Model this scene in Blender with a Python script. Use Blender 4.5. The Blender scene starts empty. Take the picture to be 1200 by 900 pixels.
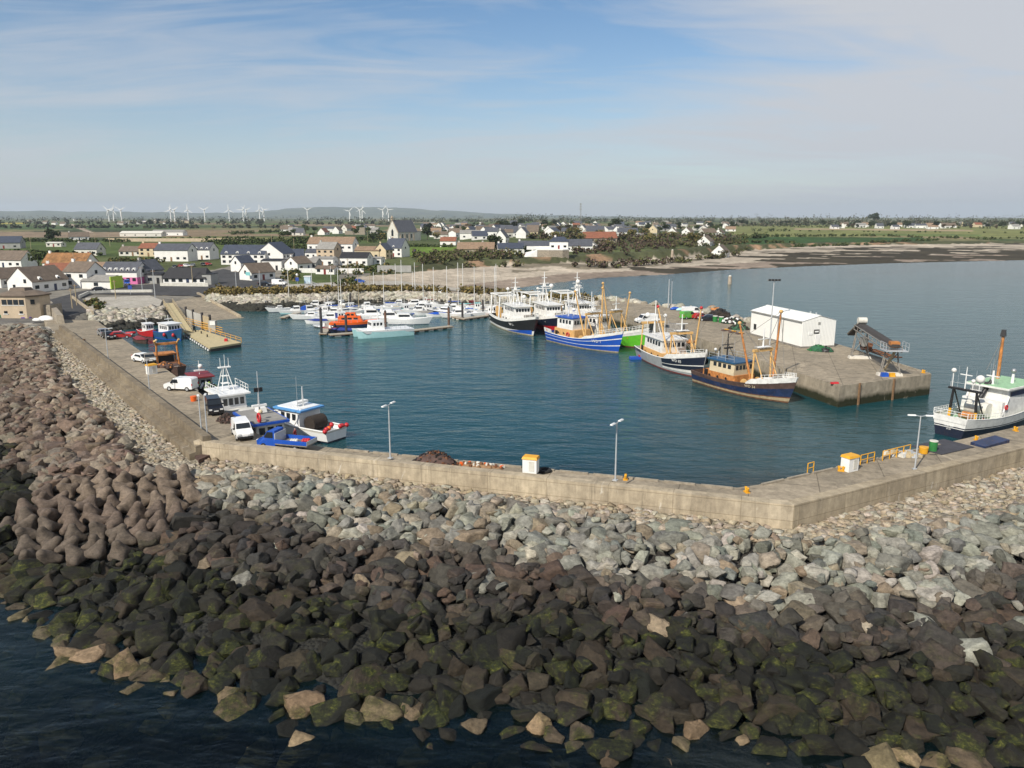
import bpy, bmesh, math, random
import numpy as np
from mathutils import Vector, Matrix, noise as mnoise
RND = random.Random(11)
scene = bpy.context.scene
COL = scene.collection
rad = math.radians

# ---------------------------------------------------------------- camera geometry
F, CX, CY, CAMH = 913.0, 600.0, 450.0, 27.0
TH = math.atan((450 - 254) / F)
CT, ST = math.cos(TH), math.sin(TH)
def G(u, v, z=0.0):
    """point of the horizontal level z seen at photo position u, v"""
    dx = (u - CX) / F; dv = (v - CY) / F
    fy = CT - dv * ST; fz = -ST - dv * CT
    t = (z - CAMH) / fz
    return (t * dx, t * fy)
def PJ(x, y, z):
    dz = z - CAMH
    d = y * CT - dz * ST; up = y * ST + dz * CT
    return CX + F * x / d, CY - F * up / d, d
def GR(u, v, fn, z0=5.0):
    """same, on the ground whose height is fn(x, y)"""
    z = z0
    for _ in range(6):
        p = G(u, v, z); z = fn(p[0], p[1])
    return p[0], p[1], z

# ---------------------------------------------------------------- materials
MATS = {}
SPEC = {}   # name: (rgb, rough, metallic, variation, scale, bump)
def spec(name, rgb, rough=.7, metal=0., var=.15, scale=2., bump=0.):
    SPEC[name] = (rgb, rough, metal, var, scale, bump)
def nd(nt, t, **kw):
    n = nt.nodes.new(t)
    for k, v in kw.items():
        if k.startswith('i_'):
            n.inputs[k[2:].replace('_', ' ')].default_value = v
        else: setattr(n, k, v)
    return n
def mixc(nt, a, b, fac=None, blend='MIX', f=.5):
    n = nt.nodes.new('ShaderNodeMix'); n.data_type = 'RGBA'; n.blend_type = blend
    n.inputs[0].default_value = f
    if fac is not None: nt.links.new(fac, n.inputs[0])
    for i, s in ((6, a), (7, b)):
        if isinstance(s, (tuple, list)): n.inputs[i].default_value = (*s[:3], 1)
        else: nt.links.new(s, n.inputs[i])
    return n.outputs[2]
def ramp(nt, src, stops):
    n = nt.nodes.new('ShaderNodeValToRGB')
    cr = n.color_ramp
    while len(cr.elements) < len(stops): cr.elements.new(.5)
    for e, (p, c) in zip(cr.elements, stops):
        e.position = p; e.color = (c, c, c, 1) if not isinstance(c, (tuple, list)) else (*c[:3], 1)
    nt.links.new(src, n.inputs[0]); return n.outputs[0]
def noise_tex(nt, vec, scale, detail=4, rough=.55, dist=0.):
    n = nt.nodes.new('ShaderNodeTexNoise'); n.inputs['Scale'].default_value = scale
    n.inputs['Detail'].default_value = detail; n.inputs['Roughness'].default_value = rough
    n.inputs['Distortion'].default_value = dist
    if vec is not None: nt.links.new(vec, n.inputs['Vector'])
    return n.outputs['Fac']
def mapping(nt, vec, scale=(1, 1, 1), rot=(0, 0, 0), loc=(0, 0, 0)):
    n = nt.nodes.new('ShaderNodeMapping'); n.inputs['Scale'].default_value = scale
    n.inputs['Rotation'].default_value = rot; n.inputs['Location'].default_value = loc
    nt.links.new(vec, n.inputs['Vector']); return n.outputs[0]
def bump(nt, h, strength, dist, bsdf):
    b = nt.nodes.new('ShaderNodeBump'); b.inputs['Strength'].default_value = strength
    b.inputs['Distance'].default_value = dist
    nt.links.new(h, b.inputs['Height']); nt.links.new(b.outputs[0], bsdf.inputs['Normal'])
def newmat(name):
    m = bpy.data.materials.new(name); m.use_nodes = True
    nt = m.node_tree
    return m, nt, nt.nodes['Principled BSDF']
def M(name):
    if name in MATS: return MATS[name]
    rgb, rough, metal, var, scale, bmp = SPEC[name]
    m, nt, b = newmat(name)
    tc = nt.nodes.new('ShaderNodeTexCoord')
    n1 = noise_tex(nt, tc.outputs['Object'], scale, 5, .65)
    n2 = noise_tex(nt, mapping(nt, tc.outputs['Object'], (3, 3, .5)), scale * 1.3, 4, .6)
    lo = tuple(c * (1 - var * 1.6) for c in rgb); hi = tuple(min(.9, c * (1 + var)) for c in rgb)
    f = ramp(nt, n1, [(.3, 0.), (.7, 1.)])
    c = mixc(nt, lo, hi, f)
    st = ramp(nt, n2, [(.56, 0.), (.78, 1.)])          # grime in streaks
    mm = nt.nodes.new('ShaderNodeMath'); mm.operation = 'MULTIPLY'; mm.inputs[1].default_value = min(1, var * 2.2)
    nt.links.new(st, mm.inputs[0])
    c = mixc(nt, c, (.20, .105, .05) if name in ('white_worn', 'blue', 'black', 'navy', 'hull_grey', 'green_bright', 'blue_dark') else tuple(x * .55 + y for x, y in zip(rgb, (.02, .015, .008))), mm.outputs[0])
    nt.links.new(c, b.inputs['Base Color'])
    b.inputs['Roughness'].default_value = rough; b.inputs['Metallic'].default_value = metal
    if bmp: bump(nt, n1, .5, bmp, b)
    MATS[name] = m; return m

# ---------------------------------------------------------------- mesh builder
class MB:
    def __init__(s): s.v = []; s.f = []; s.m = []; s.mats = []; s.sm = []
    def add(s, vs, fs, mat, T=None, smooth=False):
        o = len(s.v)
        if T is not None: vs = [tuple(T @ Vector(p)) for p in vs]
        s.v.extend(vs)
        if mat not in s.mats: s.mats.append(mat)
        i = s.mats.index(mat)
        for f in fs:
            s.f.append([k + o for k in f]); s.m.append(i); s.sm.append(smooth)
        return s
    def box(s, c, size, mat, rz=0., top=(1, 1), T=None):
        x, y, z = (k / 2 for k in size); tx, ty = top
        vs = [(-x, -y, -z), (x, -y, -z), (x, y, -z), (-x, y, -z), (-x * tx, -y * ty, z), (x * tx, -y * ty, z), (x * tx, y * ty, z), (-x * tx, y * ty, z)]
        cr, sr = math.cos(rz), math.sin(rz)
        vs = [(c[0] + a * cr - b * sr, c[1] + a * sr + b * cr, c[2] + d) for a, b, d in vs]
        return s.add(vs, [(3, 2, 1, 0), (4, 5, 6, 7), (0, 1, 5, 4), (1, 2, 6, 5), (2, 3, 7, 6), (3, 0, 4, 7)], mat, T)
    def cyl(s, p, q, r0, r1=None, mat='', n=8, smooth=True, T=None):
        r1 = r0 if r1 is None else r1
        p, q = Vector(p), Vector(q); d = (q - p)
        if d.length < 1e-6: return s
        d.normalize()
        a = d.orthogonal().normalized(); b = d.cross(a)
        vs = []
        for c, r in ((p, r0), (q, r1)):
            for i in range(n):
                t = 2 * math.pi * i / n
                vs.append(tuple(c + a * (r * math.cos(t)) + b * (r * math.sin(t))))
        fs = [(i, (i + 1) % n, n + (i + 1) % n, n + i) for i in range(n)]
        s.add(vs, fs, mat, T, smooth)
        s.add(vs, [tuple(range(n - 1, -1, -1)), tuple(range(n, 2 * n))], mat, T)
        return s
    def tube(s, pts, r, mat, n=6):
        for a, b in zip(pts[:-1], pts[1:]): s.cyl(a, b, r, r, mat, n)
        return s
    def sph(s, c, r, mat, n=10, m=7, sc=(1, 1, 1), zmin=-1.):
        vs = []; fs = []
        for j in range(m + 1):
            ph = -math.pi / 2 + math.pi * j / m
            zz = max(math.sin(ph), zmin)
            for i in range(n):
                t = 2 * math.pi * i / n
                vs.append((c[0] + r * sc[0] * math.cos(ph) * math.cos(t), c[1] + r * sc[1] * math.cos(ph) * math.sin(t), c[2] + r * sc[2] * zz))
        for j in range(m):
            for i in range(n):
                fs.append((j * n + i, j * n + (i + 1) % n, (j + 1) * n + (i + 1) % n, (j + 1) * n + i))
        return s.add(vs, fs, mat, None, True)
    def prism(s, poly, z0, z1, mat, side=None):
        n = len(poly)
        A = sum(poly[i][0] * poly[(i + 1) % n][1] - poly[(i + 1) % n][0] * poly[i][1] for i in range(n))
        if A < 0: poly = poly[::-1]
        vs = [(p[0], p[1], z0) for p in poly] + [(p[0], p[1], z1) for p in poly]
        s.add(vs, [tuple(range(n, 2 * n))], mat)
        s.add(vs, [(i, (i + 1) % n, n + (i + 1) % n, n + i) for i in range(n)] + [tuple(range(n - 1, -1, -1))], side or mat)
        return s
    def loft(s, rings, mat, closed=True, caps=True, smooth=False):
        n = len(rings[0]); vs = [tuple(p) for r in rings for p in r]; fs = []
        for j in range(len(rings) - 1):
            for i in range(n if closed else n - 1):
                fs.append((j * n + i, j * n + (i + 1) % n, (j + 1) * n + (i + 1) % n, (j + 1) * n + i))
        s.add(vs, fs, mat, None, smooth)
        if caps and closed:
            s.add(vs, [tuple(range(n - 1, -1, -1)), tuple(range(len(vs) - n, len(vs)))], mat)
        return s
    def torus(s, c, R, r, mat, axis='Z', n=16, m=8, T=None):
        vs = []; fs = []
        for i in range(n):
            a = 2 * math.pi * i / n
            for j in range(m):
                b = 2 * math.pi * j / m
                x, y, z = (R + r * math.cos(b)) * math.cos(a), (R + r * math.cos(b)) * math.sin(a), r * math.sin(b)
                if axis == 'Y': y, z = z, y
                if axis == 'X': x, z = z, x
                vs.append((c[0] + x, c[1] + y, c[2] + z))
        for i in range(n):
            for j in range(m):
                fs.append((i * m + j, ((i + 1) % n) * m + j, ((i + 1) % n) * m + (j + 1) % m, i * m + (j + 1) % m))
        return s.add(vs, fs, mat, T, True)
    def mesh(s, name):
        me = bpy.data.meshes.new(name); me.from_pydata(s.v, [], s.f); 
        for k in s.mats: me.materials.append(M(k))
        me.polygons.foreach_set('material_index', s.m); me.polygons.foreach_set('use_smooth', s.sm)
        bm = bmesh.new(); bm.from_mesh(me); bmesh.ops.recalc_face_normals(bm, faces=bm.faces); bm.to_mesh(me); bm.free()
        me.update(); return me
    def build(s, name, parent=None, label=None, cat=None, group=None, kind=None, loc=None, rz=None):
        o = bpy.data.objects.new(name, s.mesh(name)); COL.objects.link(o)
        if parent is not None: o.parent = parent
        if loc is not None: o.location = loc
        if rz is not None: o.rotation_euler = (0, 0, rz)
        tag(o, label, cat, group, kind); return o
def tag(o, label=None, cat=None, group=None, kind=None):
    if label: o['label'] = label
    if cat: o['category'] = cat
    if group: o['group'] = group
    if kind: o['kind'] = kind
    return o
def thing(name, label, cat, loc=(0, 0, 0), rz=0., group=None):
    o = bpy.data.objects.new(name, None); COL.objects.link(o); o.empty_display_size = .5
    o.location = loc; o.rotation_euler = (0, 0, rz)
    return tag(o, label, cat, group)
KIDS = {}
def copy_tree(root, loc, rz, label=None, group=None, sc=None):
    def cp(o, parent):
        c = o.copy(); COL.objects.link(c)
        if parent is not None: c.parent = parent
        for ch in o.children: cp(ch, c)
        return c
    r = cp(root, None); r.location = loc; r.rotation_euler = (0, 0, rz)
    if sc: r.scale = (sc, sc, sc) if not isinstance(sc, tuple) else sc
    if label: r['label'] = label
    if group: r['group'] = group
    return r
def lettering(name, txt, size, mat, parent, loc, rot, depth=.01):
    cu = bpy.data.curves.new(name, 'FONT'); cu.body = txt; cu.size = size; cu.extrude = depth; cu.align_x = 'CENTER'
    cu.resolution_u = 2
    t = bpy.data.objects.new(name, cu); COL.objects.link(t)
    me = bpy.data.meshes.new_from_object(t); me.materials.clear(); me.materials.append(M(mat))
    bpy.data.objects.remove(t); bpy.data.curves.remove(cu)
    o = bpy.data.objects.new(name, me); COL.objects.link(o); o.parent = parent; o.location = loc; o.rotation_euler = rot
    return o

# ---------------------------------------------------------------- palette
for a in [
 ('white_paint', (.78, .78, .75), .5, 0, .06, 1.2), ('white_gloss', (.8, .8, .78), .28, 0, .05, 1.5), ('offwhite', (.62, .6, .53), .6, 0, .12, 1.2),
 ('white_worn', (.74, .73, .69), .4, 0, .13, 1.1), ('white_wall', (.76, .75, .71), .85, 0, .07, .5), ('cream_wall', (.6, .5, .33), .85, 0, .1, .5), ('grey_wall', (.33, .33, .31), .9, 0, .12, .5),
 ('grey_render', (.42, .41, .37), .9, 0, .1, .6), ('pink_wall', (.62, .16, .36), .8, 0, .08, .5), ('blue_wall', (.45, .58, .66), .85, 0, .08, .5), ('teal_paint', (.2, .5, .5), .6, 0, .1, 1), ('lime_paint', (.45, .62, .06), .6, 0, .08, 1),
 ('beige_wall', (.5, .4, .28), .85, 0, .1, .5), ('stone_wall', (.3, .26, .2), .9, 0, .25, 1.5, .05),
 ('slate', (.075, .08, .095), .7, 0, .2, .8), ('slate_blue', (.05, .06, .085), .6, 0, .15, .8), ('slate_brown', (.15, .115, .085), .85, 0, .2, .8), ('rust_roof', (.26, .13, .05), .9, 0, .35, .5), ('tile_red', (.24, .09, .05), .85, 0, .2, .8), ('tile_tan', (.25, .17, .11), .85, 0, .2, .8), ('black_roof', (.022, .022, .024), .7, 0, .2, .8), ('grey_roof', (.25, .24, .22), .85, 0, .15, .8),
 ('glass_dark', (.02, .025, .03), .08, 0, .1, 1), ('solar', (.02, .05, .16), .15, 0, .1, 2), ('wood', (.24, .14, .07), .8, 0, .25, 2), ('wood_pale', (.42, .34, .21), .8, 0, .15, 1.5), ('pontoon_deck', (.36, .32, .25), .85, 0, .15, 2), ('pile_dark', (.045, .04, .04), .7, 0, .2, 1), ('pile_rust', (.16, .09, .06), .8, 0, .3, 1),
 ('yellow', (.72, .36, .02), .5, 0, .12, 2), ('yellow_deck', (.46, .385, .22), .85, 0, .12, 1.2), ('orange', (.75, .13, .015), .5, 0, .08, 2), ('red', (.5, .02, .025), .4, 0, .1, 2), ('red_dark', (.2, .02, .02), .5, 0, .15, 2), ('green', (.03, .2, .05), .5, 0, .15, 2), ('green_bright', (.12, .5, .03), .4, 0, .1, 1.5), ('green_deck', (.3, .5, .3), .7, 0, .15, 1.5), ('net_green', (.03, .12, .06), .95, 0, .3, 5, .05),
 ('blue', (.012, .08, .42), .4, 0, .1, 1.5), ('blue_dark', (.014, .03, .085), .5, 0, .3, 1.2), ('navy', (.012, .017, .035), .4, 0, .12, 1.5), ('blue_teal', (.02, .09, .19), .45, 0, .15, 1.5), ('blue_sky', (.1, .3, .6), .5, 0, .1, 1.5), ('aqua', (.42, .68, .68), .4, 0, .07, 1.5), ('black', (.012, .012, .013), .5, 0, .1, 2), ('rubber', (.015, .015, .015), .85, 0, .1, 3), ('hull_grey', (.36, .37, .37), .5, 0, .1, 1.2), ('boot_red', (.23, .035, .025), .6, 0, .25, 1.5), ('boot_tan', (.42, .33, .2), .7, 0, .25, 1.5),
 ('gantry_tan', (.62, .38, .14), .55, 0, .15, 2), ('deckhouse_tan', (.6, .35, .13), .55, 0, .15, 2), ('rust', (.17, .07, .03), .85, 0, .4, 1.5, .02), ('rust_orange', (.48, .19, .05), .75, 0, .35, 1.5), ('rust_brown', (.085, .05, .04), .85, 0, .3, 1.5, .02),
 ('steel', (.38, .39, .4), .45, .6, .12, 3), ('galv', (.5, .52, .53), .5, .3, .08, 3), ('dull_steel', (.26, .24, .21), .7, .2, .25, 2), ('belt', (.05, .045, .042), .9, 0, .2, 2),
 ('clad_white', (.78, .78, .74), .55, 0, .03, .4), ('conc_block', (.62, .58, .5), .9, 0, .12, 1.5, .02), ('pot_mesh', (.035, .026, .02), .95, 0, .4, 6, .05), ('skin', (.5, .32, .24), .7, 0, .05, 3), ('cloth_dark', (.03, .03, .045), .9, 0, .1, 3), ('purple', (.12, .05, .25), .7, 0, .1, 2), ('sign_blue', (.02, .06, .3), .5, 0, .05, 2), ('sandstone', (.4, .33, .25), .9, 0, .2, .6), ('bark', (.07, .05, .035), .95, 0, .2, 2), ('lamp_glass', (.75, .75, .72), .3, 0, .02, 2), ('car_black', (.012, .013, .016), .25, 0, .05, 2), ('car_silver', (.4, .41, .42), .3, .5, .05, 2), ('car_red', (.4, .025, .025), .25, 0, .05, 2), ('car_green', (.1, .38, .06), .3, 0, .05, 2), ('tarp', (.02, .04, .2), .7, 0, .15, 2), ('asphalt_patch', (.05, .05, .06), .85, 0, .2, 1)]:
    spec(*a)
# ---------------------------------------------------------------- render, camera, light, sky
scene.render.engine = 'CYCLES'
scene.cycles.use_denoising = True
scene.cycles.max_bounces = 6; scene.cycles.transparent_max_bounces = 12; scene.cycles.volume_bounces = 0
scene.cycles.caustics_reflective = False; scene.cycles.caustics_refractive = False
vs = scene.view_settings; vs.view_transform = 'Standard'; vs.look = 'None'; vs.gamma = 1; vs.use_curve_mapping = False
vs.exposure = 0.3
cd = bpy.data.cameras.new('camera'); cam = bpy.data.objects.new('camera', cd); COL.objects.link(cam)
cam.location = (0, 0, CAMH); cam.rotation_euler = (math.pi / 2 - TH, 0, 0)
cd.sensor_width = 36; cd.lens = 36 * F / 1200; cd.clip_start = .5; cd.clip_end = 60000
scene.camera = cam
SUN_EL, SUN_ROT = rad(41), rad(216)      # from the left behind the camera
sd = Vector((math.sin(SUN_ROT) * math.cos(SUN_EL), math.cos(SUN_ROT) * math.cos(SUN_EL), math.sin(SUN_EL)))
sl = bpy.data.lights.new('sun', 'SUN'); sl.energy = 4.3; sl.angle = rad(.5); sl.color = (1., .93, .82)
so = bpy.data.objects.new('sun', sl); COL.objects.link(so); so.rotation_euler = (-sd).to_track_quat('-Z', 'Y').to_euler()
so.location = sd * 300
w = bpy.data.worlds.new('World'); scene.world = w; w.use_nodes = True; nt = w.node_tree; nt.nodes.clear()
out = nd(nt, 'ShaderNodeOutputWorld'); bg = nd(nt, 'ShaderNodeBackground'); bg.inputs[1].default_value = .085
sky = nd(nt, 'ShaderNodeTexSky', sky_type='NISHITA', sun_disc=False, sun_elevation=SUN_EL, sun_rotation=SUN_ROT)
sky.altitude = 50; sky.air_density = 1.0; sky.dust_density = .5; sky.ozone_density = 3.0
tc = nd(nt, 'ShaderNodeTexCoord'); sep = nd(nt, 'ShaderNodeSeparateXYZ'); nt.links.new(tc.outputs['Generated'], sep.inputs[0])
def mth(op, a, b=None, c=None, nt=nt):
    n = nt.nodes.new('ShaderNodeMath'); n.operation = op
    for i, x in enumerate((a, b, c)):
        if x is None: continue
        if isinstance(x, (int, float)): n.inputs[i].default_value = x
        else: nt.links.new(x, n.inputs[i])
    return n.outputs[0]
zz = mth('MAXIMUM', sep.outputs[2], 0.0)
den = mth('ADD', zz, .12)
cmb = nd(nt, 'ShaderNodeCombineXYZ')
nt.links.new(mth('DIVIDE', sep.outputs[0], den), cmb.inputs[0]); nt.links.new(mth('DIVIDE', sep.outputs[1], den), cmb.inputs[1])
big = noise_tex(nt, mapping(nt, cmb.outputs[0], (.33, .5, 1), (0, 0, .25), (2.1, .7, 0)), 1.0, 5, .55, .6)
fine = noise_tex(nt, mapping(nt, cmb.outputs[0], (.55, 1.7, 1), (0, 0, -.25), (5., 1., 0)), 1.6, 8, .62, 1.2)
side = mth('ADD', mth('ADD', mth('MULTIPLY', mth('MAXIMUM', mth('SUBTRACT', sep.outputs[0], .10), 0.), .92), mth('MULTIPLY', mth('MAXIMUM', mth('SUBTRACT', mth('MULTIPLY', sep.outputs[0], -1.), .22), 0.), .32)), -.05)     # thinner veil towards the north
cl = mth('ADD', mth('ADD', mth('MULTIPLY', big, .75), mth('MULTIPLY', fine, .45)), side)
clm = ramp(nt, cl, [(.55, 0.), (.66, .40), (.84, .95)])
hz = ramp(nt, zz, [(0., .75), (.06, .45), (.14, .12), (.24, 0.)])
hs = nd(nt, 'ShaderNodeHueSaturation'); hs.inputs['Saturation'].default_value = 1.12; hs.inputs['Value'].default_value = 1.06; nt.links.new(sky.outputs[0], hs.inputs['Color'])
cc = mixc(nt, hs.outputs[0], (5.7, 5.9, 6.3), clm)
cc = mixc(nt, cc, (5.3, 5.6, 6.1), hz)
nt.links.new(cc, bg.inputs[0]); nt.links.new(bg.outputs[0], out.inputs[0])

# ---------------------------------------------------------------- shore lines
BAYPX = [(598, 339), (640, 333), (700, 326), (780, 322), (860, 316), (950, 312), (1050, 308.5), (1200, 305), (1400, 301), (1800, 295)]
BAY = [G(*p) for p in BAYPX]
HARB = [(-9000, 120), (-400, 160), (-170, 168), (-97, 166), (-99, 182), (-97, 193), (-88, 199), G(216, 376), G(283, 375), G(246, 363), G(300, 365), G(360, 362), G(420, 358), G(520, 359), G(600, 362), (24, 217), (31, 228), (8, 250), (-1, 270)]
LANDP = HARB + BAY + [(20000, 900), (20000, 24000), (-20000, 24000), (-20000, 120)]
def pdist(X, Y, line):
    D = np.full(X.shape, 1e9)
    for (ax, ay), (bx, by) in zip(line[:-1], line[1:]):
        dx, dy = bx - ax, by - ay; L2 = dx * dx + dy * dy
        t = np.clip(((X - ax) * dx + (Y - ay) * dy) / L2, 0, 1)
        D = np.minimum(D, np.hypot(X - ax - t * dx, Y - ay - t * dy))
    return D
def inside(X, Y, poly):
    r = np.zeros(X.shape, bool); n = len(poly)
    for i in range(n):
        (ax, ay), (bx, by) = poly[i], poly[(i + 1) % n]
        if ay == by: continue
        c = ((ay > Y) != (by > Y)) & (X < (bx - ax) * (Y - ay) / (by - ay) + ax)
        r ^= c
    return r
def vnoise(X, Y, s, seed=0):
    x, y = X / s, Y / s; xi, yi = np.floor(x), np.floor(y); fx, fy = x - xi, y - yi
    fx, fy = fx * fx * (3 - 2 * fx), fy * fy * (3 - 2 * fy)
    def h(a, b):
        v = np.sin(a * 127.1 + b * 311.7 + seed * 74.7) * 43758.5453
        return v - np.floor(v)
    return (h(xi, yi) * (1 - fx) + h(xi + 1, yi) * fx) * (1 - fy) + (h(xi, yi + 1) * (1 - fx) + h(xi + 1, yi + 1) * fx) * fy
def sstep(a, b, x):
    t = np.clip((x - a) / (b - a), 0, 1); return t * t * (3 - 2 * t)
def beach_w(X): return 66 + 135 * sstep(60, 300, X)
def height(X, Y):
    X = np.asarray(X, float); Y = np.asarray(Y, float)
    ins = inside(X, Y, LANDP)
    db = pdist(X, Y, BAY); dh = pdist(X, Y, HARB)
    D = np.hypot(X, Y); bw = beach_w(X)
    b1 = 2.4 * np.clip(db / bw, 0, 1) ** .8
    cl = (3.4 + 1.2 * vnoise(X, Y, 25, 3)) * sstep(-60, -20, X) * (1 - .55 * sstep(150, 300, X))
    hb = b1 + cl * sstep(0, 7, db - bw + 8 * (vnoise(X, Y, 12, 5) - .5)) + .7 * sstep(-60, -20, -X) * sstep(0, 20, db - 30)
    hh = -.6 + 3.68 * sstep(6.5, 12, dh)
    up = 1.6 * sstep(255, 330, D) + 3.6 * sstep(320, 620, D) + 3.0 * sstep(900, 2500, D) + sstep(1500, 5000, D) * 6 * (vnoise(X, Y, 900, 8) - .4)
    h = np.minimum(hb + 20 * (dh < -1), 1e3)
    inland = np.minimum(hh, 3.08) + up
    h = np.where(hb < inland, hb + .55 * (up * sstep(0, 120, db - bw)), inland)
    h = np.minimum(h, inland + 3)
    return np.where(ins, h, -np.minimum(4.2, .25 * np.minimum(db, dh) + .15))
def hgt(x, y): return float(height(np.array([x]), np.array([y]))[0])

# ---------------------------------------------------------------- ground sheet
def build_ground():
    rs = [95.0]
    while rs[-1] < 17000: rs.append(rs[-1] * (1.0105 if rs[-1] < 900 else 1.022))
    rs = np.array(rs); an = np.radians(np.linspace(-52, 52, 660))
    A, Rr = np.meshgrid(an, rs); X = Rr * np.sin(A); Y = Rr * np.cos(A)
    Z = height(X, Y)
    dz = Z - CAMH; d = Y * CT - dz * ST; U = CX + F * X / d; V = CY - F * (Y * ST + dz * CT) / d
    db = pdist(X, Y, BAY); bw = beach_w(X); ins = inside(X, Y, LANDP); D = np.hypot(X, Y)
    C = np.zeros(X.shape + (3,)); C[:] = (.085, .10, .038)
    n1 = vnoise(X, Y, 60, 1); n2 = vnoise(X, Y, 9, 2)
    # far patchwork of fields
    pal = np.array([(.09, .12, .04), (.06, .085, .03), (.17, .16, .075), (.10, .125, .045), (.22, .165, .10), (.045, .06, .025), (.13, .14, .055)])
    cell = (np.floor(X / 170 + .6 * vnoise(X, Y, 400, 4)) * 7 + np.floor(Y / 230 + X / 900) * 13)
    hsh = np.abs(np.sin(cell * 12.9898) * 43758.5) % 1
    idx = (hsh * 7).astype(int) % 7
    far = sstep(640, 760, D)[..., None]
    C = C * (1 - far) + pal[idx] * far
    def paint(poly, col, soft=None):
        m = inside(U, V, poly); C[m] = col
    paint([(-200, 283), (250, 277), (455, 277), (455, 284), (330, 290), (262, 294), (240, 303), (150, 300), (-200, 316)], (.075, .105, .028))
    paint([(-200, 278), (190, 276), (190, 281), (-200, 284)], (.06, .07, .03))
    paint([(-300, 270.5), (170, 272), (235, 275), (150, 278), (-300, 280)], (.24, .18, .12))
    paint([(190, 277.5), (450, 279), (450, 281.5), (190, 281)], (.2, .19, .075))
    paint([(-300, 264), (200, 265), (200, 269), (-300, 269)], (.065, .1, .035))
    paint([(-100, 261), (35, 261), (35, 262.5), (-100, 262.5)], (.38, .32, .06))
    paint([(78, 262), (86, 262.5), (110, 272.5), (102, 272.5)], (.36, .29, .22))
    paint([(480, 289), (560, 289.5), (655, 293), (660, 298), (560, 300), (480, 301)], (.12, .185, .028))
    paint([(845, 265.5), (960, 263.5), (1500, 268), (1500, 279), (1010, 277), (865, 280)], (.17, .18, .062))
    paint([(862, 279), (900, 277.5), (1080, 278.5), (1095, 283), (1010, 290), (930, 293), (870, 291)], (.035, .075, .02))
    paint([(930, 267.4), (1140, 269.5), (1140, 271.2), (930, 269.2)], (.34, .26, .16))
    paint([(1020, 274), (1150, 275), (1150, 277), (1020, 276)], (.11, .15, .045))
    # village yards and roads' surroundings
    paint([(-200, 322), (240, 318), (330, 300), (430, 300), (440, 322), (440, 352), (200, 390), (-200, 400)], (.2, .185, .155))
    green = [[(330, 318), (400, 316), (395, 331), (340, 333)], [(420, 310), (470, 310), (470, 320), (420, 320)], [(0, 300), (60, 298), (60, 318), (0, 318)], [(145, 300), (190, 301), (190, 312), (150, 312)]]
    for g in green: paint(g, (.075, .1, .03))
    # shore
    s = db - bw
    cliff = ins & (s > -2 + 6 * (n2 - .5)) & (s < 14) & (X > -60) & (hgt(0, 0) < 1)
    earth = vnoise(X, Y, 9, 6) > .70
    C[cliff] = (.07, .075, .035); C[cliff & earth & (s < 9)] = (.27, .175, .105)
    sand = ins & (s <= -2 + 6 * (n2 - .5)) & ((X > -75) | (db < 22))
    C[sand] = (.42, .36, .28)
    wet = sand & (db < bw * .3); C[wet] = (.25, .20, .155)
    rocky = sand & (s > -28 - 10 * n1) & (vnoise(X * .35, Y, 7, 9) > .5) & (X > 0) & (X < 130); C[rocky] = (.2, .17, .12)
    weed = sand & (X > 60) & (vnoise(X * .4, Y, 11, 12) + .55 * (1 - np.clip(db / (bw * .84), 0, 1.4)) - .3 * (1 - sstep(80, 190, X)) > .66); C[weed] = (.05, .042, .027)
    C[~ins] = (.03, .045, .04)
    C *= (.8 + .4 * vnoise(X, Y, 23, 21))[..., None] * (.85 + .3 * vnoise(X, Y, 4, 22))[..., None]
    nr, na = X.shape
    verts = np.stack([X, Y, Z], -1).reshape(-1, 3)
    i = np.arange(nr - 1)[:, None] * na + np.arange(na - 1)[None]
    faces = np.stack([i, i + 1, i + na + 1, i + na], -1).reshape(-1, 4)
    me = bpy.data.meshes.new('ground'); me.from_pydata(verts.tolist(), [], faces.tolist())
    at = me.color_attributes.new('Col', 'FLOAT_COLOR', 'POINT')
    at.data.foreach_set('color', np.concatenate([C.reshape(-1, 3), np.ones((nr * na, 1))], 1).ravel())
    me.polygons.foreach_set('use_smooth', [True] * len(faces))
    m, nt, b = newmat('ground'); a = nd(nt, 'ShaderNodeAttribute', attribute_name='Col')
    geo = nd(nt, 'ShaderNodeNewGeometry')
    f1 = noise_tex(nt, geo.outputs['Position'], .35, 6, .7); f2 = noise_tex(nt, geo.outputs['Position'], .03, 5, .65)
    c = mixc(nt, a.outputs['Color'], ramp(nt, f1, [(.25, .55), (.75, 1.4)]), None, 'MULTIPLY', 1.)
    c = mixc(nt, c, ramp(nt, f2, [(.3, .75), (.7, 1.2)]), None, 'MULTIPLY', 1.)
    nt.links.new(c, b.inputs['Base Color']); b.inputs['Roughness'].default_value = .95; b.inputs['Specular IOR Level'].default_value = .15
    bump(nt, f1, .6, .4, b)
    me.materials.append(m); o = bpy.data.objects.new('ground', me); COL.objects.link(o); tag(o, kind='structure')
build_ground()

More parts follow.
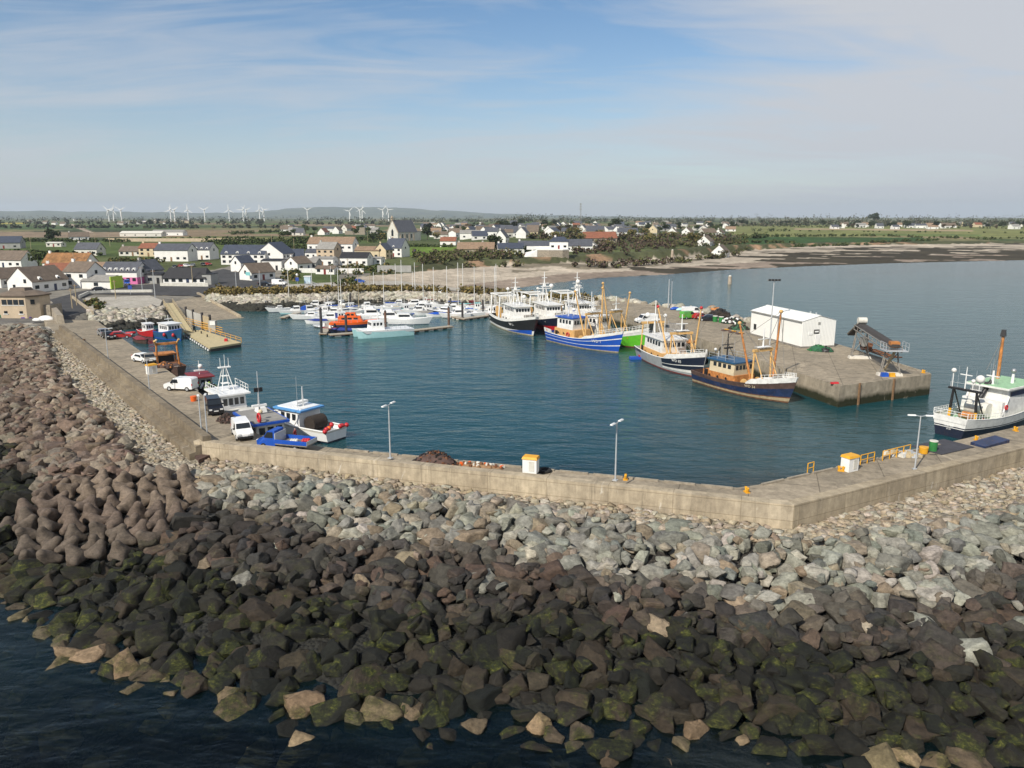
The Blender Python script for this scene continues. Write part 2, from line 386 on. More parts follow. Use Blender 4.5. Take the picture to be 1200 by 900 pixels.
# ---------------------------------------------------------------- distant hills
def build_hills():
    prof = [(-700, 247), (0, 249.5), (120, 249), (250, 250.5), (320, 248.5), (350, 245.5), (400, 243.6), (440, 243), (470, 244.5), (520, 247), (580, 250.5), (640, 252.5), (760, 254.2), (900, 256.5), (1000, 257), (1250, 257), (2000, 256.5)]
    us = np.linspace(-600, 1900, 320); vv = np.interp(us, [p[0] for p in prof], [p[1] for p in prof])
    R0, R1, R2 = 10500., 14000., 16500.
    an = np.arctan((us - 600) / F * 1.0)
    hs = 27 + (254 - vv) / F * 14000 / np.cos(an) + 6 * (vnoise(us, us * 0, 30, 2) - .5) * 4 + 7 * (vnoise(us, us * 0, 9, 4) - .5) * 2
    rows = []
    for f, r in ((0, R0), (.25, R0 + 900), (.5, 12300.), (.8, 13200.), (1, R1), (.4, R2)):
        z = 5 + (hs - 5) * f + (25 * (vnoise(us, us * 0 + r, 18, 7) - .5) * 4 * f * (1 - f) if 0 < f < 1 else 0)
        rows.append(np.stack([r * np.sin(an), r * np.cos(an), z], -1))
    n = len(us); V = np.concatenate(rows); fs = []
    for j in range(len(rows) - 1):
        for i in range(n - 1): fs.append((j * n + i, j * n + i + 1, (j + 1) * n + i + 1, (j + 1) * n + i))
    me = bpy.data.meshes.new('hills'); me.from_pydata(V.tolist(), [], fs); me.polygons.foreach_set('use_smooth', [True] * len(fs))
    m, nt, b = newmat('hills'); geo = nd(nt, 'ShaderNodeNewGeometry')
    f1 = noise_tex(nt, mapping(nt, geo.outputs['Position'], (1, .35, 3)), .004, 5, .6)
    nt.links.new(ramp(nt, f1, [(.35, (.035, .05, .025)), (.6, (.10, .11, .05))]), b.inputs['Base Color']); b.inputs['Roughness'].default_value = 1
    me.materials.append(m); o = bpy.data.objects.new('hills', me); COL.objects.link(o); tag(o, kind='structure')
build_hills()

# ---------------------------------------------------------------- water
def build_water():
    rs = [0.0, 40, 80, 160, 320, 640, 1280, 2560, 5120, 10000, 17500]
    mb = []; na = 48; V = [(0, 0, 0)]; fs = []
    for r in rs[1:]:
        for i in range(na):
            a = 2 * math.pi * i / na; V.append((r * math.sin(a), r * math.cos(a), 0))
    for i in range(na): fs.append((0, 1 + (i + 1) % na, 1 + i))
    for j in range(len(rs) - 2):
        o = 1 + j * na
        for i in range(na): fs.append((o + i, o + (i + 1) % na, o + na + (i + 1) % na, o + na + i))
    me = bpy.data.meshes.new('water'); me.from_pydata(V, [], [f[::-1] for f in fs])
    bm = bmesh.new(); bm.from_mesh(me); bmesh.ops.recalc_face_normals(bm, faces=bm.faces)
    if bm.faces[:][0].normal.z < 0: bmesh.ops.reverse_faces(bm, faces=bm.faces[:])
    bm.to_mesh(me); bm.free()
    m = bpy.data.materials.new('water'); m.use_nodes = True; nt = m.node_tree; nt.nodes.clear()
    out = nd(nt, 'ShaderNodeOutputMaterial'); geo = nd(nt, 'ShaderNodeNewGeometry'); P = geo.outputs['Position']
    w1 = noise_tex(nt, mapping(nt, P, (.35, .8, 1), (0, 0, .5)), 1.0, 4, .6, .4)
    w2 = noise_tex(nt, mapping(nt, P, (.12, .3, 1), (0, 0, -.3)), 1.0, 3, .55, .3)
    big = noise_tex(nt, mapping(nt, P, (.012, .03, 1), (0, 0, .2)), 1.0, 4, .6, .5)
    h = mth('ADD', mth('MULTIPLY', w1, .55, nt=nt), mth('MULTIPLY', w2, 1.1, nt=nt), nt=nt)
    bp = nd(nt, 'ShaderNodeBump'); bp.inputs['Strength'].default_value = 1.; bp.inputs['Distance'].default_value = .26
    nt.links.new(h, bp.inputs['Height'])
    gl = nd(nt, 'ShaderNodeBsdfGlossy'); gl.inputs['Color'].default_value = (.82, .85, .83, 1); gl.inputs['Roughness'].default_value = .12; nt.links.new(bp.outputs[0], gl.inputs['Normal'])
    df = nd(nt, 'ShaderNodeBsdfDiffuse')
    sep = nd(nt, 'ShaderNodeSeparateXYZ'); nt.links.new(P, sep.inputs[0])
    shal = ramp(nt, mth('DIVIDE', mth('ADD', mth('MULTIPLY', big, 120, nt=nt), sep.outputs[1], nt=nt), 520, nt=nt), [(.16, (.003, .005, .005)), (.22, (.005, .022, .027)), (.30, (.010, .064, .078)), (.55, (.018, .095, .108)), (.74, (.05, .115, .125)), (1., (.10, .14, .15))])
    wn = noise_tex(nt, mapping(nt, P, (.03, .07, 1), (0, 0, .15)), 1.0, 6, .7, .8)
    wy = ramp(nt, mth('DIVIDE', sep.outputs[1], 520, nt=nt), [(.60, 0.), (.72, 1.), (.95, 1.)])
    shal = mixc(nt, shal, (.035, .032, .028), mth('MULTIPLY', ramp(nt, wn, [(.5, 0.), (.6, .85)]), wy, nt=nt))
    nt.links.new(shal, df.inputs[0])
    tr = nd(nt, 'ShaderNodeBsdfTransparent'); tr.inputs[0].default_value = (.44, .52, .45, 1)
    mx = nd(nt, 'ShaderNodeMixShader'); nt.links.new(ramp(nt, mth('DIVIDE', sep.outputs[1], 520, nt=nt), [(.10, .62), (.16, .22)]), mx.inputs[0]); nt.links.new(df.outputs[0], mx.inputs[1]); nt.links.new(tr.outputs[0], mx.inputs[2])
    fr = nd(nt, 'ShaderNodeFresnel'); fr.inputs[0].default_value = 1.33; nt.links.new(bp.outputs[0], fr.inputs['Normal'])
    mx2 = nd(nt, 'ShaderNodeMixShader'); nt.links.new(fr.outputs[0], mx2.inputs[0]); nt.links.new(mx.outputs[0], mx2.inputs[1]); nt.links.new(gl.outputs[0], mx2.inputs[2])
    nt.links.new(mx2.outputs[0], out.inputs[0])
    me.materials.append(m); o = bpy.data.objects.new('water', me); COL.objects.link(o); tag(o, kind='structure')
build_water()
def build_seabed():
    V = [(17500 * math.sin(2 * math.pi * k / 48), 17500 * math.cos(2 * math.pi * k / 48), -4.6) for k in range(48)]
    me = bpy.data.meshes.new('seabed'); me.from_pydata(V, [], [list(range(47, -1, -1))]); m, nt, b = newmat('seabed')
    b.inputs['Base Color'].default_value = (.012, .016, .013, 1); b.inputs['Roughness'].default_value = 1; me.materials.append(m)
    o = bpy.data.objects.new('seabed', me); COL.objects.link(o); tag(o, kind='structure')
build_seabed()

# ---------------------------------------------------------------- air
def build_haze():
    mb = MB(); spec('haze', (1, 1, 1))
    m = bpy.data.materials.new('haze'); m.use_nodes = True; nt = m.node_tree; nt.nodes.clear(); MATS['haze'] = m
    out = nd(nt, 'ShaderNodeOutputMaterial'); v = nd(nt, 'ShaderNodeVolumePrincipled')
    v.inputs['Color'].default_value = (.78, .90, 1., 1); v.inputs['Density'].default_value = 6e-5; v.inputs['Anisotropy'].default_value = .1
    nt.links.new(v.outputs[0], out.inputs['Volume'])
    mb.box((0, 0, 150), (38000, 38000, 312), 'haze'); o = mb.build('haze', kind='stuff')
    return o
build_haze()
# ---------------------------------------------------------------- breakwater
WL = [(-175, 171), (-100, 168), (-32.5, 77.5), (23.1, 60.3), (52.7, 77.0), (95, 100.2)]    # outer foot of the sea wall
def seg_s(x, y):
    """distance seaward of the wall line, index of the nearest stretch and position along it"""
    best = (1e9, 0, 0)
    for i, ((ax, ay), (bx, by)) in enumerate(zip(WL[:-1], WL[1:])):
        dx, dy = bx - ax, by - ay; L2 = dx * dx + dy * dy
        t = max(0, min(1, ((x - ax) * dx + (y - ay) * dy) / L2))
        d = math.hypot(x - ax - t * dx, y - ay - t * dy)
        side = dx * (y - ay) - dy * (x - ax)
        if d < abs(best[0]): best = (d if side < 0 else -d, i, t)
    return best
def gravel_w(i, t):
    return (1.0, 1.0 + 4.2 * min(1, t * 2.2), 5.2 - 2.4 * min(1, t * 4), 2.8 + 6.5 * t, 9.3)[i]
def base_z(i, t):
    return (3.0, 3.0 - .5 * t, 2.5 - .7 * t, 1.8 - .05 * t, 1.75)[i]
def hb(x, y, s=None, i=None, t=None):
    if s is None: s, i, t = seg_s(x, y)
    g = gravel_w(i, t); b = base_z(i, t)
    if s < g: return b
    crest = b + (.5 if i < 2 else .25)
    if s < g + 3: return b + (crest - b) * min(1, (s - g) / 1.2)
    e = (25.5, 26.0 - .8 * t, float(np.interp(t, (0, .12, .25, .5, .73, .96), (25., 27.2, 30.2, 31.4, 29.6, 26.6))), 26. - 2 * min(1, t * 2), 24.)[i]
    k = (s - g - 3) / (e - g - 3)
    if k < 1: return crest * (1 - k ** 1.15) - .25 * k
    return -.25 - (s - e) * .3
def offset(line, d):
    """polyline moved d to its right (seaward)"""
    r = []
    for k, p in enumerate(line):
        ns = []
        for a, b in ((k - 1, k), (k, k + 1)):
            if a < 0 or b >= len(line): continue
            v = Vector((line[b][0] - line[a][0], line[b][1] - line[a][1])).normalized(); ns.append(Vector((v.y, -v.x)))
        n = sum(ns, Vector((0, 0))).normalized(); c = n.dot(ns[0])
        r.append((p[0] + n.x * d / c, p[1] + n.y * d / c))
    return r

# rubble core and gravel under the boulders: one embankment sheet
def build_embankment():
    xs = np.arange(-180, 100, 1.0); ys = np.arange(14, 200, 1.0); idx = {}; V = []; fs = []
    cell = {}
    for ix, x in enumerate(xs):
        for iy, y in enumerate(ys):
            s, i, t = seg_s(x, y)
            if -2.0 < s < 40:
                z = hb(x, y, max(s, 0), i, t)
                g = gravel_w(i, t)
                z -= .40 * max(0, min(1, (s - g - .3) / 1.5)) * (1 if s < 18 else max(.2, 1 - (s - 18) / 8))
                z += .25 * (mnoise.noise((x * .35, y * .35, 0)))
                if s > 36: z -= (s - 36) * 2
                cell[ix, iy] = len(V); V.append((x, y, z))
    for (ix, iy), k in cell.items():
        q = [cell.get((ix + a, iy + b)) for a, b in ((0, 0), (1, 0), (1, 1), (0, 1))]
        if None not in q: fs.append(q)
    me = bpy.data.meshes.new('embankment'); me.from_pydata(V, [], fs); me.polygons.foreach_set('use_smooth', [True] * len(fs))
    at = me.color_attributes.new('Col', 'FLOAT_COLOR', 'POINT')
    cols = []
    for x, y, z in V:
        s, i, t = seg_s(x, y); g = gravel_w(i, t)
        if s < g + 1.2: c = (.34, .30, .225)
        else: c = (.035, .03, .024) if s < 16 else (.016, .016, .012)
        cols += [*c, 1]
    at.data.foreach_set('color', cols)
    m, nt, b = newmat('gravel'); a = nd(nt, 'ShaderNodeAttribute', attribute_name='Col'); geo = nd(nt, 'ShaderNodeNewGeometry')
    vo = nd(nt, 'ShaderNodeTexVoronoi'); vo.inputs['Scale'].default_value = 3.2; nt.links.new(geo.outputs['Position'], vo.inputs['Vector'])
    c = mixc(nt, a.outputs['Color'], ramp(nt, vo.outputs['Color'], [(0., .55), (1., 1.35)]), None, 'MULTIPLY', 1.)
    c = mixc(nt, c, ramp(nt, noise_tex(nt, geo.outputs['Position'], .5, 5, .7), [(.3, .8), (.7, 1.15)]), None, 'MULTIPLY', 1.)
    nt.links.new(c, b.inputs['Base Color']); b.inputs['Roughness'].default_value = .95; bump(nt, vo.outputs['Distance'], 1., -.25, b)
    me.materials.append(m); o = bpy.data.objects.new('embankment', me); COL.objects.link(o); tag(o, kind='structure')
build_embankment()

# ---------------------------------------------------------------- rock shapes
def rock_variant(seed, rough=.05, pts=15, cuts=1):
    r = random.Random(seed); bm = bmesh.new()
    # a quarried block: a box trimmed by random planes
    q = Vector((r.uniform(.8, 1.1), r.uniform(.75, 1.), r.uniform(.7, 1.)))
    P = [Vector((x * q.x, y * q.y, z * q.z)) for x in (-1, 1) for y in (-1, 1) for z in (-1, 1)]
    for k in range(5 if pts < 10 else 6 + pts % 5):
        bm.clear(); bv = [bm.verts.new(p) for p in P]; bmesh.ops.convex_hull(bm, input=bv)
        n = Vector((r.gauss(0, 1), r.gauss(0, 1), r.gauss(0, 1))).normalized()
        ext = max(p.dot(n) for p in P)
        bmesh.ops.bisect_plane(bm, geom=bm.verts[:] + bm.edges[:] + bm.faces[:], plane_co=n * (ext * r.uniform(.55, .78)), plane_no=n, clear_outer=True)
        P = [v.co.copy() for v in bm.verts]
    bm.clear(); P = [p * .98 for p in P]; bv = [bm.verts.new(p) for p in P]; bmesh.ops.convex_hull(bm, input=bv)
    bmesh.ops.remove_doubles(bm, verts=bm.verts, dist=.06)
    for v in [v for v in bm.verts if not v.link_faces]: bm.verts.remove(v)
    if cuts:
        for lev in range(cuts):
            bmesh.ops.subdivide_edges(bm, edges=bm.edges[:], cuts=1, use_grid_fill=True)
            bmesh.ops.triangulate(bm, faces=bm.faces)
            bmesh.ops.smooth_vert(bm, verts=bm.verts, factor=.05, use_axis_x=True, use_axis_y=True, use_axis_z=True)
        o = Vector((seed * 3.1, seed * .7, 0)); st = Vector((r.gauss(0, 1), r.gauss(0, 1), r.gauss(0, 1))).normalized()
        for v in bm.verts:
            p = v.co * 1.7 + o; d = mnoise.noise_vector(p) * rough * 1.3
            if cuts > 1:
                d += mnoise.noise_vector(v.co * 4.6 + o) * rough * .75
                k = v.co.dot(st) * 3.2 + mnoise.noise(v.co * 1.2 + o) * 1.5; d += v.co.normalized() * (abs((k % 1.) - .5) - .25) * .10      # bedding planes broken into ledges
            v.co += d
    bm.normal_update(); bm.verts.index_update()
    V = np.array([v.co[:] for v in bm.verts]); Fc = [[v.index for v in f.verts] for f in bm.faces]; bm.free()
    return V, Fc
BIG = [rock_variant(k, .05, 10 + k % 7) for k in range(24)]
FINE = [rock_variant(40 + k, .055, 11 + k % 7, 2) for k in range(26)]
SMALL = [rock_variant(100 + k, 0, 9, 0) for k in range(8)]
def rock_mat():
    m, nt, b = newmat('boulder_stone'); a = nd(nt, 'ShaderNodeAttribute', attribute_name='Col'); geo = nd(nt, 'ShaderNodeNewGeometry'); P = geo.outputs['Position']
    n1 = noise_tex(nt, P, 1.6, 6, .7); n2 = noise_tex(nt, mapping(nt, P, (1, 1, 2.4), (.5, .3, 0)), 3.4, 6, .75); n3 = noise_tex(nt, P, .9, 4, .6)
    c = mixc(nt, a.outputs['Color'], ramp(nt, n1, [(.3, .55), (.5, .98), (.72, 1.4)]), None, 'MULTIPLY', 1.)
    c = mixc(nt, c, ramp(nt, n2, [(.3, .6), (.7, 1.28)]), None, 'MULTIPLY', 1.)
    alg = mth('MULTIPLY', a.outputs['Alpha'], ramp(nt, n3, [(.47, 0.), (.6, 1.)]), nt=nt)
    gcol = ramp(nt, n2, [(.34, (.010, .013, .005)), (.52, (.034, .040, .009)), (.70, (.15, .15, .028))])
    c = mixc(nt, c, gcol, alg)
    nt.links.new(c, b.inputs['Base Color']); b.inputs['Roughness'].default_value = .82; b.inputs['Specular IOR Level'].default_value = .3
    bump(nt, n2, .75, .16, b); MATS['boulder_stone'] = m; SPEC['boulder_stone'] = None; return m
rock_mat()
def rand_rot(r):
    from mathutils import Euler
    return np.array(Euler((r.uniform(0, 6.283), math.acos(r.uniform(-1, 1)), r.uniform(0, 6.283))).to_matrix())
def mesh_from(V, Fc, C, name, mat):
    me = bpy.data.meshes.new(name)
    if len({len(f) for f in Fc[:50]}) == 1 and len(Fc[0]) == 3:
        L_ = np.asarray(Fc, dtype=np.int32).ravel(); n = len(Fc)
        me.vertices.add(len(V)); me.vertices.foreach_set('co', np.asarray(V, dtype=np.float32).ravel())
        me.loops.add(3 * n); me.loops.foreach_set('vertex_index', L_); me.polygons.add(n)
        me.polygons.foreach_set('loop_start', np.arange(0, 3 * n, 3, dtype=np.int32)); me.update(calc_edges=True); me.validate()
    else: me.from_pydata(V.tolist() if hasattr(V, 'tolist') else V, [], Fc)
    at = me.color_attributes.new('Col', 'FLOAT_COLOR', 'POINT'); at.data.foreach_set('color', np.asarray(C, dtype=np.float32).ravel())
    me.materials.append(M(mat)); me.update(); return me
class Heap:
    def __init__(s): s.V = []; s.F = []; s.C = []; s.n = 0
    def add(s, V, Fc, col):
        s.V.append(V); s.F.extend((np.asarray(Fc) + s.n).tolist() if len(Fc[0]) == 3 else [[k + s.n for k in f] for f in Fc]); s.C.append(np.tile(np.array(col, float), (len(V), 1))); s.n += len(V)
    def build(s, name, mat, **kw):
        me = mesh_from(np.concatenate(s.V), s.F, np.concatenate(s.C), name, mat); o = bpy.data.objects.new(name, me); COL.objects.link(o)
        return tag(o, **kw)

PALE = [(.25, .245, .20), (.31, .295, .24), (.215, .215, .178), (.28, .24, .175), (.185, .19, .162), (.36, .335, .275), (.23, .18, .125), (.155, .15, .125), (.27, .265, .22)]
LEFTB = [(.20, .145, .105), (.24, .18, .13), (.165, .118, .087), (.23, .195, .15), (.135, .098, .072), (.28, .23, .175), (.18, .125, .095)]
DARK = [(.048, .039, .031), (.064, .050, .039), (.034, .030, .026), (.080, .062, .047), (.052, .046, .038), (.088, .060, .044), (.04, .038, .035)]
WETA = [(.011, .011, .008), (.016, .014, .010), (.02, .018, .013), (.009, .010, .007), (.04, .031, .02)]
TANW = [(.185, .14, .08), (.15, .12, .07), (.21, .15, .09)]
def tint(c, r, k=.14):
    f = 1 + r.uniform(-k, k); return tuple(max(.005, x * f * (1 + r.uniform(-.04, .04))) for x in c)
def in_tetra(u, v):
    return bool(inside(np.array([u]), np.array([v]), TETRA_PX)[0])
TETRA_PX = [(8, 600), (80, 566), (150, 556), (225, 553), (236, 590), (205, 618), (165, 640), (110, 662), (40, 668), (5, 645)]
def zone(s, i, t, x, y, r):
    n = mnoise.noise((x * .16, y * .16, 3.)) * 3.2
    if i <= 1:
        near = max(0, min(1, (y - 75) / 60))      # further along the left arm the stone dries paler
        a, b, c = 4.6, 15.5 + 4 * near, 24.8
    else:
        e = float(np.interp(t, (0, .12, .25, .5, .73, .96), (25., 27.2, 30.2, 31.4, 29.6, 26.6))) if i == 2 else 25.
        a, b, c = 12.0, e * .67, e + 1.2
        if i == 2: a -= 3.2 * max(0, 1 - t * 2.4)
        if i >= 3: a += 1; b += 1.5
    q = s + n
    if q < a:
        if i <= 1 and r.random() < .35: return 'brown', tint(r.choice(LEFTB), r), 0
        return 'pale', tint(r.choice(PALE), r), 0
    if q < b:
        if i <= 1: return 'brown', tint(tuple(p * (1 - .45 * max(0, (q - 8) / 10)) for p in r.choice(LEFTB)), r), 0
        if r.random() < .05: return 'pale', tint(r.choice(PALE), r), 0
        k = max(0, 1 - (q - a) / 3.0)
        c0 = r.choice(DARK); c1 = r.choice(PALE)
        return 'dark', tint(tuple(p * (1 - .35 * k) + w * .35 * k for p, w in zip(c0, c1)), r), .25 if q > b - 3 else 0
    if s + n * .35 > c - 2.4 and r.random() < .62: return 'tide', tint(r.choice(TANW + [(.10, .075, .045), (.07, .055, .035), (.12, .10, .06)]), r, .25), r.choice((0, .4, .6, .8))
    if q < c: return 'weed', tint(r.choice(WETA), r), r.choice((0, .3, .6, .9, 1.))
    return 'tide', tint(r.choice(TANW + TANW + WETA + [(.10, .075, .045), (.13, .10, .06)]), r, .2), r.choice((0, .5, .2, .8))

def gen_boulders():
    r = random.Random(5); L = []
    sp = 1.46; row = 0; y = 12.0
    while y < 200:
        x = -180 + (sp / 2 if row % 2 else 0)
        while x < 98:
            px, py = x + r.uniform(-.42, .42), y + r.uniform(-.42, .42); x += sp
            s, i, t = seg_s(px, py)
            if s < gravel_w(i, t) + .2 or s > 36: continue
            zz = hb(px, py, s, i, t)
            if zz < -.35 and r.random() < .12 + (-zz) / 4.2: continue
            if i == 0 and t < .2: continue
            z = hb(px, py, s, i, t); u, v, d = PJ(px, py, z)
            if d < 5 or u < -45 or u > 1245 or v > 945: continue
            if in_tetra(u, v) and s < 22: continue
            rr = r.choice((.5, .62, .72, .8, .86, .94, 1.05, 1.2)) * r.uniform(.9, 1.1)
            L.append((px, py, z, s, i, t, rr, u, v, d))
        y += sp * .86; row += 1
    # a second, loose layer of stones that lie on and between the others
    for k in range(2000):
        p = L[r.randrange(len(L))]
        px, py = p[0] + r.uniform(-1, 1), p[1] + r.uniform(-1, 1); s, i, t = seg_s(px, py)
        if s < gravel_w(i, t) + .6 or s > 24: continue
        z = hb(px, py, s, i, t) + .55; u, v, d = PJ(px, py, z)
        if in_tetra(u, v): continue
        L.append((px, py, z, s, i, t, r.uniform(.3, .7), u, v, d))
    return L
ROCKS = gen_boulders()
def build_boulders():
    r = random.Random(9)
    vis = [k for k, p in enumerate(ROCKS) if 5 < p[7] < 1195 and p[8] < 890 and p[2] > .1]
    vis.sort(key=lambda k: -ROCKS[k][6] / ROCKS[k][9])
    single = set(vis[:300]); heap = Heap()
    lab = {'pale': ('pale grey-green angular boulder lying dry on the upper slope below the concrete sea wall', 'dry pale boulders on the upper sea slope'),
           'brown': ('reddish brown boulder on the slope left of the concrete armour units', 'brown boulders on the left slope'),
           'dark': ('dark brown tide-stained boulder on the middle of the sea slope', 'dark boulders on the middle slope'),
           'weed': ('blackish wet boulder with green weed low on the sea slope', 'weed-covered boulders on the lower slope'),
           'tide': ('tan or blackish boulder at the water line at the foot of the slope', 'boulders at the water line')}
    for k, (x, y, z, s, i, t, rr, u, v, d) in enumerate(ROCKS):
        V, Fc = FINE[r.randrange(len(FINE))] if rr * F / d > 7 else BIG[r.randrange(len(BIG))]
        zn, col, alg = zone(s, i, t, x, y, r)
        sc = np.array([rr * r.uniform(.95, 1.35), rr * r.uniform(.8, 1.05), rr * r.uniform(.62, .85)])
        ra = r.uniform(0, 6.28); R1 = np.array(Matrix.Rotation(ra, 3, 'Z') @ Matrix.Rotation(r.uniform(-.45, .45), 3, 'X') @ Matrix.Rotation(r.uniform(-.4, .4), 3, 'Y'))
        W = ((V @ rand_rot(r).T) * sc) @ R1.T
        c = (*col, alg)
        if k in single:
            me = mesh_from(W, Fc, np.tile(np.array(c), (len(W), 1)), 'boulder', 'boulder_stone')
            o = bpy.data.objects.new('boulder', me); COL.objects.link(o); o.location = (x, y, z - .05 * rr)
            tag(o, lab[zn][0], 'boulder', lab[zn][1])
        else: heap.add(W + np.array((x, y, z - .05 * rr)), Fc, c)
    heap.build('boulders', 'boulder_stone', kind='stuff')
build_boulders()

def build_gravel():
    r = random.Random(3); heap = Heap(); n = 0
    while n < 9000:
        i = r.choices((1, 2, 3, 4), (5, 3, 4, 1))[0]; t = r.random()
        (ax, ay), (bx, by) = WL[i], WL[i + 1]; g = gravel_w(i, t)
        dx, dy = bx - ax, by - ay; L = math.hypot(dx, dy); s = r.uniform(.1, g + 1.6)
        x, y = ax + dx * t + dy / L * s, ay + dy * t - dx / L * s
        ss, ii, tt = seg_s(x, y)
        if ss < .1 or ss > gravel_w(ii, tt) + 1.6: continue
        u, v, d = PJ(x, y, 2.)
        if u < -10 or u > 1215: n += 1; continue
        if i == 1 and t < .18: n += 1; continue
        rr = r.choice((.1, .13, .16, .2, .26, .34)) * (1.3 if ss > g - .6 else 1) * (.72 if ii == 1 else 1)
        V, Fc = SMALL[r.randrange(8)]
        W = ((V @ rand_rot(r).T) * np.array([rr * 1.2, rr, rr * .7]))
        z = hb(x, y, ss, ii, tt) + .25 * (mnoise.noise((x * .35, y * .35, 0)))
        heap.add(W + np.array((x, y, z + rr * .15)), Fc, (*tint(r.choice([(.36, .30, .215), (.40, .34, .25), (.29, .25, .19), (.33, .265, .18), (.42, .38, .31)]), r), 0)); n += 1
    heap.build('gravel_stones', 'boulder_stone', kind='stuff')
build_gravel()

# ---------------------------------------------------------------- concrete armour units (four stubby legs)
def armour_mesh():
    bm = bmesh.new()
    dirs = [Vector((0, 0, 1)), Vector((.943, 0, -.333)), Vector((-.471, .816, -.333)), Vector((-.471, -.816, -.333))]
    me = bpy.data.meshes.new('sk'); me.from_pydata([(0, 0, 0)] + [tuple(d * .85) for d in dirs] + [tuple(d * 1.5) for d in dirs], [(0, i) for i in range(1, 5)] + [(i, i + 4) for i in range(1, 5)], [])
    o = bpy.data.objects.new('sk', me); COL.objects.link(o)
    o.modifiers.new('s', 'SKIN'); sv = me.skin_vertices[0].data
    for k in range(9): sv[k].radius = ((.50,) * 2 if k == 0 else (.47,) * 2 if k < 5 else (.42,) * 2)
    sv[0].use_root = True
    sb = o.modifiers.new('b', 'SUBSURF'); sb.levels = 2
    dg = bpy.context.evaluated_depsgraph_get(); ev = o.evaluated_get(dg); m2 = bpy.data.meshes.new_from_object(ev)
    bpy.data.objects.remove(o)
    V = np.array([v.co[:] for v in m2.vertices]); Fc = [list(p.vertices) for p in m2.polygons]; bpy.data.meshes.remove(m2)
    return V, Fc
def build_armour():
    V, Fc = armour_mesh(); r = random.Random(21); y = 40.; row = 0; sp = 1.9; meshes = []
    for c in [(.17, .13, .095), (.14, .105, .08), (.20, .155, .115), (.12, .095, .072)]:
        me = mesh_from(V, Fc, np.tile(np.array((*c, 0.)), (len(V), 1)), 'armour_unit', 'boulder_stone'); me.polygons.foreach_set('use_smooth', [True] * len(Fc)); meshes.append(me)
    pts = []
    while y < 90:
        x = -75. + (sp / 2 if row % 2 else 0)
        while x < -15:
            px, py = x + r.uniform(-.35, .35), y + r.uniform(-.35, .35); x += sp
            s, i, t = seg_s(px, py); z = hb(px, py) + .25; u, v, d = PJ(px, py, z)
            if s < gravel_w(i, t) + .4 or not in_tetra(u, v): continue
            pts.append((px, py, z, s))
        y += sp * .8; row += 1
    for px, py, z, s in pts:
        dk = 3 if s > 17 else (1 if s > 13 else r.choice((0, 2, 0)))
        o = bpy.data.objects.new('armour_unit', meshes[dk]); COL.objects.link(o); o.location = (px, py, z)
        o.rotation_euler = (r.uniform(-.7, .7), r.uniform(-.7, .7), r.uniform(0, 6.28)); k = r.uniform(.74, .88); o.scale = (k, k, k)
        tag(o, 'brown four-legged concrete armour unit heaped on the left corner of the breakwater', 'armour unit', 'four-legged concrete armour units at the left corner')
build_armour()
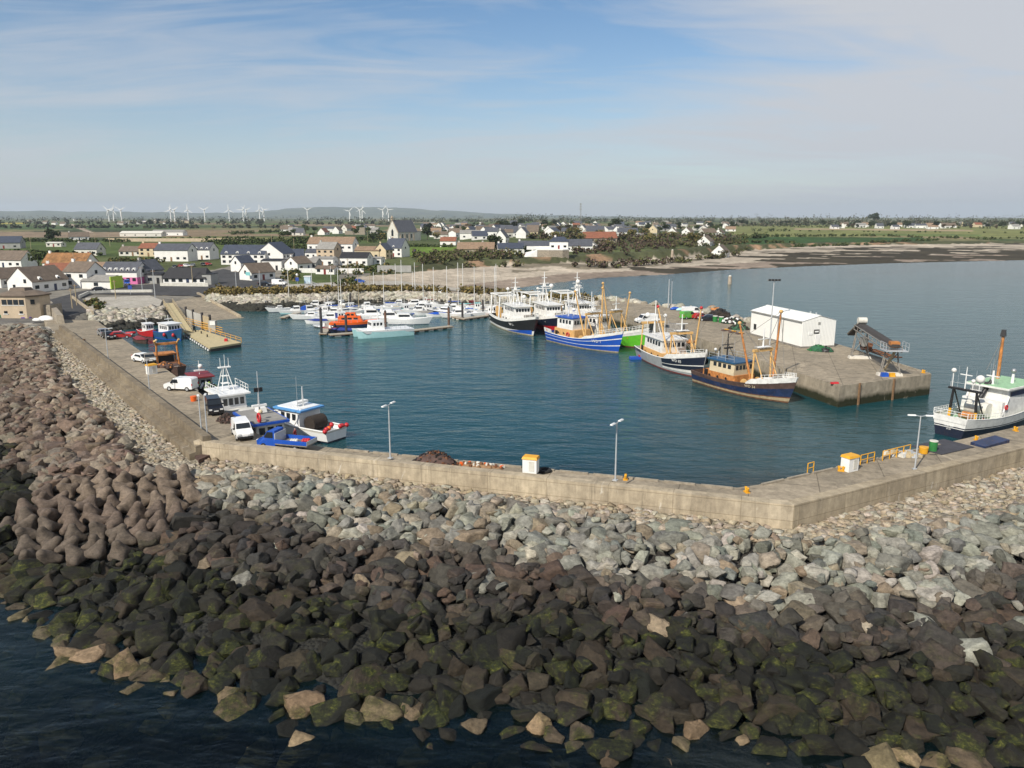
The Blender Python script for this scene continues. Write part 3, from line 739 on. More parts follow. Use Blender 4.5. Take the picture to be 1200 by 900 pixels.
# ---------------------------------------------------------------- concrete
def concrete(name, base, dark, algae=False, joints=0., along=None):
    m, nt, b = newmat(name); geo = nd(nt, 'ShaderNodeNewGeometry'); P = geo.outputs['Position']
    n1 = noise_tex(nt, P, .12, 6, .7, .5); n2 = noise_tex(nt, P, 1.1, 6, .75); n3 = noise_tex(nt, mapping(nt, P, (1.2, 1.2, .12)), 1.0, 5, .7)
    c = mixc(nt, dark, base, ramp(nt, n1, [(.32, 0.), (.62, 1.)]))
    c = mixc(nt, c, ramp(nt, n2, [(.28, .7), (.7, 1.18)]), None, 'MULTIPLY', 1.)
    c = mixc(nt, c, ramp(nt, n3, [(.4, .72), (.62, 1.05)]), None, 'MULTIPLY', .75)
    if joints:
        br = nd(nt, 'ShaderNodeTexBrick'); br.inputs['Scale'].default_value = 1.; br.inputs['Brick Width'].default_value = joints; br.inputs['Row Height'].default_value = joints
        br.inputs['Mortar Size'].default_value = .05; br.offset = 0; br.inputs['Color1'].default_value = (1, 1, 1, 1); br.inputs['Color2'].default_value = (.93, .93, .93, 1); br.inputs['Mortar'].default_value = (.55, .55, .55, 1)
        nt.links.new(mapping(nt, P, (1, 1, 1), (0, 0, .31)), br.inputs['Vector']); c = mixc(nt, c, br.outputs['Color'], None, 'MULTIPLY', 1.)
    if along:
        sv = nd(nt, 'ShaderNodeSeparateXYZ'); nt.links.new(P, sv.inputs[0]); cv = nd(nt, 'ShaderNodeCombineXYZ')
        nt.links.new(mth('ADD', mth('MULTIPLY', sv.outputs[0], along[0], nt=nt), mth('MULTIPLY', sv.outputs[1], along[1], nt=nt), nt=nt), cv.inputs[0]); nt.links.new(sv.outputs[2], cv.inputs[1])
        br = nd(nt, 'ShaderNodeTexBrick'); br.inputs['Scale'].default_value = 1.; br.inputs['Brick Width'].default_value = 5.6; br.inputs['Row Height'].default_value = 1.25
        br.inputs['Mortar Size'].default_value = .035; br.inputs['Mortar Smooth'].default_value = .4; br.offset = .0; br.inputs['Color1'].default_value = (1.04, 1.03, 1.0, 1); br.inputs['Color2'].default_value = (.92, .92, .93, 1); br.inputs['Mortar'].default_value = (.66, .64, .6, 1)
        nt.links.new(cv.outputs[0], br.inputs['Vector']); c = mixc(nt, c, br.outputs['Color'], None, 'MULTIPLY', 1.)
        ws = noise_tex(nt, mapping(nt, cv.outputs[0], (.9, .22, 1)), 1.0, 6, .75, .6)
        c = mixc(nt, c, (.62, .58, .5), ramp(nt, ws, [(.62, 0.), (.70, .75)]))
        c = mixc(nt, c, (.10, .085, .06), ramp(nt, noise_tex(nt, mapping(nt, cv.outputs[0], (1.4, .12, 1), (0, 0, 0), (7, 3, 0)), 1.0, 6, .7, .3), [(.58, 0.), (.74, .7)]))
    if algae:
        sp = nd(nt, 'ShaderNodeSeparateXYZ'); nt.links.new(P, sp.inputs[0])
        q = mth('ADD', sp.outputs[2], mth('MULTIPLY_ADD', n3, -1.1, mth('MULTIPLY', n1, -1.3, nt=nt), nt=nt), nt=nt)
        c = mixc(nt, (.028, .03, .015), c, ramp(nt, mth('MULTIPLY_ADD', q, .5, .5, nt=nt), [(.30, 0.), (.66, 1.)]))
    if not along:       # oil, tyre and water stains with ragged outlines
        s1 = noise_tex(nt, P, .45, 8, .72, 1.2); c = mixc(nt, c, tuple(k * .42 for k in dark), ramp(nt, s1, [(.60, 0.), (.66, .7)]))
        s2 = noise_tex(nt, mapping(nt, P, (1, 1, 1), (0, 0, 0), (31, 17, 5)), .3, 8, .7, .8); c = mixc(nt, c, tuple(min(.7, k * 1.35) for k in base), ramp(nt, s2, [(.60, 0.), (.68, .6)]))
    nt.links.new(c, b.inputs['Base Color']); b.inputs['Roughness'].default_value = .92; b.inputs['Specular IOR Level'].default_value = .2
    bump(nt, n2, .4, .05, b); MATS[name] = m
concrete('conc_deck', (.36, .305, .225), (.255, .22, .165), False, 6.)
concrete('conc_road', (.17, .16, .145), (.12, .115, .105))
concrete('conc_pale', (.46, .43, .37), (.36, .33, .27))
concrete('conc_side', (.40, .345, .26), (.23, .20, .15), True)
concrete('conc_wall', (.50, .425, .31), (.37, .31, .225), along=(.955, -.297))
concrete('conc_wall_right', (.42, .355, .255), (.32, .265, .185), along=(.871, .491))
concrete('conc_wall_old', (.27, .225, .16), (.18, .145, .10), along=(-.598, .80))
concrete('asphalt', (.085, .083, .083), (.055, .055, .055))

DECK = 3.2
def walk(i, a, b, off):
    (ax, ay), (bx, by) = WL[i], WL[i + 1]; L = math.hypot(bx - ax, by - ay); dx, dy = (bx - ax) / L, (by - ay) / L
    return [(ax + (bx - ax) * t + dy * off, ay + (by - ay) * t - dx * off) for t in (a, b)]
INNER = [(95, 107.4), (45.8, 80.2), (22.4, 67.3), (20.2, 66.5), (-17.9, 78.5), (-25.5, 81.2), (-28.5, 84.2), (-67.6, 139.7), (-97.5, 181.8)]
qpoly = [(-112, 185), (-99.5, 167.2), (-32.2, 78.2), (23.0, 61.0), (52.4, 77.7), (95, 101)] + INNER
MB().prism(qpoly, -4.2, DECK, 'conc_deck', 'conc_side').build('quay', kind='structure')

def sea_wall(name, line, prof_a, prof_b, mat, label, n=24):
    """profile points are (offset seaward, z) from the wall line"""
    (ax, ay), (bx, by) = line; L = math.hypot(bx - ax, by - ay); dx, dy = (bx - ax) / L, (by - ay) / L; rings = []
    for k in range(n + 1):
        t = k / n; rings.append([(ax + dx * L * t + dy * (p[0] * (1 - t) + q[0] * t), ay + dy * L * t - dx * (p[0] * (1 - t) + q[0] * t), p[1] * (1 - t) + q[1] * t + .015 * math.sin(k * 2.1)) for p, q in zip(prof_a, prof_b)])
    mb = MB(); mb.loft(rings, mat); return mb.build(name, label=label, cat='sea wall')
lw = walk(1, .075, 1.0, 0)
pl = [(-1.3, 3.0), (-1.3, 4.8), (-.45, 4.85), (-.4, 4.0), (.3, 3.9), (.35, 3.3), (1.0, 3.2), (1.05, 1.8), (-1.25, 1.8)]
sea_wall('sea_wall', (lw[0], (-32.3, 77.2)), pl, pl, 'conc_wall_old', 'stepped brown concrete sea wall running along the left quay towards the village')
pm = [(-1.1, 3.0), (-1.1, 4.25), (.02, 4.3), (.06, 1.2)]
pm2 = [(-1.1, 3.0), (-1.1, 3.85), (.02, 3.9), (.06, 1.0)]
sea_wall('sea_wall', ((-33.0, 77.7), (23.1, 60.3)), pm, pm2, 'conc_wall', 'pale smooth concrete sea wall across the middle between the blue pickup and the corner')
sea_wall('sea_wall', ((23.13, 60.32), (95, 100.2)), pm2, pm2, 'conc_wall_right', 'pale concrete sea wall on the right of the corner rising towards the white trawler')
# render patches and stains left where shuttering stood: thin bands are the wall's own mortar
MB().prism([G(224, 531, 2.75), G(240, 526, 2.75), G(249, 534, 2.75), G(233, 541, 2.75)], 2.2, 2.95, 'rust_brown').build('concrete_slab', label='flat rusty brown slab lying at the outer corner of the left sea wall', cat='slab')

# apron at the far end of the left arm and the walls beside the pilot house
MB().prism([G(0, 386, 3.0), G(80, 382, 3.0), G(108, 402, 3.0), G(96, 410, 3.0), G(70, 393, 3.0), G(50, 387, 3.0), G(0, 391, 3.0)], 2.2, 3.12, 'conc_pale').build('path', kind='structure')
a, b = G(60, 364, 3.2), G(73, 379, 3.2)
MB().loft([[(p[0] - 1.2, p[1], 2.6), (p[0] + .6, p[1], 2.6), (p[0] + .4, p[1], 5.6 - k), (p[0] - 1.0, p[1], 5.6 - k)] for p, k in ((a, 0), (b, .5))], 'stone_wall').build('stone_wall', label='thick high brown wall stub between the pilot house and the quay road', cat='wall')

# ---------------------------------------------------------------- east pier
PIER = [(47.2, 109.6), (45.0, 118), (42.2, 130), (39, 148), (35.4, 166), (30.5, 186), (24, 205), (12, 219), (8, 231), (18, 240), (31, 229), (40, 214), (47, 201), (52, 184), (56, 172), (60.5, 160), (63, 142), (65.2, 119.2), (64.8, 118.0)]
MB().prism(PIER, -4.2, DECK, 'conc_deck', 'conc_side').build('pier', kind='structure')
# ---------------------------------------------------------------- slipway, ramps, road, platform
def drape(name, poly, mat, dz=.05, step=3.0, fixed=None, thick=.25):
    bm = bmesh.new(); vs = [bm.verts.new((p[0], p[1], 0)) for p in poly]; bm.faces.new(vs)
    xs = [p[0] for p in poly]; ys = [p[1] for p in poly]
    for ax, lo, hi in ((0, min(xs), max(xs)), (1, min(ys), max(ys))):
        k = lo + step
        while k < hi:
            co = Vector((k, 0, 0)) if ax == 0 else Vector((0, k, 0)); no = Vector((1, 0, 0)) if ax == 0 else Vector((0, 1, 0))
            bmesh.ops.bisect_plane(bm, geom=bm.verts[:] + bm.edges[:] + bm.faces[:], plane_co=co, plane_no=no); k += step
    for v in bm.verts: v.co.z = fixed if fixed is not None else hgt(v.co.x, v.co.y) + dz
    bmesh.ops.recalc_face_normals(bm, faces=bm.faces)
    if sum(f.normal.z for f in bm.faces) < 0: bmesh.ops.reverse_faces(bm, faces=bm.faces[:])
    me = bpy.data.meshes.new(name); bm.to_mesh(me); bm.free(); me.materials.append(M(mat) if mat not in MATS else MATS[mat])
    o = bpy.data.objects.new(name, me); COL.objects.link(o); return tag(o, kind='structure')
def px(*pts, z=3.2): return [G(u, v, z) for u, v in pts]
drape('road', px((52, 372), (56, 352), (92, 343), (130, 337), (240, 331), (290, 329), (335, 333), (335, 338), (285, 340), (282, 347), (232, 347), (178, 346), (110, 345), (95, 350), (118, 376), (104, 381)), 'asphalt', .16)
drape('road', px((-60, 371), (52, 362), (52, 372), (75, 379), (-60, 384)), 'conc_road', .12)
drape('road', px((335, 333), (470, 326), (600, 334), (740, 350), (728, 352), (600, 338), (470, 330), (335, 338), z=3.6), 'conc_pale', .3)
drape('car_park', px((236, 331), (232, 322), (262, 316), (300, 322), (330, 326), (335, 333), (290, 329), z=3.6), 'asphalt', .1)
MB().loft([[(*G(190, 346, 3.2), 3.25), (*G(232, 345, 3.2), 3.25)], [(*G(216, 374, .4), .45), (*G(278, 369, .4), .45)], [(*G(222, 383, -.6), -.7), (*G(300, 378, -.6), -.7)]], 'conc_deck', closed=False, caps=False).build('slipway', kind='structure')
MB().prism(px((100, 349), (175, 346.5), (190, 352), (187, 359), (118, 363.5), (104, 360), z=3.5), 2., 3.55, 'conc_pale').build('platform', kind='structure')
p, q = G(232, 345, 3.2), G(281, 371, .3)
MB().loft([[(p[0] - .4, p[1], 2.4), (p[0] + .4, p[1], 2.4), (p[0] + .4, p[1], 3.9), (p[0] - .4, p[1], 3.9)], [(q[0] - .4, q[1], -.6), (q[0] + .4, q[1], -.6), (q[0] + .4, q[1], .7), (q[0] - .4, q[1], .7)]], 'conc_wall').build('slipway_wall', label='sloping pale concrete kerb wall on the right edge of the slipway', cat='wall')
MB().loft([[(x, y, 3.0), (x + .3, y + .3, 3.0), (x + .3, y + .3, 4.2), (x, y, 4.2)] for x, y in px((92, 350), (103, 345), (130, 343.5), (178, 343))], 'offwhite').build('road_wall', label='low pale wall between the main road and the concrete platform', cat='wall')
MB().loft([[(x, y, 3.0), (x + .4, y + .1, 3.0), (x + .4, y + .1, 4.0), (x, y, 4.0)] for x, y in px((84, 349.5), (96, 359), (108, 368))], 'conc_wall').build('road_wall', label='low curved concrete wall beside the quay road left of the platform', cat='wall')

# ---------------------------------------------------------------- boulder banks inside the harbour
def bank(name, top, foot, zt, zb, n, rr, seed, tone_z=1.4):
    r = random.Random(seed); heap = Heap()
    for k in range(n):
        q = r.random() * (len(top) - 1); a = int(q); f = q - a; h = r.random()
        tx, ty = [top[a][c] * (1 - f) + top[a + 1][c] * f for c in (0, 1)]; bx, by = [foot[a][c] * (1 - f) + foot[a + 1][c] * f for c in (0, 1)]
        z = zb + (zt - zb) * h; s = rr * r.uniform(.6, 1.25); V, Fc = (SMALL if r.random() < .6 else BIG)[r.randrange(8)]
        W = (V @ rand_rot(r).T) * np.array([s * 1.2, s, s * .85])
        col = tint(r.choice([(.42, .39, .31), (.36, .34, .28), (.46, .43, .36), (.30, .27, .21)]), r) if z + r.uniform(-.3, .3) > tone_z else tint((.035, .034, .026), r)
        heap.add(W + np.array((bx + (tx - bx) * h, by + (ty - by) * h, z)), Fc, (*col, .0))
    heap.build(name, 'boulder_stone', kind='stuff')
def bank_core(top, foot, zt, zb):
    MB().loft([[(*p, zt) for p in top], [(*p, zb - 1.2) for p in foot]], 'stone_wall', closed=False, caps=False).build('rock_bank', kind='structure')
MT = px((243, 347), (300, 347.5), (360, 346), (420, 344), (480, 344), (560, 347), (620, 351), (700, 357), z=3.5)
MF = px((248, 363), (300, 365), (360, 362), (420, 358), (520, 359), (600, 363), (660, 368), (705, 374), z=0)
MT2 = [(x, y + 6) for x, y in MT]
bank_core(MT, MF, 3.2, 0); bank('bank_boulders', MT, MF, 3.6, -.3, 3800, .85, 31)
T2, F2 = px((104, 365), (150, 363), (190, 362), z=3.3), px((110, 391), (150, 386), (196, 379), z=0)
bank_core(T2, F2, 3.2, 0); bank('bank_boulders', T2, F2, 3.5, -.2, 520, .75, 32, 1.0)
T3, F3 = [(24, 232), (33, 222), (42, 209), (49, 197), (53, 184), (57, 172)], [(30, 238), (39, 229), (48, 216), (55, 202), (58, 187), (61, 174)]
bank('bank_boulders', T3, F3, 3.6, -.3, 260, 1.0, 33)

# ---------------------------------------------------------------- shrubs and trees (leaf clumps)
def leaf_mat(name, lo, hi):
    m, nt, b = newmat(name); a = nd(nt, 'ShaderNodeAttribute', attribute_name='Col'); geo = nd(nt, 'ShaderNodeNewGeometry')
    c = mixc(nt, a.outputs['Color'], ramp(nt, noise_tex(nt, geo.outputs['Position'], .6, 4, .6), [(.3, .65), (.7, 1.3)]), None, 'MULTIPLY', 1.)
    nt.links.new(c, b.inputs['Base Color']); b.inputs['Roughness'].default_value = .95; b.inputs['Specular IOR Level'].default_value = .1; MATS[name] = m
leaf_mat('leaves', 0, 1)
def leaves(r, c, rx, ry, rz, n, size, cols, heap):
    P = []; 
    lobes = [(r.uniform(-.55, .55), r.uniform(-.55, .55), r.uniform(-.1, .6), r.uniform(.35, .62)) for _ in range(6)]
    for k in range(n):
        lx, ly, lz, lr = lobes[k % 6]; d = Vector((r.gauss(0, 1), r.gauss(0, 1), r.gauss(0, 1))).normalized() * (lr * r.uniform(.55, 1.05))
        p = Vector((c[0] + (lx + d.x) * rx, c[1] + (ly + d.y) * ry, max(c[2] - rz * .55, c[2] + (lz + d.z) * rz)))
        a = Vector((r.gauss(0, 1), r.gauss(0, 1), r.gauss(0, 1))).normalized(); b = a.orthogonal().normalized(); s = size * r.uniform(.6, 1.3)
        e = a.cross(b)
        V = np.array([p + a * s, p + b * s * .8, p - a * s * .9, p - b * s * .7 + e * s * .3]); heap.add(V, [(0, 1, 2), (0, 2, 3)], (*tint(r.choice(cols), r, .25), 1))
GORSE = [(.19, .145, .055), (.15, .12, .045), (.11, .095, .035), (.22, .165, .065)]
SCRUB = [(.09, .095, .035), (.06, .07, .028), (.12, .11, .05), (.085, .06, .045)]
BROWN = [(.085, .06, .048), (.07, .05, .04), (.11, .08, .055)]
GREENL = [(.045, .065, .022), (.06, .08, .028), (.035, .05, .018), (.08, .095, .035)]
def thicket(name, spots, cols, per, size, seed, h):
    r = random.Random(seed); heap = Heap()
    for (x, y, z, s) in spots:
        leaves(r, (x, y, z + h * s * .45), 1.9 * s, 1.9 * s, h * s * .75, per, size, cols, heap)
    heap.build(name, 'leaves', kind='stuff')
r = random.Random(77)
sp = []
for k in range(260):
    q = r.random() ** .9 * (len(MT) - 1); a = int(q); f = q - a; x, y = [MT[a][c] * (1 - f) + MT[a + 1][c] * f for c in (0, 1)]
    if 1.0 < q < 1.1 or (q > 3.4 and r.random() < .45): continue
    sp.append((x + r.uniform(-.8, .8), y + r.uniform(.2, 6.4), 3.3, r.uniform(.8, 1.3)))
thicket('gorse', sp, GORSE, 60, .45, 41, 2.0)
sp = []
for k in range(560):       # scrub on the low cliff along the beach
    u = r.uniform(486, 875); v = r.uniform(*np.array([np.interp(u, [486, 600, 680, 760, 880], [299, 297, 288, 276, 285]), np.interp(u, [486, 560, 600, 680, 760, 880], [311, 310, 308, 307, 303, 296])]))
    if 610 < u < 672: continue
    x, y, z = GR(u, v, hgt)
    if r.random() < .8: sp.append((x, y, z - .3, r.uniform(.8, 1.9), u))
thicket('scrub', [s[:4] for s in sp if not (672 < s[4] < 790)], SCRUB, 34, .75, 42, 2.0)
thicket('scrub', [s[:4] for s in sp if 672 < s[4] < 790], BROWN + SCRUB[:1], 40, .75, 43, 2.4)
sp = []
for (u0, v0, u1, v1, n) in [(332, 318, 352, 330, 22), (385, 312, 460, 322, 40), (395, 328, 420, 336, 12), (125, 305, 150, 310, 12), (140, 305, 190, 309, 20), (105, 364, 118, 372, 5)]:
    for k in range(n):
        x, y, z = GR(r.uniform(u0, u1), r.uniform(v0, v1), hgt); sp.append((x, y, z - .2, r.uniform(.6, 1.2)))
thicket('scrub', sp, GREENL + GORSE[:2], 44, .5, 44, 1.8)

# ---------------------------------------------------------------- shed on the pier
def build_shed():
    x0, y0 = 53.4, 142.2; ang = math.atan2(159.4 - 142.2, 49.2 - 53.4)   # along the long side, away from the camera
    L, W, E, A = 17.8, 7.0, 5.0, 5.9
    t = thing('white_shed', 'large white corrugated metal shed with shallow gable roof on the right pier', 'shed', (x0, y0, DECK), ang)
    # local x along long side, local -y is inland gable width
    w = MB(); n = 60
    def panel(p, q, zt, zt2=None):
        k = max(2, int(math.hypot(q[0] - p[0], q[1] - p[1]) / .3)); vs = []; fs = []
        dx, dy = (q[0] - p[0]), (q[1] - p[1]); l = math.hypot(dx, dy); nx, ny = dy / l, -dx / l
        for i in range(k * 2 + 1):
            f = i / (k * 2); o = .035 if (i // 1) % 2 else 0
            top = zt(f); vs += [(p[0] + dx * f + nx * o, p[1] + dy * f + ny * o, .35), (p[0] + dx * f + nx * o, p[1] + dy * f + ny * o, top)]
        for i in range(k * 2): fs.append((2 * i, 2 * i + 2, 2 * i + 3, 2 * i + 1))
        w.add(vs, fs, 'clad_white')
    gab = lambda f: E + (A - E) * (1 - abs(2 * f - 1))
    panel((L, 0), (0, 0), lambda f: E); panel((0, 0), (0, -W), gab); panel((0, -W), (L, -W), lambda f: E); panel((L, -W), (L, 0), gab)
    w.build('wall', t)
    MB().box((L / 2, -W / 2, .17), (L + .12, W + .12, .36), 'dull_steel').build('plinth', t)
    rf = MB()
    for s, yy in ((1, .18), (-1, -W - .18)):
        vs = []; fs = []; k = 60
        for i in range(k * 2 + 1):
            x = -.12 + (L + .24) * i / (2 * k); o = .03 * (i % 2)
            vs += [(x, yy, E + .02 + o), (x, -W / 2, A + .08 + o)]
        for i in range(k * 2): fs.append((2 * i, 2 * i + 2, 2 * i + 3, 2 * i + 1))
        rf.add(vs, fs, 'clad_white')
    rf.box((L / 2, -W / 2, A + .12), (L + .26, .35, .08), 'clad_white'); o = rf.build('roof', t)
    MB().box((L / 2, .27, E - .05), (L, .16, .14), 'grey_wall').build('gutter', o)
    MB().cyl((6.0, .12, .3), (6.0, .12, E), .07, .07, 'grey_wall', 6).build('downpipe', t)
    MB().box((-.06, -3.3, 1.4), (.06, 1.0, 2.1), 'white_gloss').build('door', t)
    MB().box((-.07, -3.0, 3.05), (.05, 1.1, .75), 'black').build('sign', t)
    MB().box((-.09, -3.0, 3.05), (.03, .8, .3), 'white_gloss').build('sign', t)
    MB().box((-.07, -1.8, 2.7), (.05, .9, .45), 'white_gloss').build('sign', t)
    MB().box((-.08, -3.4, 4.6), (.1, .45, .4), 'grey_wall').build('vent', t)
    MB().box((16.0, .08, 1.9), (.9, .06, 1.1), 'glass_dark').build('window', t)
    for xx in (1.2, 3.0): MB().cyl((xx, -W / 2, A), (xx, -W / 2, A + .5), .12, .16, 'galv', 8).build('roof_vent', t)
build_shed()

# ---------------------------------------------------------------- conveyor loader
def build_conveyor():
    a = G(1002, 431, 3.2); b = G(1042, 441, 3.2)
    # legs stand on two white blocks; conveyor frame runs over them
    p0 = Vector((*G(1007, 420, 3.2), 0)); p1 = Vector((*G(1042, 440, 3.2), 0)); dirv = (p1 - p0); L = dirv.length; ang = math.atan2(dirv.y, dirv.x)
    t = thing('conveyor_loader', 'rusty grey conveyor loader on splayed steel legs at the end of the right pier', 'conveyor', (p0.x, p0.y, DECK), ang)
    def bar(mb, p, q, s=.12, mat='dull_steel'): mb.cyl(p, q, s, s, mat, 6)
    for k, x in enumerate((0., L)):
        bl = MB(); bl.box((x, 0, .22), (1.2, 3.6, .44), 'conc_block', top=(.9, .95)); blo = bl.build('footing', t)
        g = MB(); h = 4.6 if k == 0 else 3.9
        for y in (-1.4, 1.4):
            bar(g, (x - .2, y, .4), (x, y * .62, h)); bar(g, (x + .5, y, .4), (x + .1, y * .62, h * .75), .09)
        bar(g, (x, -1.3, .8), (x, 1.0, h - .4), .07); bar(g, (x, 1.3, .8), (x, -1.0, h - .4), .07)
        bar(g, (x, -1.0, h), (x, 1.0, h)); g.build('leg_frame', t)
    z0, z1 = 5.6, 4.6
    xa, xb = -1.2, L + 1.6
    fr = MB()
    for y in (-.95, .95):
        for dz in (0, -.75):
            bar(fr, (xa, y, z0 + dz), (xb, y, z1 + dz), .09)
        n = 9
        for i in range(n + 1):
            f = i / n; x = xa + (xb - xa) * f; z = z0 + (z1 - z0) * f; bar(fr, (x, y, z), (x, y, z - .75), .06)
    fr.build('conveyor_frame', t)
    bt = MB(); bt.add([(xa, -.8, z0 + .05), (xb, -.8, z1 + .05), (xb, .8, z1 + .05), (xa, .8, z0 + .05), (xa, -.5, z0 + .42), (xb, -.5, z1 + .42), (xb, .5, z1 + .42), (xa, .5, z0 + .42)], [(0, 1, 5, 4), (3, 7, 6, 2), (4, 5, 6, 7), (0, 4, 7, 3), (1, 2, 6, 5)], 'belt'); bt.build('belt', t)
    hop = MB(); bar(hop, (xa + .6, -.6, z0 + .3), (xa - 4.6, -.6, 3.4), .14); bar(hop, (xa + .6, .6, z0 + .3), (xa - 4.6, .6, 3.4), .14)
    hop.loft([[(xa + .6, -.55, z0 + .3), (xa + .6, .55, z0 + .3), (xa + .6, .55, z0 + .05), (xa + .6, -.55, z0 + .05)], [(xa - 4.6, -.55, 3.4), (xa - 4.6, .55, 3.4), (xa - 4.6, .55, 3.1), (xa - 4.6, -.55, 3.1)]], 'belt'); hop.build('feed_chute', t)
    MB().cyl((xa + .9, -.7, z0 + .9), (xa + .9, .7, z0 + .9), .55, .55, 'offwhite', 12).build('drive_motor', t)
    pf = MB(); pf.box((xb - .6, 0, z1 - .5), (2.6, 3.2, .12), 'galv')
    for x in (xb - 1.9, xb - .6, xb + .7):
        for y in (-1.6, 1.6): bar(pf, (x, y, z1 - .5), (x, y, z1 + .7), .045, 'galv')
    for y in (-1.6, 1.6):
        for dz in (.1, .7): bar(pf, (xb - 1.9, y, z1 + dz), (xb + .7, y, z1 + dz), .04, 'galv')
    pf.box((xb - .8, 0, z1 + .35), (1.1, 1.3, .9), 'rust_orange'); pf.build('platform', t)
    ch = MB(); bar(ch, (xb - .2, 0, z1 - .6), (xb - 2.6, -.4, .8), .22, 'wood_pale'); ch.build('discharge_pipe', t)
    MB().loft([[(.9, -.6, 3.9), (2.4, -.6, 3.9), (2.4, .6, 3.9), (.9, .6, 3.9)], [(1.3, -.3, 2.4), (2.0, -.3, 2.4), (2.0, .3, 2.4), (1.3, .3, 2.4)]], 'grey_wall').build('hopper', t)
    for (dx, dy, c, s) in ((L + .9, -1.0, 'blue', .7), (L + .9, .1, 'yellow', .55)):
        o = MB().box((0, 0, .3), (s * 1.5, s, .6), c, top=(.9, .85)).build('fuel_can' if c == 'blue' else 'plastic_crate', loc=(p0.x + math.cos(ang) * dx - math.sin(ang) * dy, p0.y + math.sin(ang) * dx + math.cos(ang) * dy, DECK))
        tag(o, f'{c} plastic tub on the ground beside the conveyor footing', 'tub')
    # rusty machinery lying behind the loader
    mp = Vector((*G(1014, 413, 3.2), DECK)); q = MB()
    for k in range(3): bar(q, (0, k * .9, .5), (8, k * .9 - 1.0, .5), .14, 'rust')
    for k in range(5): bar(q, (k * 2., 0, .5), (k * 2., 1.6, .5), .12, 'rust')
    q.cyl((-.6, .7, .7), (-.6, 1.2, .7), .75, .75, 'rust', 14); q.cyl((-2.2, .7, .7), (-2.2, 1.2, .7), .7, .7, 'rust_brown', 14); q.box((-1.4, .9, 1.3), (2.4, 1.2, .5), 'rust')
    e = MB(); 
    q.build('dredge_gear', label='long rusty orange frame with wheels lying behind the conveyor loader', cat='fishing gear', loc=mp, rz=-1.42)
build_conveyor()

# ---------------------------------------------------------------- lamp posts
def lamp_post(u, v, z, h, label, heads=2, rz=0., grp='street lamps on the quays'):
    x, y = G(u, v, z); t = thing('street_lamp', label, 'street lamp', (x, y, z), rz, grp)
    MB().cyl((0, 0, 0), (0, 0, h), .085, .055, 'galv', 8).build('post', t)
    MB().box((0, 0, .04), (.4, .4, .08), 'galv').build('base_plate', t)
    for s in ((-1, 1) if heads == 2 else (1,)):
        hd = MB(); hd.cyl((0, 0, h - .05), (s * .5, 0, h + .05), .035, .035, 'galv', 6); hd.box((s * .8, 0, h + .06), (.75, .26, .1), 'lamp_glass', top=(.9, .7)); hd.build('lamp_head', t)
    return t
lamp_post(457.5, 537, 4.28, 5.3, 'galvanised lamp post with two small heads beside the net heap on the middle wall', 2, 1.2)
lamp_post(721, 563, 4.1, 5.3, 'galvanised lamp post on the middle wall between the white hut and the yellow bollard', 2, 1.0)
lamp_post(1072, 550, 3.25, 5.3, 'T-shaped lamp post on the right quay in front of the white trawler', 2, -.15)
lamp_post(237, 516, 3.25, 4.8, 'left of the twin lamp posts standing at the left corner of the sea wall', 1, 2.)
lamp_post(243.5, 516, 3.25, 4.9, 'right of the twin lamp posts standing at the left corner of the sea wall', 1, 1.8)
lamp_post(176, 464, 3.2, 5.0, 'lamp post on the left quay nearest the rusty brown workboat', 1, .8)
lamp_post(127, 421, 3.2, 5.2, 'lamp post on the left quay near the parked cars at the harbour basin', 1, .8)
def mast(u, v, z, h, label, twin=False, name='flood_mast'):
    x, y = G(u, v, z); t = thing(name, label, 'light mast', (x, y, z))
    MB().cyl((0, 0, 0), (0, 0, h), .16, .09, 'galv', 8).build('post', t)
    if twin: MB().cyl((1.0, 1.2, 0), (1.0, 1.2, h * .92), .14, .08, 'galv', 8).build('post', t)
    else:
        f = MB(); f.box((0, 0, h), (2.4, .3, .2), 'dull_steel')
        for k in range(4): f.box((-.9 + .6 * k, -.2, h + .05), (.4, .3, .35), 'black')
        f.build('floodlights', t)
mast(902, 404, 3.2, 12.2, 'tall floodlight mast standing in front of the white shed')
mast(783, 361, 3.2, 7.6, 'pair of tall grey lighting poles at the back of the right pier', True)

# ---------------------------------------------------------------- navigation beacons in the bay
for u, v, hh, lb in ((855, 333, 7.4, 'stone navigation beacon standing in the shallow bay right of the lighting poles'), (787.5, 307, 4.8, 'pale stone navigation beacon on the beach under the brown scrub')):
    x, y = G(u, v, 0); z = hgt(x, y)
    t = thing('navigation_beacon', lb, 'beacon', (x, y, z)); MB().cyl((0, 0, -1.5), (0, 0, hh), .95, .7, 'sandstone', 10).build('tower', t); MB().sph((0, 0, hh), .6, 'offwhite', 10, 6, (1, 1, .8)).build('cap', t)

# ---------------------------------------------------------------- quay furniture
def hut(u, v, z, label, rz=0., s=1.):
    x, y = G(u, v, z); t = thing('service_kiosk', label, 'kiosk', (x, y, z), rz, 'white and yellow kiosks on the quays')
    MB().box((0, 0, .68 * s), (1.35 * s, .95 * s, 1.36 * s), 'white_paint').build('cabinet', t)
    MB().box((0, 0, 1.45 * s), (1.5 * s, 1.1 * s, .22 * s), 'yellow', top=(.9, .85)).build('roof', t)
    MB().box((.2 * s, -.49 * s, .7 * s), (.5 * s, .04, .95 * s), 'offwhite').build('door', t)
hut(622, 553, 3.6, 'white kiosk with yellow top in the middle of the sea wall', -.3)
hut(995, 551, 3.2, 'white kiosk with yellow top on the right quay beside yellow rails', .5)
hut(178, 438, 3.2, 'white kiosk with orange-yellow top beside the rusty workboat on the left quay', .9, 1.0)
hut(770, 405, 3.2, 'small white kiosk on the right pier above the grey trawler', .6, .9)
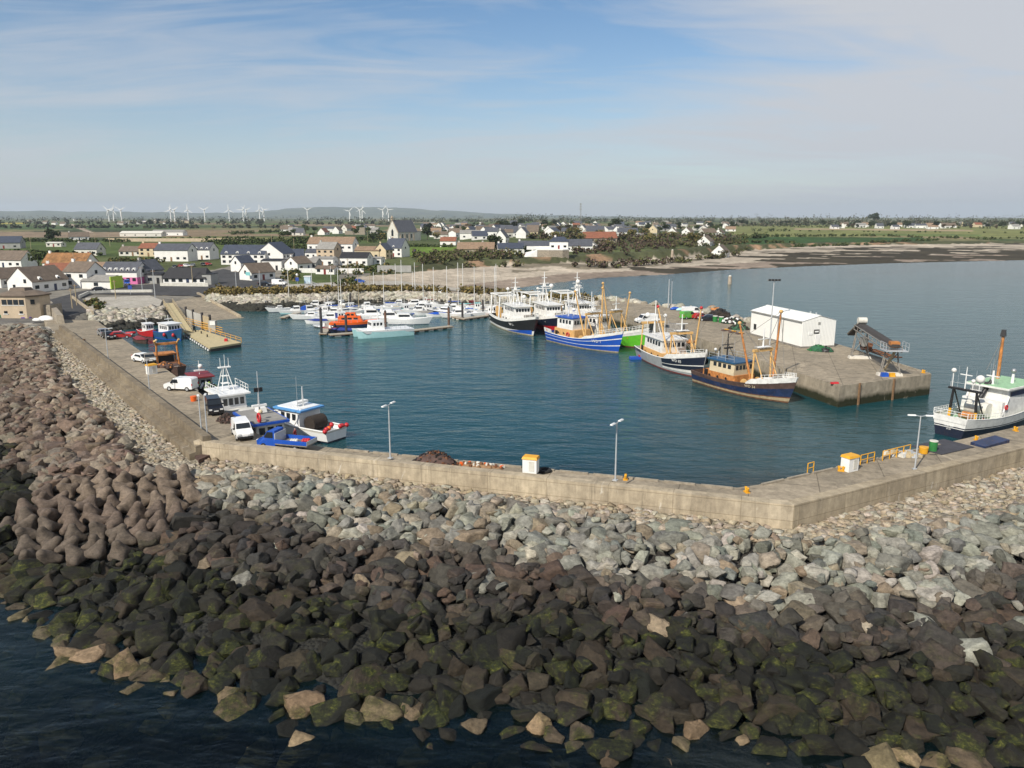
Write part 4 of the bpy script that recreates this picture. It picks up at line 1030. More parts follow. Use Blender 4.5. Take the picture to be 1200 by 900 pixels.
def bollard(u, v, z, label, mat='yellow'):
    x, y = G(u, v, z); t = thing('mooring_bollard', label, 'bollard', (x, y, z), RND.uniform(0, 3), 'yellow mooring bollards')
    b = MB(); b.box((0, 0, .06), (.75, .5, .12), mat)
    for s in (-1, 1): b.cyl((s * .18, 0, .1), (s * .3, 0, .6), .13, .15, mat, 8)
    b.cyl((-.3, 0, .5), (.3, 0, .5), .07, .07, mat, 6); b.build('body', t); t.scale = (.8, .8, .8)
for u, v, l in [(733, 562, 'beside the lamp post on the middle wall'), (875, 577, 'at the angle of the quay near the right corner'), (985.5, 552, 'just left of the right-hand kiosk'), (1144, 516, 'on the quay edge by the hull of the white trawler'), (1190, 505, 'at the right edge by the white trawler'), (1082, 437, 'on the far corner of the right pier end')]:
    bollard(u, v, 3.2, 'yellow mooring bollard ' + l)
def rails(u0, v0, u1, v1, label, n=2):
    a, b = Vector((*G(u0, v0, 3.2), 3.2)), Vector((*G(u1, v1, 3.2), 3.2)); m = MB()
    for k in range(n + 1):
        p = a.lerp(b, k / n); m.cyl(p, p + Vector((0, 0, 1.0)), .05, .05, 'yellow', 6)
    m.cyl(a + Vector((0, 0, 1.)), b + Vector((0, 0, 1.)), .05, .05, 'yellow', 6); m.cyl(a + Vector((0, 0, .5)), b + Vector((0, 0, .5)), .04, .04, 'yellow', 6)
    o = m.build('safety_rail', label=label, cat='rail', group='yellow safety rails on the quay edge')
rails(1008, 545, 1024, 541, 'yellow tubular safety rail beside the right-hand kiosk')
rails(1034, 540, 1066, 532, 'long yellow safety rail behind the T-shaped lamp post', 4)
rails(946, 555, 953, 553, 'short yellow ladder hoop on the quay edge left of the right-hand kiosk', 1)
def edge_kerb(pts, label):
    m = MB(); P = [Vector((x, y, 0)) for x, y in pts]
    for a, b in zip(P[:-1], P[1:]):
        d = (b - a); n = int(d.length / 3.2)
        for k in range(n):
            p = a.lerp(b, (k + .08) / n); q = a.lerp(b, (k + .92) / n); c = (p + q) / 2; m.box((c.x, c.y, DECK + .08), ((q - p).length, .24, .16), 'stone_wall', math.atan2(d.y, d.x))
    m.build('quay_kerb', label=label, cat='kerb')
edge_kerb([(x, y - .3) for x, y in INNER[1:4]] , 'worn timber kerb beams along the right quay edge')
edge_kerb([(20.0, 66.1), (-17.7, 78.1)], 'worn timber kerb beams along the middle quay edge')
edge_kerb([(62.2, 142), (64.3, 121)], 'rusty kerb along the bay side of the right pier end')

def heap_of(name, u, v, z, rx, ry, h, mat, label, cat, seed, n=90, s=.28):
    x, y = G(u, v, z); r = random.Random(seed); m = MB()
    vs = []
    for k in range(n):
        a, q = r.uniform(0, 6.283), r.random() ** .6; px_, py_ = math.cos(a) * q * rx, math.sin(a) * q * ry; zz = h * (1 - q ** 1.8) * r.uniform(.75, 1.05)
        m.box((px_, py_, max(.12, zz)), (s * r.uniform(.8, 1.8), s * r.uniform(.8, 1.4), s * r.uniform(.6, 1.2)), mat if isinstance(mat, str) else r.choice(mat), r.uniform(0, 3), (r.uniform(.5, 1), r.uniform(.5, 1)))
    m.sph((0, 0, -.1), 1, mat if isinstance(mat, str) else mat[0], 12, 6, (rx * .93, ry * .93, h * .95))
    return m.build(name, label=label, cat=cat, loc=(x, y, z), rz=-.3)
heap_of('net_heap', 510, 544, 3.2, 2.4, 1.3, 1.35, ['rust_brown', 'black', 'rust', 'pot_mesh'], 'dark heap of old chains and nets on the middle wall', 'net heap', 51, 190, .2)
heap_of('net_heap', 959, 411, 3.2, 1.8, 1.3, 1.1, ['net_green', 'net_green', 'green'], 'green fishing net heap at the corner of the white shed', 'net heap', 52, 90, .25)
heap_of('net_heap', 968, 412, 3.2, 1.3, 1.0, .9, ['black', 'net_green'], 'black net heap between the green net and the conveyor', 'net heap', 53, 60, .25)
heap_of('pot_stack', 843, 372, 3.2, 3.2, 2.2, 2.0, ['pot_mesh', 'black'], 'dark stack of lobster pots behind the red car on the right pier', 'pot stack', 54, 140, .5)
heap_of('pot_stack', 858, 379, 3.2, 2.8, 1.6, 1.4, ['pot_mesh', 'black', 'net_green', 'white_paint'], 'jumbled dark gear heap left of the white shed', 'gear heap', 55, 110, .45)
heap_of('net_heap', 866, 386, 3.2, 2.2, 1.4, 1.2, ['net_green', 'pot_mesh'], 'dull green net heap against the left end of the white shed', 'net heap', 56, 80, .4)
heap_of('pot_stack', 267, 494, 3.2, 1.3, .9, .9, ['pot_mesh', 'rust_brown'], 'brown stack of lobster pots behind the white van on the left quay', 'pot stack', 57, 120, .3)
heap_of('weed_mound', 835, 365, 3.2, 2.2, 1.5, 1.5, ['rust_orange', 'stone_wall'], 'brown rock outcrop on the bay edge behind the parked vehicles', 'rock outcrop', 58, 50, .5)
heap_of('gear_heap', 1058, 534, 3.2, 1.7, .6, .5, ['offwhite', 'galv', 'wood_pale'], 'pale rolled sheet and ropes behind the yellow rails on the right quay', 'gear heap', 59, 40, .4)
heap_of('net_heap', 193, 430, 3.2, 1.5, 1.2, .8, ['rust_brown', 'rust_orange'], 'rusty heap of chain and net at the stern of the workboat', 'net heap', 60, 60, .3)
heap_of('gear_heap', 243, 455, 3.2, 1.7, .9, .8, ['black', 'net_green', 'galv', 'lime_paint'], 'mixed ropes and crates on the quay by the maroon-roofed boat', 'gear heap', 61, 60, .3)
heap_of('debris', 560, 546, 3.2, 3.0, .6, .35, ['wood', 'rust', 'offwhite', 'orange'], 'scattered timber and rope scraps on the quay edge right of the nets', 'debris', 62, 40, .22)
heap_of('debris', 800, 400, 3.2, 2.6, .8, .5, ['rust_orange', 'wood'], 'rusty chain and dredges on the pier edge by the grey trawler', 'debris', 63, 40, .3)
def drum(u, v, z, mat, label, r_=.42, h=1.1, cat='bin'):
    x, y = G(u, v, z); t = thing('storage_bin', label, cat, (x, y, z)); b = MB(); b.cyl((0, 0, 0), (0, 0, h), r_ * .9, r_, mat, 12); b.build('body', t); MB().cyl((0, 0, h), (0, 0, h + .08), r_ * 1.05, r_, 'offwhite' if mat == 'green' else mat, 12).build('lid', t)
drum(1093, 529, 3.2, 'green', 'green bin on the right quay beside the white trawler')
drum(1082, 531, 3.2, 'yellow', 'yellow tub on the right quay beside the green bin', .45, .6)
drum(838, 377, 3.2, 'green', 'left of two green bins beside the black car on the right pier', .6, 1.3)
drum(845, 378, 3.2, 'green', 'right of two green bins beside the black car on the right pier', .6, 1.3)
drum(227, 470, 3.2, 'orange', 'small orange tub on the left quay near the black van', .4, .6)
for u, v, l in ((715, 553, 'black tyre lying beside the white kiosk'), (849, 387, 'first black tyre from the left on the pier in front of the shed'), (858, 389, 'middle black tyre on the pier in front of the shed'), (866, 391, 'black tyre nearest the white shed')):
    pass
for u, v, l in ((638, 553, 'black tyre lying beside the kiosk on the middle wall'), (850, 387.5, 'leftmost of three dredge plates lying on the right pier'), (858.5, 389.5, 'middle of three dredge plates lying on the right pier'), (867, 391.5, 'rightmost of three dredge plates lying on the right pier')):
    x, y = G(u, v, 3.2); m = MB(); 
    if 'tyre' in l: m.torus((0, 0, .16), .5, .18, 'rubber'); m.build('tyre', label=l, cat='tyre', loc=(x, y, 3.2))
    else:
        m.box((0, 0, .12), (1.7, 1.1, .22), 'rust_brown', top=(.8, .8)); m.box((.3, 0, .28), (.5, .9, .15), 'yellow'); m.build('dredge_plate', label=l, cat='fishing gear', group='dredge plates on the right pier', loc=(x, y, 3.2), rz=.4)
for u, v, mt, l in ((1118, 524, 'asphalt_patch', 'dark blue-grey steel ramp plate lying across the right quay'),):
    x, y = G(u, v, 3.2); MB().box((0, 0, .05), (5.6, 3.4, .08), mt).build('steel_plate', label=l, cat='plate', loc=(x - 1.2, y, 3.2), rz=.5)
x, y = G(1160, 520, 3.2); MB().loft([[(-2.2, -.8, 0), (-2.2, .8, 0), (-2.2, .8, .3), (-2.2, -.8, .2)], [(2.2, -.8, 0), (2.2, .8, 0), (2.2, .8, .45), (2.2, -.8, .35)]], 'blue_dark').build('covered_hatch', label='dark blue covered box on the right quay close to the sea wall', cat='box', loc=(x, y, 3.2), rz=.5)
x, y = G(978, 449.5, 3.2); MB().box((0, 0, .12), (1.2, .5, .25), 'red', .2, (.9, .6)).build('red_tub', label='small red tray at the corner of the right pier end', cat='tray', loc=(x, y, 3.2))
for u, v, mt, l in ((791, 363, 'blue', 'small dark blue dinghy upturned at the back of the right pier'), (798, 364, 'aqua', 'pale aqua dinghy upturned at the back of the right pier')):
    x, y = G(u, v, 3.2); MB().sph((0, 0, .1), 1, mt, 12, 6, (1.5, .75, .7), 0).build('dinghy', label=l, cat='dinghy', loc=(x, y, 3.2), rz=.3)
# fenders and ladders on the pier face
for k in range(7):
    f = k / 7; x = 47.0 + (64.4 - 47.0) * (k + .7) / 8; y = 109.5 + (117.9 - 109.5) * (k + .7) / 8
    if k in (1, 4):
        m = MB(); m.box((0, 0, 1.2), (.3, .16, 3.6), 'wood'); m.build('fender_post', label=('left' if k == 1 else 'right') + ' dark timber fender post on the end face of the right pier', cat='fender', loc=(x + .05, y - .22, .3), rz=.45)

# ---------------------------------------------------------------- yellow landing pontoon with its link bridge
def build_landing():
    P = px((214, 388), (263, 383), (283, 401), (246, 408), z=.9)
    P = [G(216, 389, .9), G(236, 386.5, .9), G(283, 401.5, .9), G(246, 407.5, .9)]
    t = thing('landing_pontoon', 'large floating landing stage with yellow deck left of the marina', 'pontoon', (P[0][0], P[0][1], 0)); o = (P[0][0], P[0][1]); L_ = [(p[0] - o[0], p[1] - o[1]) for p in P]
    MB().prism(L_, .55, .92, 'yellow_deck').build('deck', t)
    s = 1.02; c = [sum(p[k] for p in L_) / 4 for k in (0, 1)]
    MB().prism([(c[0] + (p[0] - c[0]) * .985, c[1] + (p[1] - c[1]) * .985) for p in L_], -.6, .55, 'pile_dark').build('hull', t)
    a, b = Vector((*L_[0], 0)), Vector((*L_[3], 0))
    for k in range(12):
        p = a.lerp(b, (k + .5) / 12); MB().cyl((p.x - .1, p.y - .1, .1), (p.x - .1, p.y - .1, .5), .22, .22, 'white_paint', 8).build('fender', t)
    rl = MB()
    for (p, q) in ((L_[1], L_[2]),):
        a, b = Vector((*p, 0)), Vector((*q, 0))
        for k in range(9):
            m = a.lerp(b, k / 8); rl.cyl((m.x, m.y, .9), (m.x, m.y, 1.9), .05, .05, 'yellow', 6)
        for z in (1.4, 1.9): rl.cyl((a.x, a.y, z), (b.x, b.y, z), .05, .05, 'yellow', 6)
    rl.build('railing', t)
    for k, (u, v) in enumerate(((229, 389), (236, 391), (243, 395))):
        x, y = G(u, v, .9); MB().cyl((x - o[0], y - o[1], .9), (x - o[0], y - o[1], 1.5), .14, .14, 'black', 8).build('bollard', t)
    x, y = G(265, 400, .9); MB().box((x - o[0], y - o[1], 1.2), (.6, .5, .6), 'red').build('fire_point', t)
    # link bridge
    A, B = G(197, 355, 3.6), G(219, 388, 1.2)
    t2 = thing('link_bridge', 'timber link bridge sloping from the road down to the yellow landing stage', 'gangway', (A[0], A[1], 0)); d = Vector((B[0] - A[0], B[1] - A[1], -2.4))
    m = MB(); w = Vector((1.15, .36, 0)); m.loft([[tuple(Vector((0, 0, 3.6)) + w * s_ + Vector((0, 0, k))) for s_, k in ((-1, -.3), (1, -.3), (1, 0), (-1, 0))], [tuple(Vector((0, 0, 3.6)) + d + w * s_ + Vector((0, 0, k))) for s_, k in ((-1, -.3), (1, -.3), (1, 0), (-1, 0))]], 'yellow_deck'); m.build('deck', t2)
    for s_ in (-1, 1):
        m = MB(); n = 14
        for k in range(n + 1):
            p = Vector((0, 0, 3.6)) + d * (k / n) + w * s_; m.cyl(p, p + Vector((0, 0, 1.1)), .06, .06, 'wood_pale', 5)
        for z in (.55, 1.1): m.cyl(Vector((0, 0, 3.6 + z)) + w * s_, Vector((0, 0, 3.6 + z)) + d + w * s_, .06, .06, 'wood_pale', 5)
        m.build('handrail', t2)
    # screen of piles and panels beside it
    t3 = thing('pile_screen', 'row of dark piles with pale panels and a yellow rail behind the landing stage', 'piles', (*G(222, 383, 0), 0)); o = G(222, 383, 0)
    for k, (u, v) in enumerate(((219, 377), (227.5, 381), (238, 385), (247, 388))):
        x, y = G(u, v, .5); MB().cyl((x - o[0], y - o[1], -2), (x - o[0], y - o[1], 4.4), .3, .3, 'pile_dark', 10).build('pile', t3)
    for k, (u, v, u1, v1) in enumerate(((220, 378, 227, 381), (228, 381.5, 237, 385), (239, 386, 246, 388.5))):
        a, b = G(u, v, .5), G(u1, v1, .5); MB().box(((a[0] + b[0]) / 2 - o[0], (a[1] + b[1]) / 2 - o[1], 2.2), (math.hypot(b[0] - a[0], b[1] - a[1]), .15, 3.4), 'grey_render' if k < 2 else 'wood_pale', math.atan2(b[1] - a[1], b[0] - a[0])).build('panel', t3)
    a, b = G(220, 379, .9), G(262, 391, .9); m = MB()
    for z in (1.2, 1.8, 2.3): m.cyl((a[0] - o[0], a[1] - o[1] - .5, z), (b[0] - o[0], b[1] - o[1] - .5, z), .07, .07, 'yellow', 6)
    m.build('rail', t3)
    x, y = G(250, 389, .9); t4 = thing('information_kiosk', 'grey booth with a white sign on the landing stage', 'kiosk', (x, y, .92)); MB().box((0, 0, 1.3), (1.6, 1.3, 2.6), 'grey_render').build('cabin', t4); MB().box((0.2, -.7, 2.1), (1.2, .08, .9), 'white_paint').build('sign', t4)
build_landing()

# ---------------------------------------------------------------- marina pontoons
def pontoon(pts, w, label):
    t = thing('marina_pontoon', label, 'pontoon', (*pts[0], 0)); m = MB(); f = MB(); o = pts[0]
    for a, b in zip(pts[:-1], pts[1:]):
        d = Vector((b[0] - a[0], b[1] - a[1], 0)); L = d.length; c = ((a[0] + b[0]) / 2 - o[0], (a[1] + b[1]) / 2 - o[1]); rz = math.atan2(d.y, d.x)
        m.box((*c, .48), (L, w, .16), 'pontoon_deck', rz); n = max(1, int(L / 2.6))
        for k in range(n):
            e = (k + .5) / n - .5; f.box((c[0] + d.x * e, c[1] + d.y * e, .12), (1.5, w * .9, .6), 'conc_block', rz)
        m.box((*c, .36), (L + .04, w + .08, .1), 'wood', rz)
    m.build('walkway', t); f.build('floats', t); return t
PT = {}
pontoon([G(386, 392, .5), G(421, 389.5, .5), G(475, 388, .5), G(529, 382, .5)], 2.0, 'nearest marina pontoon holding the aqua catamaran and orange lifeboat')
pontoon([G(541, 373.5, .5), G(590, 367, .5)], 2.0, 'marina pontoon ending beside the black trawler')
pontoon([G(331, 372, .5), G(362, 362, .5), G(398, 352, .5)], 1.6, 'marina pontoon among the small boats on the left')
pontoon([G(398, 352.5, .5), G(470, 352, .5), G(590, 360, .5)], 1.8, 'rear marina pontoon along the boulder bank')
pontoon([G(404, 354, .5), G(390, 375, .5), G(378, 391, .5)], 1.8, 'marina pontoon running from the bridge towards the dark pile')
pontoon([G(455, 354, .5), G(500, 362, .5), G(541, 373, .5)], 1.6, 'marina pontoon between the two middle rows of yachts')
A, B = G(362, 334, 3.8), G(404, 354, .9)
t2 = thing('marina_gangway', 'long pale aluminium gangway from the road down to the marina', 'gangway', (A[0], A[1], 0)); d = Vector((B[0] - A[0], B[1] - A[1], -2.9)); w_ = Vector((.5, .8, 0)).normalized() * .9
m = MB(); m.loft([[tuple(Vector((0, 0, 3.9)) + d * f + w_ * s + Vector((0, 0, k))) for s, k in ((-1, -.2), (1, -.2), (1, 0), (-1, 0))] for f in (0, 1)], 'pontoon_deck'); m.build('deck', t2)
for s in (-1, 1):
    m = MB(); n = 16
    for k in range(n + 1):
        p = Vector((0, 0, 3.9)) + d * (k / n) + w_ * s; m.cyl(p, p + Vector((0, 0, 1.2)), .06, .06, 'galv', 5)
        if k < n: m.cyl(p, p + d / n + Vector((0, 0, 1.2)), .05, .05, 'galv', 5)
    m.cyl(Vector((0, 0, 5.1)) + w_ * s, Vector((0, 0, 5.1)) + d + w_ * s, .07, .07, 'galv', 5); m.build('handrail', t2)
for u, v, h, l in [(377, 393, 6.2, 'dark mooring pile at the left end of the nearest pontoon'), (406, 392, 4.4, 'dark mooring pile in front of the orange lifeboat'), (452, 386, 4.4, 'brown mooring pile behind the aqua catamaran'), (526, 382, 4.6, 'rusty mooring pile at the right end of the nearest pontoon'), (542, 374, 4.4, 'black mooring pile at the end of the second pontoon'), (566, 369, 4.0, 'black mooring pile halfway along the second pontoon'), (528, 364, 3.4, 'dark mooring pile behind the navy and red cruiser'), (411, 360, 4.0, 'grey mooring pile at the foot of the marina gangway')]:
    x, y = G(u, v, 0); o = MB().cyl((0, 0, -3), (0, 0, h), .3, .3, 'pile_rust' if 'rust' in l or 'brown' in l else 'pile_dark', 10).cyl((0, 0, h), (0, 0, h + .35), .32, .08, 'black', 10).build('mooring_pile', label=l, cat='pile', group='marina mooring piles', loc=(x, y, 0))
# ---------------------------------------------------------------- boats
class Hull:
    def __init__(s, L, B, zs, bands, rake=1.2, full=.62, stern=.82, keel=-.7, boot=.22, tumble=.78, fine=2.3):
        """zs: sheer height at stern, middle, bow; bands: (share of height above boot line, material)"""
        s.L, s.B, s.zs, s.rake, s.full, s.stern, s.tumble, s.keel, s.fine = L, B, zs, rake, full, stern, tumble, keel, fine; s.bands = bands; s.boot = boot
    def sheer(s, t):
        a, b, c = s.zs; m = .42
        return b + (a - b) * ((m - t) / m) ** 2 if t < m else b + (c - b) * ((t - m) / (1 - m)) ** 1.9
    def beam(s, t, f=1.):
        d = s.B / 2 * (s.stern + (1 - s.stern) * min(1, t / .3) ** .7)
        if t > s.full: d *= max(0, 1 - ((t - s.full) / (1 - s.full)) ** s.fine)
        w = s.B / 2 * s.tumble * (s.stern * .9 + (1 - s.stern * .9) * min(1, t / .35))
        if t > s.full * .85: w *= max(0, 1 - ((t - s.full * .85) / (1 - s.full * .85)) ** 1.7)
        return w + (d - w) * max(0, f) ** .8
    def x(s, t, z): return (t - .5) * s.L + s.rake * (t ** 4) * (z / max(.5, s.zs[2]))
    def ring_z(s, t):
        zt = s.sheer(t); return [s.keel, s.boot] + [s.boot + (zt - s.boot) * f for f, _ in s.bands]
    def point(s, t, z, side=-1, off=0.):
        zt = s.sheer(t); f = (z - s.keel) / (zt - s.keel); return (s.x(t, z), side * (s.beam(t, f) + off), z)
    def mb(s, bootmat='boot_red'):
        m = MB(); N = 22; mats = [bootmat] + [b for _, b in s.bands]
        T = [k / N for k in range(N + 1)]
        for side in (-1, 1):
            for j in range(len(mats)):
                vs = []; fs = []
                for t in T:
                    z = s.ring_z(t)
                    for k in (j, j + 1):
                        f = (z[k] - s.keel) / (s.sheer(t) - s.keel); vs.append((s.x(t, z[k]), side * s.beam(t, f), z[k]))
                for k in range(N): fs.append((2 * k, 2 * k + 2, 2 * k + 3, 2 * k + 1))
                m.add(vs, fs, mats[j], None, True)
        z = s.ring_z(0)
        for j in range(len(mats)):
            f0, f1 = [(q - s.keel) / (s.sheer(0) - s.keel) for q in z[j:j + 2]]; b0, b1 = s.beam(0, f0), s.beam(0, f1); x = s.x(0, 0)
            m.add([(x, -b0, z[j]), (x, b0, z[j]), (x, b1, z[j + 1]), (x, -b1, z[j + 1])], [(0, 1, 2, 3)], mats[j])
        return m
    def deck(s, t0, t1, drop, mat, inset=.04, camber=0.):
        m = MB(); N = 16; vs = []; fs = []
        for k in range(N + 1):
            t = t0 + (t1 - t0) * k / N; z = s.sheer(t) - drop; f = (z - s.keel) / (s.sheer(t) - s.keel); b = max(.0, s.beam(t, min(1, f)) - inset); x = s.x(t, z)
            vs += [(x, -b, z), (x, 0, z + camber), (x, b, z)]
        for k in range(N):
            for q in (0, 1): fs.append((3 * k + q, 3 * k + 3 + q, 3 * k + 4 + q, 3 * k + 1 + q))
        return m.add(vs, fs, mat)
    def rail(s, t0, t1, up, r, mat, posts=0, both=True, m=None, off=-.05):
        m = m or MB(); N = 14
        for side in (-1, 1):
            P = [Vector(s.point(t0 + (t1 - t0) * k / N, s.sheer(t0 + (t1 - t0) * k / N), side, off)) + Vector((0, 0, up)) for k in range(N + 1)]
            m.tube([tuple(p) for p in P], r, mat, 5)
            if posts:
                for k in range(0, N + 1, posts): m.cyl(P[k], P[k] - Vector((0, 0, up)), r, r, mat, 5)
        return m
    def bulwark(s, t0, t1, h, mat, out=.02, t=.12):
        """raised strip standing on the sheer (whaleback sides, white top strake)"""
        m = MB(); N = 14
        for side in (-1, 1):
            rings = []
            for k in range(N + 1):
                q = t0 + (t1 - t0) * k / N; z = s.sheer(q); x, y, _ = s.point(q, z, side, out); hh = h * min(1, (k + .6) / 2.5); b = s.beam(q) + out; bi = max(0., b - t)
                x1 = s.x(q, z + hh); rings.append([(x, side * b, z - .03), (x1, side * b * 1.0, z + hh), (x1, side * bi, z + hh), (x, side * bi, z - .03)])
            m.loft(rings, mat)
        return m
def windows(parent, c, size, rz_list, mat='glass_dark'): pass
def house(m, x0, x1, w0, w1, z0, z1, mat, slope=.12, front=0.):
    """cabin block; the front leans back by slope of its height"""
    h = z1 - z0
    m.loft([[(x0, -w0, z0), (x1, -w1, z0), (x1, w1, z0), (x0, w0, z0)], [(x0 + .04 * h, -w0 * .96, z1), (x1 - slope * h, -w1 * .94, z1), (x1 - slope * h, w1 * .94, z1), (x0 + .04 * h, w0 * .96, z1)]], mat)
    return m
def win_row(parent, x0, x1, w0, w1, z0, z1, slope, zf0, zf1, nside, nfront, mat='glass_dark', ends=(.12, .9)):
    h = z1 - z0; za, zb = z0 + h * zf0, z0 + h * zf1; zm = (za + zb) / 2; fz = (zm - z0) / h
    for side in (-1, 1):
        for k in range(nside):
            f = ends[0] + (ends[1] - ends[0]) * (k + .5) / nside; dx = (x1 - x0) * (ends[1] - ends[0]) / nside * .62; x = x0 + (x1 - slope * h * fz - x0) * f
            y = (w0 + (w1 - w0) * f) * (1 - .05 * fz) ; MB().box((x, side * (y + .005), zm), (dx, .06, zb - za), mat).build('window', parent)
    for k in range(nfront):
        f = (k + .5) / nfront * 2 - 1; y = w1 * .9 * f * (1 - .05 * fz); MB().box((x1 - slope * h * fz + .01, y, zm), (.07, w1 * 1.8 / nfront * .68, zb - za), mat).build('window', parent)
def frame_px(us, vs_, ub, vb, z=0.):
    a, b = G(us, vs_, z), G(ub, vb, z); return ((a[0] + b[0]) / 2, (a[1] + b[1]) / 2), math.atan2(b[1] - a[1], b[0] - a[0]), math.hypot(b[0] - a[0], b[1] - a[1])
def radome(m, p, r, mat='white_worn'): m.sph(p, r, mat, 12, 8)
def lines(m, pts, r=.035, mat='dull_steel'):
    for a, b in pts: m.cyl(a, b, r, r, mat, 4)
def letters_on(root, hull, t, zf, txt, size, mat='white_paint', side=-1, off=.07):
    z = hull.sheer(t) * zf; p = Vector(hull.point(t, z, side)); q = Vector(hull.point(t + .02, z, side)); yaw = math.atan2((q - p).y, (q - p).x)
    up = Vector(hull.point(t, z + .3, side)) - p; tilt = math.atan2((up.y) * side, up.z)
    n = Vector((-(q - p).y, (q - p).x, 0)).normalized() * side; n = n if n.y * side > 0 else -n
    if side > 0: yaw += math.pi
    lettering('lettering', txt, size, mat, root, tuple(p + n * off), (math.pi / 2 + tilt, 0, yaw))

def a_frame(m, gx, w, z0, h, mat, r=.16, brace=2.2):
    for s in (-1, 1):
        m.cyl((gx, s * w, z0), (gx, s * w * .85, z0 + h), r, r * .85, mat, 8)
        if brace: m.cyl((gx + brace, s * w * .7, z0), (gx + .1, s * w * .8, z0 + h * .93), r * .6, r * .6, mat, 6)
    m.box((gx, 0, z0 + h), (.45, w * 1.95, .4), mat)
    return m

